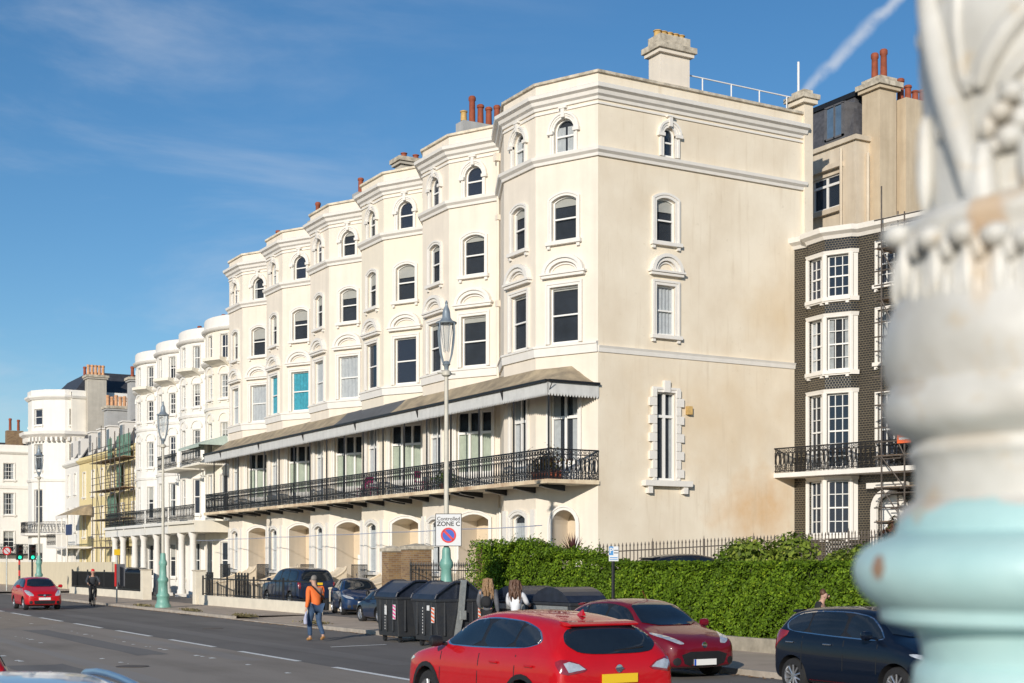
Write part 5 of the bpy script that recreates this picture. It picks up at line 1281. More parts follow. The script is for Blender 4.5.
# ------------------------------------------------------------------ communal bins
def hazard(mb, fr, s0, s1, z0, z1, o, ma, mb_):
    mb.fbox(fr, s0, s1, z0, z1, o, o+.006, mb_)
    n = 4; h = (z1-z0)/n
    for i in range(n):
        za = z0+i*h; mb.poly([fr.pt(s0, za, o+.009), fr.pt(s1, za+h*.55, o+.009), fr.pt(s1, min(z1, za+h*1.05), o+.009), fr.pt(s0, za+h*.5, o+.009)], ma)
def big_bin(x0, y0, label, colr, bar=False):
    t = thing('communal_bin', label, 'bin', (x0, y0, 0), 'large black communal bins'); w, l = 1.35, 1.38; x1, y1 = x0+w, y0+l
    b = MB(); zl = 1.22   # tapered body
    bot = [(x0+.08, y0+.06), (x1-.08, y0+.06), (x1-.08, y1-.06), (x0+.08, y1-.06)]; top = [(x0, y0), (x1, y0), (x1, y1), (x0, y1)]
    for i in range(4): j = (i+1) % 4; b.poly([(*bot[i], .16), (*bot[j], .16), (*top[j], zl), (*top[i], zl)])
    b.poly([(*p, .16) for p in bot]); b.poly([(*p, zl) for p in top]); b.box(x0-.03, x1+.03, y0-.03, y1+.03, zl-.05, zl+.03)
    for q in (.2, .5, .8):    # ribs
        b.box(x0-.01, x0+.05, y0+l*q-.03, y0+l*q+.03, .3, zl-.05); b.box(x0+w*q-.03, x0+w*q+.03, y0-.01, y0+.05, .3, zl-.05)
    b.build('bin_body', M['bin'], t, bevel=.02)
    b = MB(); prof = [(x0-.03, zl+.02), (x0+.02, zl+.14), (x0+.42, 1.62), (x0+.55, 1.68), (x0+.9, 1.68), (x0+1.0, 1.62), (x1-.02, zl+.14), (x1+.03, zl+.02)]
    b.poly([(x, y0+.05, z) for x, z in prof]); b.poly([(x, y1-.05, z) for x, z in prof][::-1])
    for a, c in zip(prof[:-1], prof[1:]): b.poly([(a[0], y0-.04, a[1]), (a[0], y1+.04, a[1]), (c[0], y1+.04, c[1]), (c[0], y0-.04, c[1])])
    for yy in (y0-.045, y1-.015):
        for a, c in zip(prof[:-1], prof[1:]): b.poly([(a[0], yy, a[1]), (a[0], yy+.06, a[1]), (c[0], yy+.06, c[1]), (c[0], yy, c[1])]); b.tube((a[0], yy+.03, a[1]), (c[0], yy+.03, c[1]), .035, 6)
    b.build('lid', M['bin_lid'], t, bevel=.015)
    b = MB(); fx = Fr((x0+.0, y0), (x0+.0, y1)); fy = Fr((x1, y0), (x0, y0))
    for fq, sa, sb, oq in ((fx, .05, .22, .006), (fy, .02, .12, .004)):
        b = MB(); hazard(b, fq, sa, sb, .64, 1.04, oq, 0, 1); b.build('hazard_sticker', [M[colr], M['reflw']], t)
    b = MB(); b.fbox(fx, l-.75, l-.62, .75, 1.0, .004, .012) if not bar else b.fbox(fx, .34, .48, .95, 1.08, .004, .012); b.build('paper_sticker', M['reflw'], t)
    b = MB()
    for i in range(9): b.fbox(fx, l*.52, l*.52+.02, .35+.08*i, .39+.08*i, .004, .012)
    b.build('white_marks', M['reflw'], t)
    for (xx, yy) in ((x0+.2, y0+.2), (x1-.2, y0+.2), (x1-.2, y1-.2), (x0+.2, y1-.2)):
        b = MB(); b.tube((xx-.03, yy, .09), (xx+.03, yy, .09), .09, 12); b.box(xx-.05, xx+.05, yy-.04, yy+.04, .09, .2); b.build('castor', M['black'], t)
    if bar:
        b = MB(); k = [(x0+.78, 1.74, .14), (x0+.70, .9, .15), (x0+.58, .28, .13)]
        for (xa, za, wa), (xb_, zb_, wb) in zip(k[:-1], k[1:]):
            for yy in (y0-.10, y0-.02): b.poly([(xa-wa/2, yy, za), (xa+wa/2, yy, za), (xb_+wb/2, yy, zb_), (xb_-wb/2, yy, zb_)])
            b.poly([(xa-wa/2, y0-.10, za), (xa-wa/2, y0-.02, za), (xb_-wb/2, y0-.02, zb_), (xb_-wb/2, y0-.10, zb_)]); b.poly([(xa+wa/2, y0-.10, za), (xa+wa/2, y0-.02, za), (xb_+wb/2, y0-.02, zb_), (xb_+wb/2, y0-.10, zb_)])
        b.box(x0+.66, x0+.82, y0-.13, y0-.10, .72, .95); b.build('lifting_arm', M['steel'], t)
    return t
big_bin(16.05, 31.95, 'nearer black communal bin with orange hazard stickers and a galvanised lifting arm', 'orange', True)
big_bin(16.15, 34.5, 'farther black communal bin with pink hazard stickers, beside the crossing man', 'pink')

def recycling_bin(x0, y0, label, graf):
    t = thing('recycling_bin', label, 'bin', (x0, y0, 0), 'black-lidded recycling bins by the hedge'); w, l = 1.05, 1.75; x1, y1 = x0+w, y0+l; fx = Fr((x0, y0), (x0, y1))
    b = MB(); b.box(x0, x1, y0, y1, .18, 1.22); b.box(x0-.03, x1+.03, y0-.03, y1+.03, 1.14, 1.22); b.build('bin_body', M['bin'], t, bevel=.02)
    b = MB(); n = 10; prof = [(y0-.03+(l+.06)*i/n, 1.23+.36*math.sin(math.pi*i/n)**.7) for i in range(n+1)]
    b.poly([(x0-.03, y, z) for y, z in prof]); b.poly([(x1+.03, y, z) for y, z in prof][::-1])
    for a, c in zip(prof[:-1], prof[1:]): b.poly([(x0-.03, *a), (x1+.03, *a), (x1+.03, *c), (x0-.03, *c)])
    b.build('lid', M['bin_lid'], t)
    b = MB(); b.fbox(fx, .1, l-.1, 1.0, 1.13, .002, .02, 0); b.build('label_strip', M['steel'], t)
    b = MB()
    if graf:
        rnd = random.Random(5); pts = [fx.pt(.15+.14*i+rnd.uniform(-.03, .03), .62+rnd.uniform(-.16, .22), .014) for i in range(11)]
        b.path(pts, .014, 5); b.path([(p[0], p[1]+.05, p[2]+.1*math.sin(i*2)) for i, p in enumerate(pts[:7])], .012, 5); b.build('graffiti', M['graf'], t)
    else: b.fbox(fx, l*.35, l*.7, .45, .9, .004, .012); b.build('notice', M['bag'], t)
    for (xx, yy) in ((x0+.15, y0+.15), (x1-.15, y0+.15), (x1-.15, y1-.15), (x0+.15, y1-.15)):
        b = MB(); b.tube((xx-.03, yy, .09), (xx+.03, yy, .09), .09, 10); b.build('castor', M['black'], t)
recycling_bin(17.8, 28.3, 'recycling bin with a black domed lid and blue graffiti, behind the red crossover', True)
recycling_bin(17.8, 30.3, 'plain recycling bin with a black domed lid, behind the women', False)
def carton(label, x, y, z, w, l, h, rz):
    t = thing('cardboard_box', label, 'box', (x, y, z), rz=rz); b = MB(); b.box(-w/2, w/2, -l/2, l/2, 0, h); b.build('box_body', M['card'], t)
    b = MB(); b.poly([(-w/2, -l/2, h), (w/2, -l/2, h), (w/2, -l/2-.1, h+.12), (-w/2, -l/2-.1, h+.12)]); b.poly([(-w/2, l/2, h), (w/2, l/2, h), (w/2, l/2+.12, h+.06), (-w/2, l/2+.12, h+.06)]); b.poly([(-.03, -l/2-.002, 0), (.03, -l/2-.002, 0), (.03, -l/2-.002, h), (-.03, -l/2-.002, h)]); b.build('flap', M['card'], t, fix=False)
carton('flattened upright cardboard box leaning at the right end of the graffitied bin', 18.15, 27.75, .12, .55, .16, 1.0, -.5)
carton('small brown box jammed under the lid of the graffitied bin', 17.85, 29.45, 1.23, .3, .42, .16, 0)
# ------------------------------------------------------------------ vehicles
ST = {
 'city': [(.000,.20,.40,.43,.62,.48),(.010,.16,.44,.48,.82,.64),(.05,.14,.50,.56,.94,.76),(.12,.13,.56,.63,.99,.80),(.19,.13,.60,.685,1,.80),(.235,.13,.615,.72,1,.79),(.31,.13,.62,.86,1,.72),(.385,.13,.63,.965,1,.675),(.50,.13,.635,1.0,1,.67),(.70,.13,.645,.995,1,.67),(.86,.13,.66,.97,.99,.65),(.945,.14,.675,.93,.975,.63),(.972,.15,.68,.82,.96,.68),(.990,.17,.63,.69,.93,.74),(1.0,.22,.54,.58,.85,.70)],
 'hatch': [(.000,.20,.38,.41,.60,.46),(.010,.16,.42,.46,.80,.62),(.045,.14,.485,.53,.93,.74),(.12,.13,.54,.60,.99,.80),(.21,.13,.58,.655,1,.80),(.265,.13,.60,.69,1,.79),(.35,.13,.615,.85,1,.71),(.43,.13,.625,.965,1,.66),(.55,.13,.635,1.0,1,.655),(.70,.13,.65,.99,1,.65),(.83,.13,.67,.95,.99,.63),(.905,.14,.69,.89,.97,.61),(.95,.15,.69,.75,.95,.70),(.985,.17,.62,.67,.91,.72),(1.0,.22,.52,.56,.82,.66)],
 'cross': [(.000,.22,.42,.45,.62,.50),(.010,.18,.47,.51,.82,.66),(.05,.15,.54,.59,.94,.76),(.13,.14,.585,.645,.99,.80),(.22,.14,.61,.69,1,.80),(.27,.14,.63,.72,1,.79),(.35,.14,.635,.87,1,.71),(.43,.14,.64,.97,1,.67),(.55,.14,.65,1.0,1,.66),(.70,.14,.665,.99,1,.65),(.84,.14,.69,.955,.99,.63),(.925,.15,.70,.90,.97,.60),(.955,.16,.69,.80,.955,.66),(.985,.18,.62,.69,.93,.74),(1.0,.24,.52,.58,.86,.74)],
 'box': [(.000,.20,.44,.47,.72,.62),(.010,.17,.50,.54,.88,.76),(.04,.15,.57,.60,.96,.82),(.13,.14,.60,.635,.99,.84),(.24,.14,.61,.65,1,.84),(.28,.14,.615,.68,1,.82),(.34,.14,.62,.85,1,.77),(.40,.14,.625,.965,1,.75),(.55,.14,.63,1.0,1,.75),(.75,.14,.63,.995,1,.75),(.90,.14,.635,.97,.99,.74),(.955,.15,.635,.93,.98,.73),(.975,.16,.63,.78,.97,.76),(.99,.18,.60,.64,.95,.80),(1.0,.22,.52,.56,.88,.78)]}
def paint(name, c, dust=.0):
    m = mat(name, c, .45, .06, 3, coat=.75, spec=.2, obj=True)
    return m
def tomesh(o, name):
    dg = bpy.context.evaluated_depsgraph_get(); dg.update(); me = bpy.data.meshes.new_from_object(o.evaluated_get(dg)); me.name = name; return me
def car(name, label, cat, loc, rz, kind, L, W, H, col, wr=.31, axles=(.20, .805), opt=None, group=None):
    opt = opt or {}; t = thing(name, label, cat, loc, group, rz=rz); OFF[t.name] = Vector((0,0,0))
    X = lambda f: L/2-f*L
    v = []; rings = []
    for f, zb, zbelt, zt, hwf, hwt in ST[kind]:
        x = X(f); hw = W/2*hwf; hwt_ = W/2*hwt; zb *= H; zbelt *= H; zt *= H; d = zbelt-zb
        half = [(0, zb), (hw*.82, zb), (hw*.975, zb+.05), (hw*1.0, zb+.32*d), (hw*.995, zb+.66*d), (hw*.965, zbelt), ((hw*.96+hwt_)/2, (zbelt+zt)/2), (hwt_, zt-.045), (hwt_*.72, zt-.006), (0, zt+.012)]
        ring = [(x, y, z) for y, z in half]+[(x, -y, z) for y, z in half[-2:0:-1]]; k = len(v); v += ring; rings.append((k, len(ring)))
    fs = []
    for (a, n), (b, _) in zip(rings[:-1], rings[1:]):
        for i in range(n): j = (i+1) % n; fs.append((a+i, a+j, b+j, b+i))
    n = rings[0][1]; fs.append(tuple(range(n))[::-1]); fs.append(tuple(range(rings[-1][0], rings[-1][0]+n)))
    me = bpy.data.meshes.new('b'); me.from_pydata(v, [], fs); me.materials.append(col); me.materials.append(M['black'])
    bm = bmesh.new(); bm.from_mesh(me); bmesh.ops.recalc_face_normals(bm, faces=bm.faces); bm.to_mesh(me); bm.free()
    tmp = bpy.data.objects.new('tmpbody', me); COL.objects.link(tmp); s = tmp.modifiers.new('s', 'SUBSURF'); s.levels = s.render_levels = 3
    sm = tomesh(tmp, 'sm'); bv = BVHTree.FromPolygons([q.co.copy() for q in sm.vertices], [tuple(p.vertices) for p in sm.polygons])
    cm = MB(); ax = [X(axles[0]), X(axles[1])]
    for x in ax:
        for sgn in (1, -1):
            cm.tube((x, sgn*(W/2-.30), wr), (x, sgn*(W/2+.2), wr), wr+.055, 28, mi=1)
    cme = bpy.data.meshes.new('c'); cme.from_pydata(cm.v, [], cm.f); cme.materials.append(col); cme.materials.append(M['black']); cme.polygons.foreach_set('material_index', cm.m)
    bm = bmesh.new(); bm.from_mesh(cme); bmesh.ops.recalc_face_normals(bm, faces=bm.faces); bm.to_mesh(cme); bm.free()
    co = bpy.data.objects.new('cut', cme); COL.objects.link(co); bo = tmp.modifiers.new('b', 'BOOLEAN'); bo.operation = 'DIFFERENCE'; bo.object = co; bo.solver = 'EXACT'
    bme = tomesh(tmp, 'body'); bpy.data.objects.remove(tmp); bpy.data.objects.remove(co)
    bme.polygons.foreach_set('use_smooth', [True]*len(bme.polygons)); bme.set_sharp_from_angle(angle=R(35))
    body = bpy.data.objects.new('body', bme); COL.objects.link(body); body.parent = t
    def proj(nm, pts, d, m_, off=.006, parent=None, cell=.07, rnd=0):
        for _ in range(rnd):      # round the outline's corners
            q_ = [Vector(p) for p in pts]; pts = []
            for i in range(len(q_)):
                a_, b_ = q_[i], q_[(i+1) % len(q_)]; pts += [a_*.8+b_*.2, a_*.2+b_*.8]
        d = Vector(d).normalized(); e1 = d.cross(Vector((0, 0, 1))).normalized(); e2 = e1.cross(d)
        P2 = [(Vector(p).dot(e1), Vector(p).dot(e2)) for p in pts]
        bm = bmesh.new(); bm.faces.new([bm.verts.new((a, b, 0)) for a, b in P2])
        for ax_ in (0, 1):
            lo = min(p[ax_] for p in P2); hi = max(p[ax_] for p in P2); c = lo+cell
            while c < hi:
                co_ = [0, 0, 0]; co_[ax_] = c; no = [0, 0, 0]; no[ax_] = 1
                bmesh.ops.bisect_plane(bm, geom=bm.verts[:]+bm.edges[:]+bm.faces[:], plane_co=co_, plane_no=no); c += cell
        bmesh.ops.triangulate(bm, faces=bm.faces[:]); kill = []
        for q in bm.verts:
            o_ = e1*q.co.x+e2*q.co.y-d*6; h, nn, _, _ = bv.ray_cast(o_, d)
            if h is None: kill.append(q); q.co = (0, 0, 0); continue
            if nn.dot(d) > 0: nn = -nn
            q.co = h+nn*off
        bmesh.ops.delete(bm, geom=kill, context='VERTS')
        # give it an edge: extrude rim back towards the body
        be = [e for e in bm.edges if e.is_boundary]; r = bmesh.ops.extrude_edge_only(bm, edges=be)
        for q in [g for g in r['geom'] if isinstance(g, bmesh.types.BMVert)]: q.co += d*(off+.004)
        mm = bpy.data.meshes.new(nm); bm.to_mesh(mm); bm.free(); mm.materials.append(m_); mm.polygons.foreach_set('use_smooth', [True]*len(mm.polygons)); mm.set_sharp_from_angle(angle=R(50))
        o = bpy.data.objects.new(nm, mm); COL.objects.link(o); o.parent = parent or t; return o
    hw = W/2; Z = lambda q: q*H
    fr_, rr_ = {'hatch': (.655, .93), 'city': (.685, .93), 'cross': (.685, .935), 'box': (.665, .925)}[kind]
    SG = opt.get('side', {'city': [(.265,.665),(.32,.79),(.39,.895),(.52,.935),(.74,.93),(.86,.895),(.925,.80),(.89,.715),(.60,.685)], 'hatch': [(.295,.66),(.36,.79),(.43,.885),(.55,.925),(.72,.915),(.815,.86),(.865,.76),(.80,.705),(.55,.675)],
          'cross': [(.30,.69),(.37,.82),(.44,.90),(.55,.93),(.72,.915),(.82,.86),(.87,.77),(.80,.725),(.55,.695)],
          'box': [(.30,.66),(.34,.78),(.40,.90),(.55,.93),(.75,.925),(.90,.905),(.935,.80),(.935,.68),(.55,.665)]}[kind])
    def clipx(poly, lo, hi):
        def cl(P_, c, keep):
            out = []
            for i in range(len(P_)):
                a, b = P_[i], P_[(i+1) % len(P_)]; ia, ib = keep(a[0]), keep(b[0])
                if ia: out.append(a)
                if ia != ib: q = (c-a[0])/(b[0]-a[0]); out.append((c, a[1]+(b[1]-a[1])*q))
            return out
        return cl(cl(poly, lo, lambda x: x >= lo), hi, lambda x: x <= hi)
    trim = opt.get('trim', M['black'])
    cx_ = sum(p[0] for p in SG)/len(SG); cz_ = sum(p[1] for p in SG)/len(SG)
    for sgn in (1, -1):
        big = [(cx_+(f-cx_)*1.035, cz_+(z-cz_)*1.10) for f, z in SG]
        proj('window_trim', [(X(f), 0, Z(z)) for f, z in big], (0, -sgn, 0), trim, .004, rnd=2)
        proj('window_pillar', [(X(f), 0, Z(z)) for f, z in SG], (0, -sgn, 0), M['black'], .0065, rnd=2)
        bp1, bp2 = opt.get('pillars', (.545, .735))
        for lo, hi in ((0, bp1-.008), (bp1+.012, bp2-.006), (bp2+.006, 1)):
            pl_ = clipx(SG, lo, hi)
            if len(pl_) > 2: proj('side_window', [(X(f), 0, Z(z)) for f, z in pl_], (0, -sgn, 0), M['carglass'], .0095, rnd=1)
        for f in (bp1+.10, bp2+.11):
            fb = MB(); zz = Z(.56 if kind == 'hatch' else .585)
            h, nn, _, _ = bv.ray_cast(Vector((X(f), sgn*3, zz)), Vector((0, -sgn, 0)))
            if h: fb.box(h.x-.09, h.x+.09, min(h.y+sgn*.008, h.y+sgn*.035), max(h.y+sgn*.008, h.y+sgn*.035), zz-.014, zz+.014); fb.build('door_handle', opt.get('handle', col), t, bevel=.008)
        for f, zl, zh in ((bp1+.002, .19, .64), (.30, .19, .62), (bp2+.03, .30, .66)):
            proj('door_gap', [(X(f), 0, Z(zl)), (X(f)+.02, 0, Z(zl)), (X(f)+.02, 0, Z(zh)), (X(f), 0, Z(zh))], (0, -sgn, 0), M['black'], .0025, cell=.2)
        if opt.get('clad') or opt.get('sill'):
            proj('sill_strip', [(X(axles[0])-wr-.1, 0, Z(.135)), (X(axles[1])+wr+.1, 0, Z(.135)), (X(axles[1])+wr+.1, 0, Z(.185)), (X(axles[0])-wr-.1, 0, Z(.185))], (0, -sgn, 0), opt.get('sill', M['black']), .012, cell=.15)
        if opt.get('clad'):
            for x in ax:
                for i in range(12):
                    a, b = math.pi*i/12, math.pi*(i+1)/12; r0, r1 = wr+.056, wr+.12
                    proj('arch_trim', [(x+r0*math.cos(a), 0, wr+r0*math.sin(a)), (x+r1*math.cos(a), 0, wr+r1*math.sin(a)), (x+r1*math.cos(b), 0, wr+r1*math.sin(b)), (x+r0*math.cos(b), 0, wr+r0*math.sin(b))], (0, -sgn, 0), M['black'], .01, cell=.3)
        # mirror
        mb = MB(); mx, mz = X(.315), Z(fr_+.03); c0 = sgn*(hw*.93)
        k = len(mb.v); mb.lathe([(.02, -.10), (.07, -.08), (.085, 0), (.075, .07), (.02, .10)], (0, 0), 10)
        mb.v = [(mx+(y*.8)-(.02 if True else 0), c0+sgn*.16+z*1.0, mz+x*.95) for x, y, z in mb.v]; mb.tube((mx, c0-sgn*.02, mz-.05), (mx, c0+sgn*.1, mz-.03), .025, 6)
        mb.build('door_mirror', opt.get('mirror', col), t, smooth=True)
    ws = [(-.74, fr_+.015), (.74, fr_+.015), (.66, (fr_+rr_)/2+.03), (.585, rr_-.01), (.3, rr_+.012), (0, rr_+.016), (-.3, rr_+.012), (-.585, rr_-.01), (-.66, (fr_+rr_)/2+.03)]
    proj('windscreen', [(0, y*hw, Z(z)) for y, z in ws], (-1, 0, 0), M['carglass'], .013, rnd=1)
    rw = opt.get('rearwin', {'city': [(-.68,.70),(.68,.70),(.64,.80),(.56,.90),(-.56,.90),(-.64,.80)], 'hatch': [(-.66,.70),(.66,.70),(.60,.80),(.52,.88),(-.52,.88),(-.60,.80)], 'cross': [(-.55,.685),(.55,.685),(.72,.755),(.66,.83),(.52,.885),(-.52,.885),(-.66,.83),(-.72,.755)], 'box': [(-.76,.66),(.76,.66),(.68,.90),(-.68,.90)]}[kind])
    proj('rear_window', [(0, y*hw, Z(z)) for y, z in rw], (1, 0, 0), M['carglass'], .014, rnd=2)
    if kind != 'box' or True:
        # roof spoiler over the rear window
        zs = rw[len(rw)//2][1] if False else max(z for _, z in rw)
        h, nn, _, _ = bv.ray_cast(Vector((-6, 0, Z(zs+.01))), Vector((1, 0, 0)))
        if h:
            sp = MB(); yw = hw*.56; x0 = h.x; prof = [(x0+.25, Z(zs+.052)), (x0+.04, Z(zs+.044)), (x0-.05, Z(zs+.028)), (x0-.04, Z(zs+.012)), (x0+.10, Z(zs+.01))]
            sp.poly([(x, -yw, z) for x, z in prof]); sp.poly([(x, yw, z) for x, z in prof][::-1])
            for i in range(5): a, b = prof[i], prof[(i+1) % 5]; sp.poly([(a[0], -yw, a[1]), (a[0], yw, a[1]), (b[0], yw, b[1]), (b[0], -yw, b[1])])
            sp.build('roof_spoiler', opt.get('spoiler', col), t, bevel=.01)
    # front: grille, lower grille, lights, plate
    g0 = opt.get('grille', [(-.42,.40),(.42,.40),(.46,.455),(-.46,.455)]); proj('grille', [(0, y*hw, Z(z)) for y, z in g0], (-1, 0, 0), M['black'], .008, rnd=1)
    proj('lower_grille', [(0, y*hw, Z(z)) for y, z in opt.get('lgrille', [(-.52,.19),(.52,.19),(.56,.29),(-.56,.29)])], (-1, 0, 0), M['black'], .008)
    for sgn in (1, -1):
        hl = opt.get('head', [(.50,.43),(.80,.45),(.99,.52),(.98,.545),(.70,.52),(.52,.47)])
        if opt.get('headkind') == 'round': hl = [(.66+.15*math.cos(a), .50+.085*math.sin(a)) for a in np.linspace(0, 6.28, 13)[:-1]]
        d = Vector((-.80, -sgn*.60, -.22)).normalized()
        pts = []
        for y, z in hl:
            # surface point seen from the front-side
            h, nn, _, _ = bv.ray_cast(Vector((X(0)+.5, sgn*min(y, .97)*hw*.96, Z(z))), Vector((-1, 0, 0)))
            pts.append(h if h else Vector((X(.04), sgn*y*hw, Z(z))))
        proj('headlight', pts, d, M['lamp'], .008, cell=.05, rnd=2)
        fg = [(.70+.09*math.cos(a), .24+.05*math.sin(a)) for a in np.linspace(0, 6.28, 9)[:-1]]
        proj('fog_light', [(0, sgn*y*hw, Z(z)) for y, z in fg], (-1, 0, 0), M['black'], .01)
        tl = opt.get('tail', {'city': [(.78,.48),(.95,.48),(.95,.70),(.86,.72),(.82,.6)], 'hatch': [(.72,.50),(.93,.50),(.93,.66),(.84,.68),(.74,.58)], 'cross': [(.50,.565),(.92,.53),(.96,.63),(.88,.655),(.66,.625)], 'box': [(.84,.48),(.96,.48),(.96,.64),(.84,.64)]}[kind])
        pts = []
        for y, z in tl:
            h, nn, _, _ = bv.ray_cast(Vector((-X(0)-.5, sgn*min(y, .97)*hw*.95, Z(z))), Vector((1, 0, 0)))
            pts.append(h if h else Vector((X(.97), sgn*y*hw, Z(z))))
        tlo = proj('tail_light', pts, (.85, -sgn*.53, -.1), M['tail'], .012, cell=.05, rnd=1)
        if opt.get('tailclear'):
            c_ = sum((Vector(p) for p in pts), Vector())/len(pts)
            proj('clear_lens', [c_+(Vector(p)-c_)*.62+Vector((0, -sgn*.05, -.005)) for p in pts], (.85, -sgn*.53, -.1), M['lamp'], .018, cell=.05, parent=tlo)
    for end, dx, m_, zc in ((1, X(0), M['plate_w'], opt.get('pz', .335)), (-1, -X(0), M['plate_y'], opt.get('rz_', .47))):
        h, nn, _, _ = bv.ray_cast(Vector((end*6, 0, Z(zc))), Vector((-end, 0, 0)))
        b = MB(); xx = h.x+end*.012; b.box(min(xx, xx+end*.012), max(xx, xx+end*.012), -.26, .26, Z(zc)-.056, Z(zc)+.056); b.build('number_plate', m_, t)
        if end == 1 and opt.get('euro'):
            b = MB(); b.box(xx+.0125, xx+.0145, -.26, -.215, Z(zc)-.055, Z(zc)+.055); b.build('plate_band', M['sign_b'], t)
    h, nn, _, _ = bv.ray_cast(Vector((-6, 0, Z(.575 if kind != 'box' else .56))), Vector((1, 0, 0)))
    b = MB(); b.lathe([(.052, 0), (.05, .012), (.02, .016)], (0, 0), 16); b.v = [(h.x-.004-z, x, y+h.z) for x, y, z in b.v]; b.tube((h.x-.02, -.06, h.z), (h.x-.02, .06, h.z), .009, 6); b.build('badge', M['chrome'], t, smooth=True)
    zb_ = opt.get('badge_z', .435); h, nn, _, _ = bv.ray_cast(Vector((6, 0, Z(zb_))), Vector((-1, 0, 0)))
    b = MB(); b.lathe([(.06, 0), (.055, .012), (.02, .016)], (0, 0), 16); b.v = [(h.x+.010+z, x, y+h.z) for x, y, z in b.v]; b.build('badge', M['chrome'], t, smooth=True)
    # rear bumper lower part, wiper, handle recess
    proj('bumper_insert', [(0, y*hw, Z(z)) for y, z in [(-.8,.17),(.8,.17),(.78,.25),(-.78,.25)]], (1, 0, 0), M['black'], .008)
    h, nn, _, _ = bv.ray_cast(Vector((-6, 0, Z(.72))), Vector((1, 0, 0)))
    b = MB(); b.tube((h.x-.02, .02, Z(.71)), (h.x-.0, -.38*hw*1.2, Z(.735)), .012, 5); b.build('rear_wiper', M['black'], t)
    for sgn in (1, -1):
        b = MB(); b.tube((X(.268), sgn*.05, Z(fr_+.035)), (X(.29), sgn*(-.45), Z(fr_+.055)), .01, 5); b.build('wiper', M['black'], t)
    if opt.get('rails'):
        for sgn in (1, -1):
            b = MB(); pr = []
            for f in np.linspace(.42, .86, 9):
                h, nn, _, _ = bv.ray_cast(Vector((X(f), sgn*hw*.60, 5)), Vector((0, 0, -1))); pr.append((h.x, h.y, h.z+(.032 if .43 < f < .85 else .0)))
            b.path(pr, .017, 8); b.build('roof_rail', opt['rails'], t, smooth=True)
    b = MB(); h, nn, _, _ = bv.ray_cast(Vector((X(.80 if opt.get('fin') else .46), 0, 5)), Vector((0, 0, -1)))
    if opt.get('fin'):
        b.poly([(h.x+.12, 0, h.z), (h.x-.08, .03, h.z), (h.x-.05, 0, h.z+.085)]); b.poly([(h.x+.12, 0, h.z), (h.x-.08, -.03, h.z), (h.x-.05, 0, h.z+.085)]); b.poly([(h.x-.08, .03, h.z), (h.x-.08, -.03, h.z), (h.x-.05, 0, h.z+.085)])
    else: b.tube((h.x, 0, h.z), (h.x-.18, 0, h.z+.2), .006, 5)
    b.build('aerial', opt.get('aerial', col), t)
    # wheels
    for x in ax:
        for sgn in (1, -1):
            yo = sgn*(hw-.035); wt = .20
            b = MB(); prof = [(wr*.64, 0), (wr*.70, .0), (wr*.95, .012), (wr, .05), (wr, wt-.05), (wr*.95, wt), (wr*.64, wt)]
            b.lathe(prof, (0, 0), 28, caps=False); b.v = [(x+px, yo-sgn*pz, wr+py) for px, py, pz in b.v]; w = b.build('wheel', M['tyre'], t, smooth=True)
            b = MB(); b.lathe([(wr*.66, 0), (wr*.64, .02), (wr*.60, .05), (wr*.60, wt)], (0, 0), 28, caps=False); ns = opt.get('spokes', 5)
            b.poly([(wr*.62*math.cos(a), wr*.62*math.sin(a), .09) for a in np.linspace(0, 6.283, 21)[:-1]], 1)
            for i in range(ns):
                a = 2*math.pi*i/ns+.3
                for da in (-.13, .13) if ns <= 8 else (0,):
                    p0 = (wr*.10*math.cos(a), wr*.10*math.sin(a), .025); p1 = (wr*.62*math.cos(a+da), wr*.62*math.sin(a+da), .022); b.tube(p0, p1, .017, 5)
            b.lathe([(wr*.16, .03), (wr*.14, .012), (.001, .01)], (0, 0), 12, caps=False)
            b.v = [(x+px, yo-sgn*(pz-.004), wr+py) for px, py, pz in b.v]; b.build('rim', [opt.get('rim', M['rim']), M['black']], w, smooth=True)
    b = MB(); b.box(X(axles[1])+wr, X(axles[0])-wr, -hw*.7, hw*.7, Z(.10), Z(.15)); b.build('underbody', M['black'], t)
    return t
HP = math.pi/2
P_red = paint('bright_red_paint', (.50, .005, .010)); P_dred = paint('dark_red_paint', (.15, .004, .014)); P_navy = paint('navy_paint', (.003, .007, .018)); P_blue = paint('mid_blue_paint', (.008, .03, .09)); P_black = paint('black_paint', (.008, .008, .010)); P_silver = paint('silver_blue_paint', (.42, .52, .66)); P_rr = paint('dark_blue_paint', (.010, .022, .055)); P_red2 = paint('red_car_paint', (.50, .006, .012))
car('parked_hatchback' if False else 'crossover_car', 'bright red crossover with yellow rear plate, seen from behind in the foreground', 'car', (9.62, 16.35, 0), HP, 'cross', 4.38, 1.82, 1.57, P_red, wr=.345,
    opt={'clad': True, 'rails': None, 'fin': True, 'aerial': P_red, 'mirror': M['black'], 'spokes': 5, 'tailclear': True, 'trim': M['chrome'], 'rz_': .50})
car('hatchback_car', 'dark red hatchback parked facing the camera beside the hedge', 'car', (16.15, 22.95, 0), -HP, 'hatch', 4.03, 1.75, 1.47, P_dred, wr=.31,
    opt={'euro': True, 'head': [(.50,.455),(.66,.45),(.95,.555),(.94,.59),(.76,.56),(.55,.49)], 'grille': [(-.50,.17),(.50,.17),(.62,.36),(-.62,.36)], 'lgrille': [(-.3,.14),(.3,.14),(.3,.17),(-.3,.17)], 'pz': .225, 'rim': M['rimdark'], 'badge_z': .44})
car('city_car', 'dark navy five-door city car with red sill stripe, parked nearest the pale pillar', 'car', (16.45, 16.72, 0), -HP, 'city', 3.5, 1.6, 1.48, P_navy, wr=.30, axles=(.185, .855),
    opt={'sill': M['sign_r'], 'handle': M['chrome'], 'trim': M['chrome'], 'spokes': 10, 'pillars': (.51, .76)})
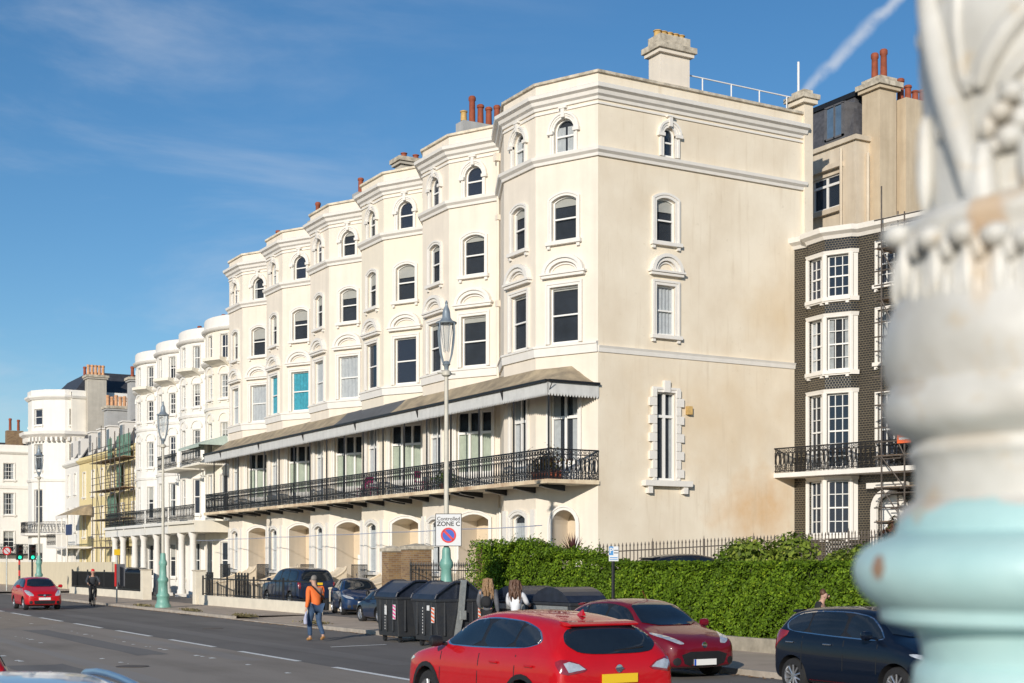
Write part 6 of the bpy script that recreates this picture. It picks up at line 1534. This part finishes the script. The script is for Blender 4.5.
car('hatchback_car', 'bright red hatchback driving towards the camera at the far left', 'car', (13.25, 67.9, 0), -HP, 'city', 3.7, 1.69, 1.51, P_red2, wr=.30, opt={'head': [(.56,.42),(.86,.44),(.99,.56),(.97,.60),(.80,.59),(.62,.50)], 'grille': [(-.36,.43),(.36,.43),(.38,.48),(-.38,.48)], 'pz': .345})
car('four_by_four', 'large dark blue four-by-four with yellow rear plate in the forecourt behind the railings', 'car', (23.75, 61.6, .105), HP, 'box', 4.95, 1.95, 1.85, P_rr, wr=.38, opt={'rz_': .60, 'clad': False, 'rim': M['rimdark']})
car('hatchback_car', 'dark blue hatchback facing the camera in the drive, right of the four-by-four', 'car', (22.7, 52.3, .105), -HP-.25, 'hatch', 3.95, 1.7, 1.47, P_blue, wr=.31, opt={'spokes': 8})
car('hatchback_car', 'small dark blue car with yellow rear plate just left of the communal bins', 'car', (20.85, 45.35, .06), HP, 'hatch', 2.6, 1.45, 1.22, P_rr, wr=.28, opt={'rz_': .62})
car('parked_car', 'dark car behind the hedge showing only its roof and side windows', 'car', (27.3, 36.0, .95), -.15, 'hatch', 4.2, 1.75, 1.52, P_navy, wr=.31)
car('off_road_car', 'black upright off-roader behind the dense black railing at the left', 'car', (23.2, 88.5, .105), HP*.9, 'box', 4.3, 1.8, 1.78, P_black, wr=.38, opt={'rim': M['rimdark']})
car('roof_railed_car', 'pale silver-blue car at the bottom left corner showing its roof and roof rail', 'car', (1.2, 7.5, 0), HP, 'cross', 4.5, 1.8, 1.66, P_silver, wr=.34, opt={'rails': M['rail_blue'], 'handle': None or P_silver})
car('estate_car', 'red car cut off by the left picture edge, showing a rear light', 'car', (2.0, 18.0, 0), HP, 'box', 4.5, 1.82, 1.44, P_red2, wr=.33, opt={'tail': [(.80,.45),(.97,.45),(.97,.74),(.84,.74)], 'tailclear': True})

# ------------------------------------------------------------------ people
def skinmesh(nodes, edges, level=2):
    """nodes {id:(x,y,z,r)} -> evaluated mesh grown around the skeleton"""
    ids = list(nodes); me = bpy.data.meshes.new('sk'); me.from_pydata([nodes[i][:3] for i in ids], [(ids.index(a), ids.index(b)) for a, b in edges], [])
    o = bpy.data.objects.new('sk', me); COL.objects.link(o); o.modifiers.new('k', 'SKIN'); sv = me.skin_vertices[0].data
    for i, k in enumerate(ids):
        r = nodes[k][3]; sv[i].radius = r if isinstance(r, tuple) else (r, r)
    sv[0].use_root = True
    s = o.modifiers.new('s', 'SUBSURF'); s.levels = s.render_levels = level
    m2 = tomesh(o, 'skin'); bpy.data.objects.remove(o); return m2
def addobj(name, me, m_, parent, extra=None):
    me.name = name; me.materials.clear()
    for q in (m_ if isinstance(m_, list) else [m_]): me.materials.append(q)
    if extra:
        bm = bmesh.new(); bm.from_mesh(me); 
        for (c, r, mi) in extra:
            g = bmesh.ops.create_uvsphere(bm, u_segments=10, v_segments=8, radius=1); 
            for v in g['verts']: v.co = Vector((c[0]+v.co.x*r[0], c[1]+v.co.y*r[1], c[2]+v.co.z*r[2]))
            for f in {f for v in g['verts'] for f in v.link_faces}: f.material_index = mi
        bm.to_mesh(me); bm.free()
    me.polygons.foreach_set('use_smooth', [True]*len(me.polygons)); o = bpy.data.objects.new(name, me); COL.objects.link(o); o.parent = parent; o.location = -OFF.get(parent.name, Vector((0,0,0))); return o
BASE = dict(pelvis=(0,0,.93), belly=(0,0,1.08), chest=(0,0,1.27), neckb=(-.01,0,1.45), neck=(0,0,1.52), head=(.015,0,1.62), crown=(.005,0,1.70),
    shL=(0,.185,1.41), elL=(-.03,.235,1.13), wrL=(.05,.25,.90), shR=(0,-.185,1.41), elR=(-.03,-.235,1.13), wrR=(.05,-.25,.90),
    hiL=(0,.09,.90), knL=(.02,.10,.49), anL=(-.02,.10,.08), toL=(.15,.11,.035), hiR=(0,-.09,.90), knR=(.02,-.10,.49), anR=(-.02,-.10,.08), toR=(.15,-.11,.035))
def person(label, loc, rz, h, pose=None, top=None, legs=None, shoes=None, hair=None, hairkind='short', bulk=1.0, glasses=False, group=None, hood=None):
    J = dict(BASE); J.update(pose or {}); k = h/1.76; t = thing('person', label, 'person', loc, group, rz=rz); t.scale = (k, k, k); OFF[t.name] = Vector((0,0,0))
    nd = {}
    def N_(i, r, p=None): nd[i] = (*(p or J[i]), r)
    N_('pelvis', (.145*bulk, .105*bulk)); N_('belly', (.135*bulk, .10*bulk)); N_('chest', (.155*bulk, .11*bulk)); N_('neckb', .075); N_('neck', .052); N_('head', .088); N_('crown', .080)
    for s in 'LR':
        N_('sh'+s, .058); N_('el'+s, .042); N_('wr'+s, .027); N_('hi'+s, .088*bulk); N_('kn'+s, .056); N_('an'+s, .038); N_('to'+s, .034)
    E = [('pelvis','belly'),('belly','chest'),('chest','neckb'),('neckb','neck'),('neck','head'),('head','crown')]
    for s in 'LR': E += [('chest','sh'+s),('sh'+s,'el'+s),('el'+s,'wr'+s),('pelvis','hi'+s),('hi'+s,'kn'+s),('kn'+s,'an'+s),('an'+s,'to'+s)]
    body = dict(nd)
    for s in 'LR':     # palm, four fingers and a thumb
        w = Vector(J['wr'+s]); d = (w-Vector(J['el'+s])).normalized(); f = Vector((1, 0, 0)); sd = d.cross(f); sd = sd.normalized() if sd.length > .1 else Vector((0, 1, 0)); f = sd.cross(d).normalized()
        pm = w+d*.075; body['pm'+s] = (*pm, (.024, .036)); E.append(('wr'+s, 'pm'+s))
        for i, ln in enumerate((.062, .070, .066, .052)):
            b0 = pm+d*.015+f*(-.027+.018*i); b1 = b0+d*ln*.5+sd*.006; b2 = b0+d*ln*.9+sd*.026
            body['f%d%s' % (i, s)] = (*b1, .0088); body['g%d%s' % (i, s)] = (*b2, .0078); E += [('pm'+s, 'f%d%s' % (i, s)), ('f%d%s' % (i, s), 'g%d%s' % (i, s))]
        th = w+d*.045+f*.045; th2 = th+d*.035+f*.012; body['t'+s] = (*th, .011); body['u'+s] = (*th2, .009); E += [('wr'+s, 't'+s), ('t'+s, 'u'+s)]
    H_ = Vector(J['head']); C_ = Vector(J['crown'])
    ex = [((H_.x+.098, H_.y, H_.z-.005), (.020, .014, .024), 0)]+[((H_.x+.018, H_.y+q*.088, H_.z), (.018, .012, .03), 0) for q in (1, -1)]
    ex += [((H_.x+.084, H_.y+q*.033, H_.z+.022), (.012, .016, .009), 1) for q in (1, -1)]+[((H_.x+.087, H_.y, H_.z-.045), (.012, .026, .007), 2)]
    addobj('body', skinmesh(body, E), [M['skin'], M['sign_k'], M['lips']], t, ex)
    g = lambda i, a: (*nd[i][:3], tuple(x+a for x in nd[i][3]) if isinstance(nd[i][3], tuple) else nd[i][3]+a)
    j = {i: g(i, .022) for i in ('pelvis','belly','chest','neckb','shL','shR','elL','elR')}
    for s in 'LR': j['wr'+s] = (*(Vector(J['wr'+s])*.93+Vector(J['el'+s])*.07), .045)
    j['pelvis'] = (*(Vector(J['pelvis'])+Vector((0,0,-.03))), (.175*bulk, .14*bulk)); j['neckb'] = (*(Vector(J['neckb'])+Vector((0,0,.005))), .082)
    addobj('jacket', skinmesh(j, [e for e in E if e[0] in j and e[1] in j]), top, t)
    q = {'pelvis': (*J['pelvis'], (.152*bulk, .115*bulk))}
    for s in 'LR': q['hi'+s] = g('hi'+s, .014); q['kn'+s] = g('kn'+s, .018); q['an'+s] = (*(Vector(J['an'+s])+Vector((0,0,.03))), .062)
    addobj('trousers', skinmesh(q, [e for e in E if e[0] in q and e[1] in q]), legs, t)
    for s in 'LR':
        a = Vector(J['an'+s]); o_ = Vector(J['to'+s]); hh = a+(a-o_).normalized()*.045; hh.z = a.z-.035
        addobj('shoe', skinmesh({'a': (*(a+Vector((0,0,.0))), .048), 'h': (*(hh), .045), 'm': (*((a+o_)/2+Vector((0,0,-.012))), .046), 't': (*o_, .040)}, [('a','h'),('a','m'),('m','t')]), shoes, t)
    if hairkind == 'short':
        addobj('hair', skinmesh({'a': (H_.x-.035, H_.y, H_.z-.02, .085), 'b': (C_.x-.02, C_.y, C_.z+.015, .098), 'c': (C_.x+.035, C_.y, C_.z+.03, .07)}, [('a','b'),('b','c')]), hair, t)
    elif hairkind == 'long':
        hb = MB()
        for i in range(26):
            a_ = rng.uniform(1.15, 5.13); r_ = rng.uniform(.075, .105); x_, y_ = math.cos(a_)*r_, math.sin(a_)*r_; pts_ = []
            L_ = rng.uniform(.30, .50); ph = rng.uniform(0, 6)
            for j_ in range(7):
                q_ = j_/6; sp_ = 1+.45*math.sin(q_*2.2); pts_.append((C_.x-.03+x_*sp_*.95-.05*q_+.012*math.sin(ph+q_*9), C_.y+y_*sp_+.015*math.sin(ph*2+q_*8)-.03*q_*q_, C_.z+.03-L_*q_-.05*q_))
            for j_ in range(6): hb.tube(pts_[j_], pts_[j_+1], .030*(1-.75*(j_/6)**2), 6, r2=.030*(1-.75*((j_+1)/6)**2))
        hb.build('hair_strands', hair, t, smooth=True, fix=False)
        addobj('hair', skinmesh({'c': (C_.x+.03, C_.y, C_.z+.01, .085), 'b': (C_.x-.02, C_.y, C_.z-.01, .108), 'a': (H_.x-.05, H_.y, H_.z-.06, .11), 'd': (H_.x-.09, H_.y-.02, H_.z-.18, .10), 'e': (H_.x-.11, H_.y-.03, H_.z-.28, .07), 'f': (H_.x-.12, H_.y-.04, H_.z-.36, .03)}, [('b','c'),('b','a'),('a','d'),('d','e'),('e','f')]), hair, t)
    elif hairkind == 'helmet':
        addobj('helmet', skinmesh({'a': (C_.x-.04, C_.y, C_.z+.01, .105), 'b': (C_.x+.03, C_.y, C_.z+.03, .10)}, [('a','b')]), hair, t)
    if glasses:
        b = MB(); b.box(H_.x+.085, H_.x+.10, H_.y-.06, H_.y+.06, H_.z+.008, H_.z+.038); b.build('sunglasses', M['sign_k'], t)
    return t
M['lips'] = mat('lips', (.35, .12, .10), .5, 0)
stride = dict(knL=(.14,.10,.50), anL=(.10,.10,.09), toL=(.26,.11,.04), knR=(-.02,-.10,.49), anR=(-.26,-.10,.14), toR=(-.12,-.11,.045), elR=(.04,-.24,1.14), wrR=(.18,-.22,.98), elL=(-.07,.25,1.13), wrL=(-.05,.29,.87), chest=(.03,0,1.27), neckb=(.05,0,1.44), neck=(.07,0,1.51), head=(.10,0,1.60), crown=(.09,0,1.68), shL=(.04,.185,1.40), shR=(.04,-.185,1.40))
pm = person('grey-haired man in an orange jacket and jeans walking across the road', (14.6, 36.5, 0), R(96), 1.84, stride, M['jacket_o'], M['jeans'], M['tan'], M['hair_g'], 'short', 1.2)
bg = thing('shoulder_bag', 'black shoulder bag on the right hip of the man in orange', 'bag', (14.6, 36.5, 0), rz=R(96)); b = MB(); b.box(-.20, .06, -.33, -.22, .86, 1.16); b.build('bag_body', M['cloth_k'], bg, bevel=.03)
b = MB(); pts = [(-.10, -.26, 1.12), (-.17, -.16, 1.22), (-.165, 0, 1.36), (-.12, .12, 1.50), (-.02, .14, 1.56), (.10, .06, 1.5), (.16, -.06, 1.36), (.10, -.24, 1.14)]; b.path(pts, .018, 6); b.build('strap', M['cloth_k'], bg)
cb = thing('carrier_bag', 'crumpled pale lilac bag hanging from the left hand of the man in orange', 'bag', (14.6, 36.5, 0), rz=R(96))
addobj('bag_body', skinmesh({'a': (-.06, .30, .86, .02), 'b': (-.05, .31, .74, (.06, .04)), 'c': (-.04, .33, .60, (.085, .05)), 'd': (-.08, .34, .47, (.05, .03)), 'e': (.03, .30, .50, .03)}, [('a','b'),('b','c'),('c','d'),('c','e')]), M['bag'], cb)
w1 = person('woman with long light-brown hair and a black backpack, by the recycling bins', (17.1, 31.1, 0), R(50), 1.80, dict(elL=(.05,.24,1.16), wrL=(.16,.22,.98)), M['cloth_g'], M['cloth_k'], M['cloth_w'], M['hair_l'], 'long')
bk = thing('backpack', 'black backpack on the grey-sleeved woman', 'backpack', (17.1, 31.1, 0), rz=R(50)); addobj('bag_body', skinmesh({'a': (-.20, .0, 1.36, (.12, .08)), 'b': (-.22, 0, 1.2, (.15, .09)), 'c': (-.21, 0, 1.05, (.13, .08))}, [('a','b'),('b','c')]), M['cloth_k'], bk)
b = MB()
for s in (1, -1): b.path([(-.15, .1*s, 1.40), (-.05, .12*s, 1.50), (.10, .12*s, 1.42), (.14, .12*s, 1.2), (-.1, .13*s, 1.05)], .018, 6)
b.build('strap', M['cloth_k'], bk)
w2 = person('woman with long reddish-brown hair and a white top, left of the graffitied bin', (17.0, 29.5, 0), R(35), 1.78, dict(elR=(.10,-.24,1.20), wrR=(.30,-.20,1.15), elL=(.08,.24,1.18), wrL=(.24,.2,1.08)), M['cloth_w'], M['cloth_k'], M['cloth_k'], M['hair_b'], 'long', .92)
w3 = person('person in dark clothes and sunglasses, half hidden behind the navy city car', (18.7, 20.6, .115), R(-55), 1.58, dict(neck=(.05,0,1.50), head=(.08,0,1.59), crown=(.075,0,1.67)), M['cloth_k'], M['cloth_k'], M['cloth_k'], M['hair_b'], 'short', 1, True)
sit = dict(pelvis=(-.12,0,1.0), belly=(-.06,0,1.14), chest=(.04,0,1.32), neckb=(.10,0,1.48), neck=(.13,0,1.55), head=(.16,0,1.64), crown=(.15,0,1.72), shL=(.06,.2,1.45), shR=(.06,-.2,1.45), elL=(.16,.30,1.22), elR=(.16,-.30,1.22), wrL=(.42,.27,1.12), wrR=(.42,-.27,1.12),
    hiL=(-.10,.09,.97), hiR=(-.10,-.09,.97), knL=(.24,.12,.78), anL=(.08,.12,.40), toL=(.22,.13,.34), knR=(.18,-.12,.62), anR=(.02,-.12,.16), toR=(.17,-.13,.13))
cyc = person('cyclist in dark clothes and a red helmet riding towards the camera', (16.5, 70.8, 0), -HP-.1, 1.80, sit, M['cloth_d'], M['cloth_k'], M['cloth_k'], M['helmet'], 'helmet')
bc = thing('bicycle', 'black bicycle ridden by the red-helmeted cyclist beside the far kerb', 'bicycle', (16.5, 70.8, 0), rz=-HP-.1)
for x in (-.45, .62):
    b = MB(); b.lathe([(.33, -.02), (.35, 0), (.33, .02), (.31, 0)], (0, 0), 24, caps=False); b.v = [(x+px, pz, .35+py) for px, py, pz in b.v]; w = b.build('wheel', M['tyre'], bc, smooth=True)
    b = MB()
    for i in range(12): a = i*math.pi/6; b.tube((x, 0, .35), (x+.31*math.cos(a), 0, .35+.31*math.sin(a)), .004, 4)
    b.build('spokes', M['steel'], w)
b = MB()
for a, c in (((-.45,0,.35),(-.02,0,.32)),((-.02,0,.32),(-.16,0,.88)),((-.45,0,.35),(-.14,0,.80)),((-.02,0,.32),(.42,0,.82)),((-.14,0,.80),(.40,0,.92)),((.38,0,.98),(.62,0,.35))): b.tube(a, c, .022, 6)
b.build('bike_frame', M['iron'], bc)
b = MB(); b.tube((.38, 0, .98), (.42, 0, 1.10), .018); b.tube((.44, -.30, 1.10), (.44, .30, 1.10), .018); b.build('handlebar', M['iron'], bc)
b = MB(); b.box(-.30, -.04, -.07, .07, .90, .95); b.build('saddle', M['black'], bc, bevel=.02)
b = MB(); b.tube((-.02, -.14, .32), (-.02, .14, .32), .02); b.box(-.08, .10, .09, .17, .33, .36); b.box(-.10, .06, -.17, -.09, .10, .13); b.build('pedals', M['black'], bc)

# ------------------------------------------------------------------ the near cast-iron pillar (seafront lamp column base)
TH = R(29.8); CS, SN = math.cos(TH), math.sin(TH)
cdep, cu = 1.30, 1050; lat = (cu-512)/1400*cdep; PX, PY = lat*CS+cdep*SN, -lat*SN+cdep*CS; PXS = cdep/1400
prof = [(-60,925),(0,921),(60,922),(120,927),(170,930),(212,930),(219,912),(224,903),(232,898),(240,898),(248,904),(256,905),(275,903),(300,897),(320,889),(345,884),(370,886),(382,891),(388,892),(394,888),(405,886),(418,887),(430,893),(437,910),(443,916),(449,913),(455,910),(461,914),(470,917),(500,917),(506,907),(512,901),(527,899),(533,897),(540,880),(548,866),(558,858),(570,855),(582,857),(593,863),(602,872),(608,881),(613,882),(621,883),(626,900),(632,919),(650,924),(661,925),(668,917),(680,915),(720,913),(760,905),(800,880),(900,875)]
pil = thing('pillar', 'huge peeling white and turquoise cast-iron column close to the camera at right', 'column', (PX, PY, 0))
b = MB(); pr = [((cu-u)*PXS*.985, 2.2+(562-v)*PXS) for v, u in prof]; pr = pr[::-1]; pr[0] = (pr[0][0], .12)
b.lathe(pr, (PX, PY), 96); b.build('shaft', M['pillar'], pil, smooth=True, fix=True)
dirc = Vector((-PX, -PY, 0)).normalized(); side = Vector((CS, -SN, 0))   # towards the camera / image right
fwd = Vector((SN, CS, 0))
def cp_(u, v, R_, out=0):
    x, y, z = col_hit(u, v, R_, (PX, PY)); p = Vector((x-PX, y-PY, 0)); p = p*(1+out/max(p.length, .01)); return (PX+p.x, PY+p.y, z)
R0 = (cu-925)*PXS
def rib(pts, r, name='leaf_scroll'):
    nodes = {i: (*cp_(u, v, R0, .0), r*1.5*(q if q else 1)) for i, (u, v, q) in enumerate(pts)}
    addobj(name, skinmesh(nodes, [(i, i+1) for i in range(len(pts)-1)]), M['pillar'], pil)
rib([(929,-30,1),(931,10,1.1),(939,55,1.2),(951,105,1.2),(966,155,1.1),(978,200,1),(984,222,.8)], .0085)
rib([(958,-20,.8),(957,30,.8),(962,75,.7),(970,95,.5)], .006)
rib([(1060,-20,1),(1030,5,1),(1003,35,1),(986,65,.9),(978,92,.6)], .008)
rib([(1070,25,.8),(1040,45,.8),(1015,70,.8),(1000,88,.6)], .006)
rib([(985,140,.6),(982,170,.9),(984,200,1.1),(985,220,1.1)], .010)
rib([(1030,130,.8),(1035,160,1),(1042,190,1.1),(1050,215,1)], .011)
ex = []
def blob(u, v, ru, rv, out=0, RR=None):
    c = cp_(u, v, RR or R0, out); ex.append((c, (ru*PXS, ru*PXS, rv*PXS), 0))
for u, v, a, c in ((1012,92,13,11),(1000,112,12,10),(1022,118,11,12),(988,126,9,13),(1010,137,14,12),(1030,100,10,9),(972,82,7,9),(995,146,9,8)): blob(u, v, a, c)
bm = bmesh.new(); me = bpy.data.meshes.new('rosette'); bm.to_mesh(me); bm.free(); addobj('rosette', me, M['pillar'], pil, ex)
ex = []; blob(925, 165, 9, 50); blob(924, 40, 8, 14); blob(940, 110, 5, 30); blob(901, 237, 11, 12, .008, (cu-905)*PXS)
for i in range(6):    # broad curled acanthus tips round the collar, each with a ribbed body below
    u = 905+i*31; RR = (cu-903)*PXS; blob(u, 236+3*math.sin(i*2), 15, 12, .006, RR); blob(u+13, 246, 9, 14, .002, RR); blob(u+2, 272, 9, 30, .002, RR); blob(u-8, 285, 5, 26, .001, (cu-900)*PXS); blob(u+11, 290, 5, 24, .001, (cu-900)*PXS)
me = bpy.data.meshes.new('leaf_collar'); addobj('leaf_collar', me, M['pillar'], pil, ex)

# ------------------------------------------------------------------ sun, sky, camera
EL = R(17); AZ = (-math.cos(R(43)), -math.sin(R(43)))      # sun stands out over the sea, behind the camera's left shoulder
sd = Vector((AZ[0]*math.cos(EL), AZ[1]*math.cos(EL), math.sin(EL)))
sun = bpy.data.lights.new('sun', 'SUN'); sun.energy = 3.9; sun.angle = R(.5); sun.color = (1.0, .92, .81)
so = bpy.data.objects.new('sun', sun); COL.objects.link(so); so.rotation_euler = sd.to_track_quat('Z', 'Y').to_euler(); so.location = (-30, -20, 40)
w = bpy.data.worlds.new('World'); sc.world = w; w.use_nodes = True; t = w.node_tree; N = t.nodes; L = t.links; bgd = N['Background']; bgd.inputs['Strength'].default_value = .10
sk = N.new('ShaderNodeTexSky'); sk.sky_type = 'NISHITA'; sk.sun_disc = False; sk.sun_elevation = EL; sk.sun_rotation = math.atan2(AZ[0], AZ[1]); sk.air_density = 1.0; sk.dust_density = .1; sk.ozone_density = 3.5
tc = N.new('ShaderNodeTexCoord'); D = tc.outputs['Generated']
def vm(op, a, b=None):
    n = N.new('ShaderNodeVectorMath'); n.operation = op; L.new(a, n.inputs[0])
    if b is not None:
        if hasattr(b, 'links'): L.new(b, n.inputs[1])
        else: n.inputs[1].default_value = b
    return n
def mr_(v, a, b, c=0, d=1):
    n = N.new('ShaderNodeMapRange'); L.new(v, n.inputs[0]); n.inputs[1].default_value = a; n.inputs[2].default_value = b; n.inputs[3].default_value = c; n.inputs[4].default_value = d; n.interpolation_type = 'SMOOTHSTEP'; return n.outputs[0]
def mm(op, a, b):
    n = N.new('ShaderNodeMath'); n.operation = op
    for i, q in enumerate((a, b)):
        if hasattr(q, 'links'): L.new(q, n.inputs[i])
        else: n.inputs[i].default_value = q
    return n.outputs[0]
def ray(u, v): 
    q = side*((u-512)/1400)+fwd+Vector((0, 0, (562-v)/1400)); return q.normalized()
# contrail: a thin arc of broken vapour
d1, d2 = ray(905, -12), ray(806, 92); nrm = d1.cross(d2).normalized(); mid = (d1+d2).normalized(); al = (d2-d1).normalized()
dist = vm('DOT_PRODUCT', D, tuple(nrm)).outputs['Value']; along = vm('DOT_PRODUCT', D, tuple(al)).outputs['Value']
nz = N.new('ShaderNodeTexNoise'); nz.inputs['Scale'].default_value = 45; nz.inputs['Detail'].default_value = 5; L.new(D, nz.inputs['Vector'])
dw = mm('ADD', dist, mm('MULTIPLY', mm('SUBTRACT', nz.outputs['Fac'], .5), .010))
cm_ = mm('MULTIPLY', mr_(mm('ABSOLUTE', dw, 0), .0060, .0), mm('MULTIPLY', mr_(along, mid.dot(al)+.052, mid.dot(al)+.040), mr_(nz.outputs['Fac'], .25, .55, .35, 1)))
# thin cirrus
wv = vm('MULTIPLY', D, (1, 1, 4.2)); n1 = N.new('ShaderNodeTexNoise'); n1.inputs['Scale'].default_value = 3.0; n1.inputs['Detail'].default_value = 7; n1.inputs['Roughness'].default_value = .58; n1.inputs['Distortion'].default_value = .5; L.new(wv.outputs[0], n1.inputs['Vector'])
ci = mm('MULTIPLY', mr_(n1.outputs['Fac'], .45, .78), mr_(vm('DOT_PRODUCT', D, tuple(side)).outputs['Value'], .12, -.30))
fac = mm('MINIMUM', mm('ADD', mm('MULTIPLY', cm_, .62), mm('MULTIPLY', ci, .42)), 1)
mx = N.new('ShaderNodeMix'); mx.data_type = 'RGBA'; L.new(fac, mx.inputs[0]); hs_ = N.new('ShaderNodeHueSaturation'); hs_.inputs['Saturation'].default_value = 1.18; L.new(sk.outputs[0], hs_.inputs['Color']); L.new(hs_.outputs[0], mx.inputs[6]); mx.inputs[7].default_value = (6.2, 6.6, 7.2, 1)
L.new(mx.outputs[2], bgd.inputs['Color'])
cam = bpy.data.cameras.new('camera'); co = bpy.data.objects.new('camera', cam); COL.objects.link(co); co.location = (0, 0, 2.2); co.rotation_euler = (R(90), 0, -TH)
cam.sensor_width = 36; cam.lens = 1400/1024*36; cam.shift_y = (562-341.5)/1024; cam.clip_start = .05; cam.clip_end = 5000
cam.dof.use_dof = True; cam.dof.focus_distance = 48; cam.dof.aperture_fstop = 5.6
sc.camera = co
sc.view_settings.view_transform = 'Standard'; sc.view_settings.look = 'None'; sc.view_settings.exposure = .15; sc.view_settings.gamma = 1
sc.render.engine = 'CYCLES'; sc.cycles.use_denoising = True; sc.cycles.sample_clamp_indirect = 3; sc.cycles.sample_clamp_direct = 12; sc.cycles.max_bounces = 6; sc.cycles.transparent_max_bounces = 8; sc.cycles.caustics_reflective = False; sc.cycles.caustics_refractive = False
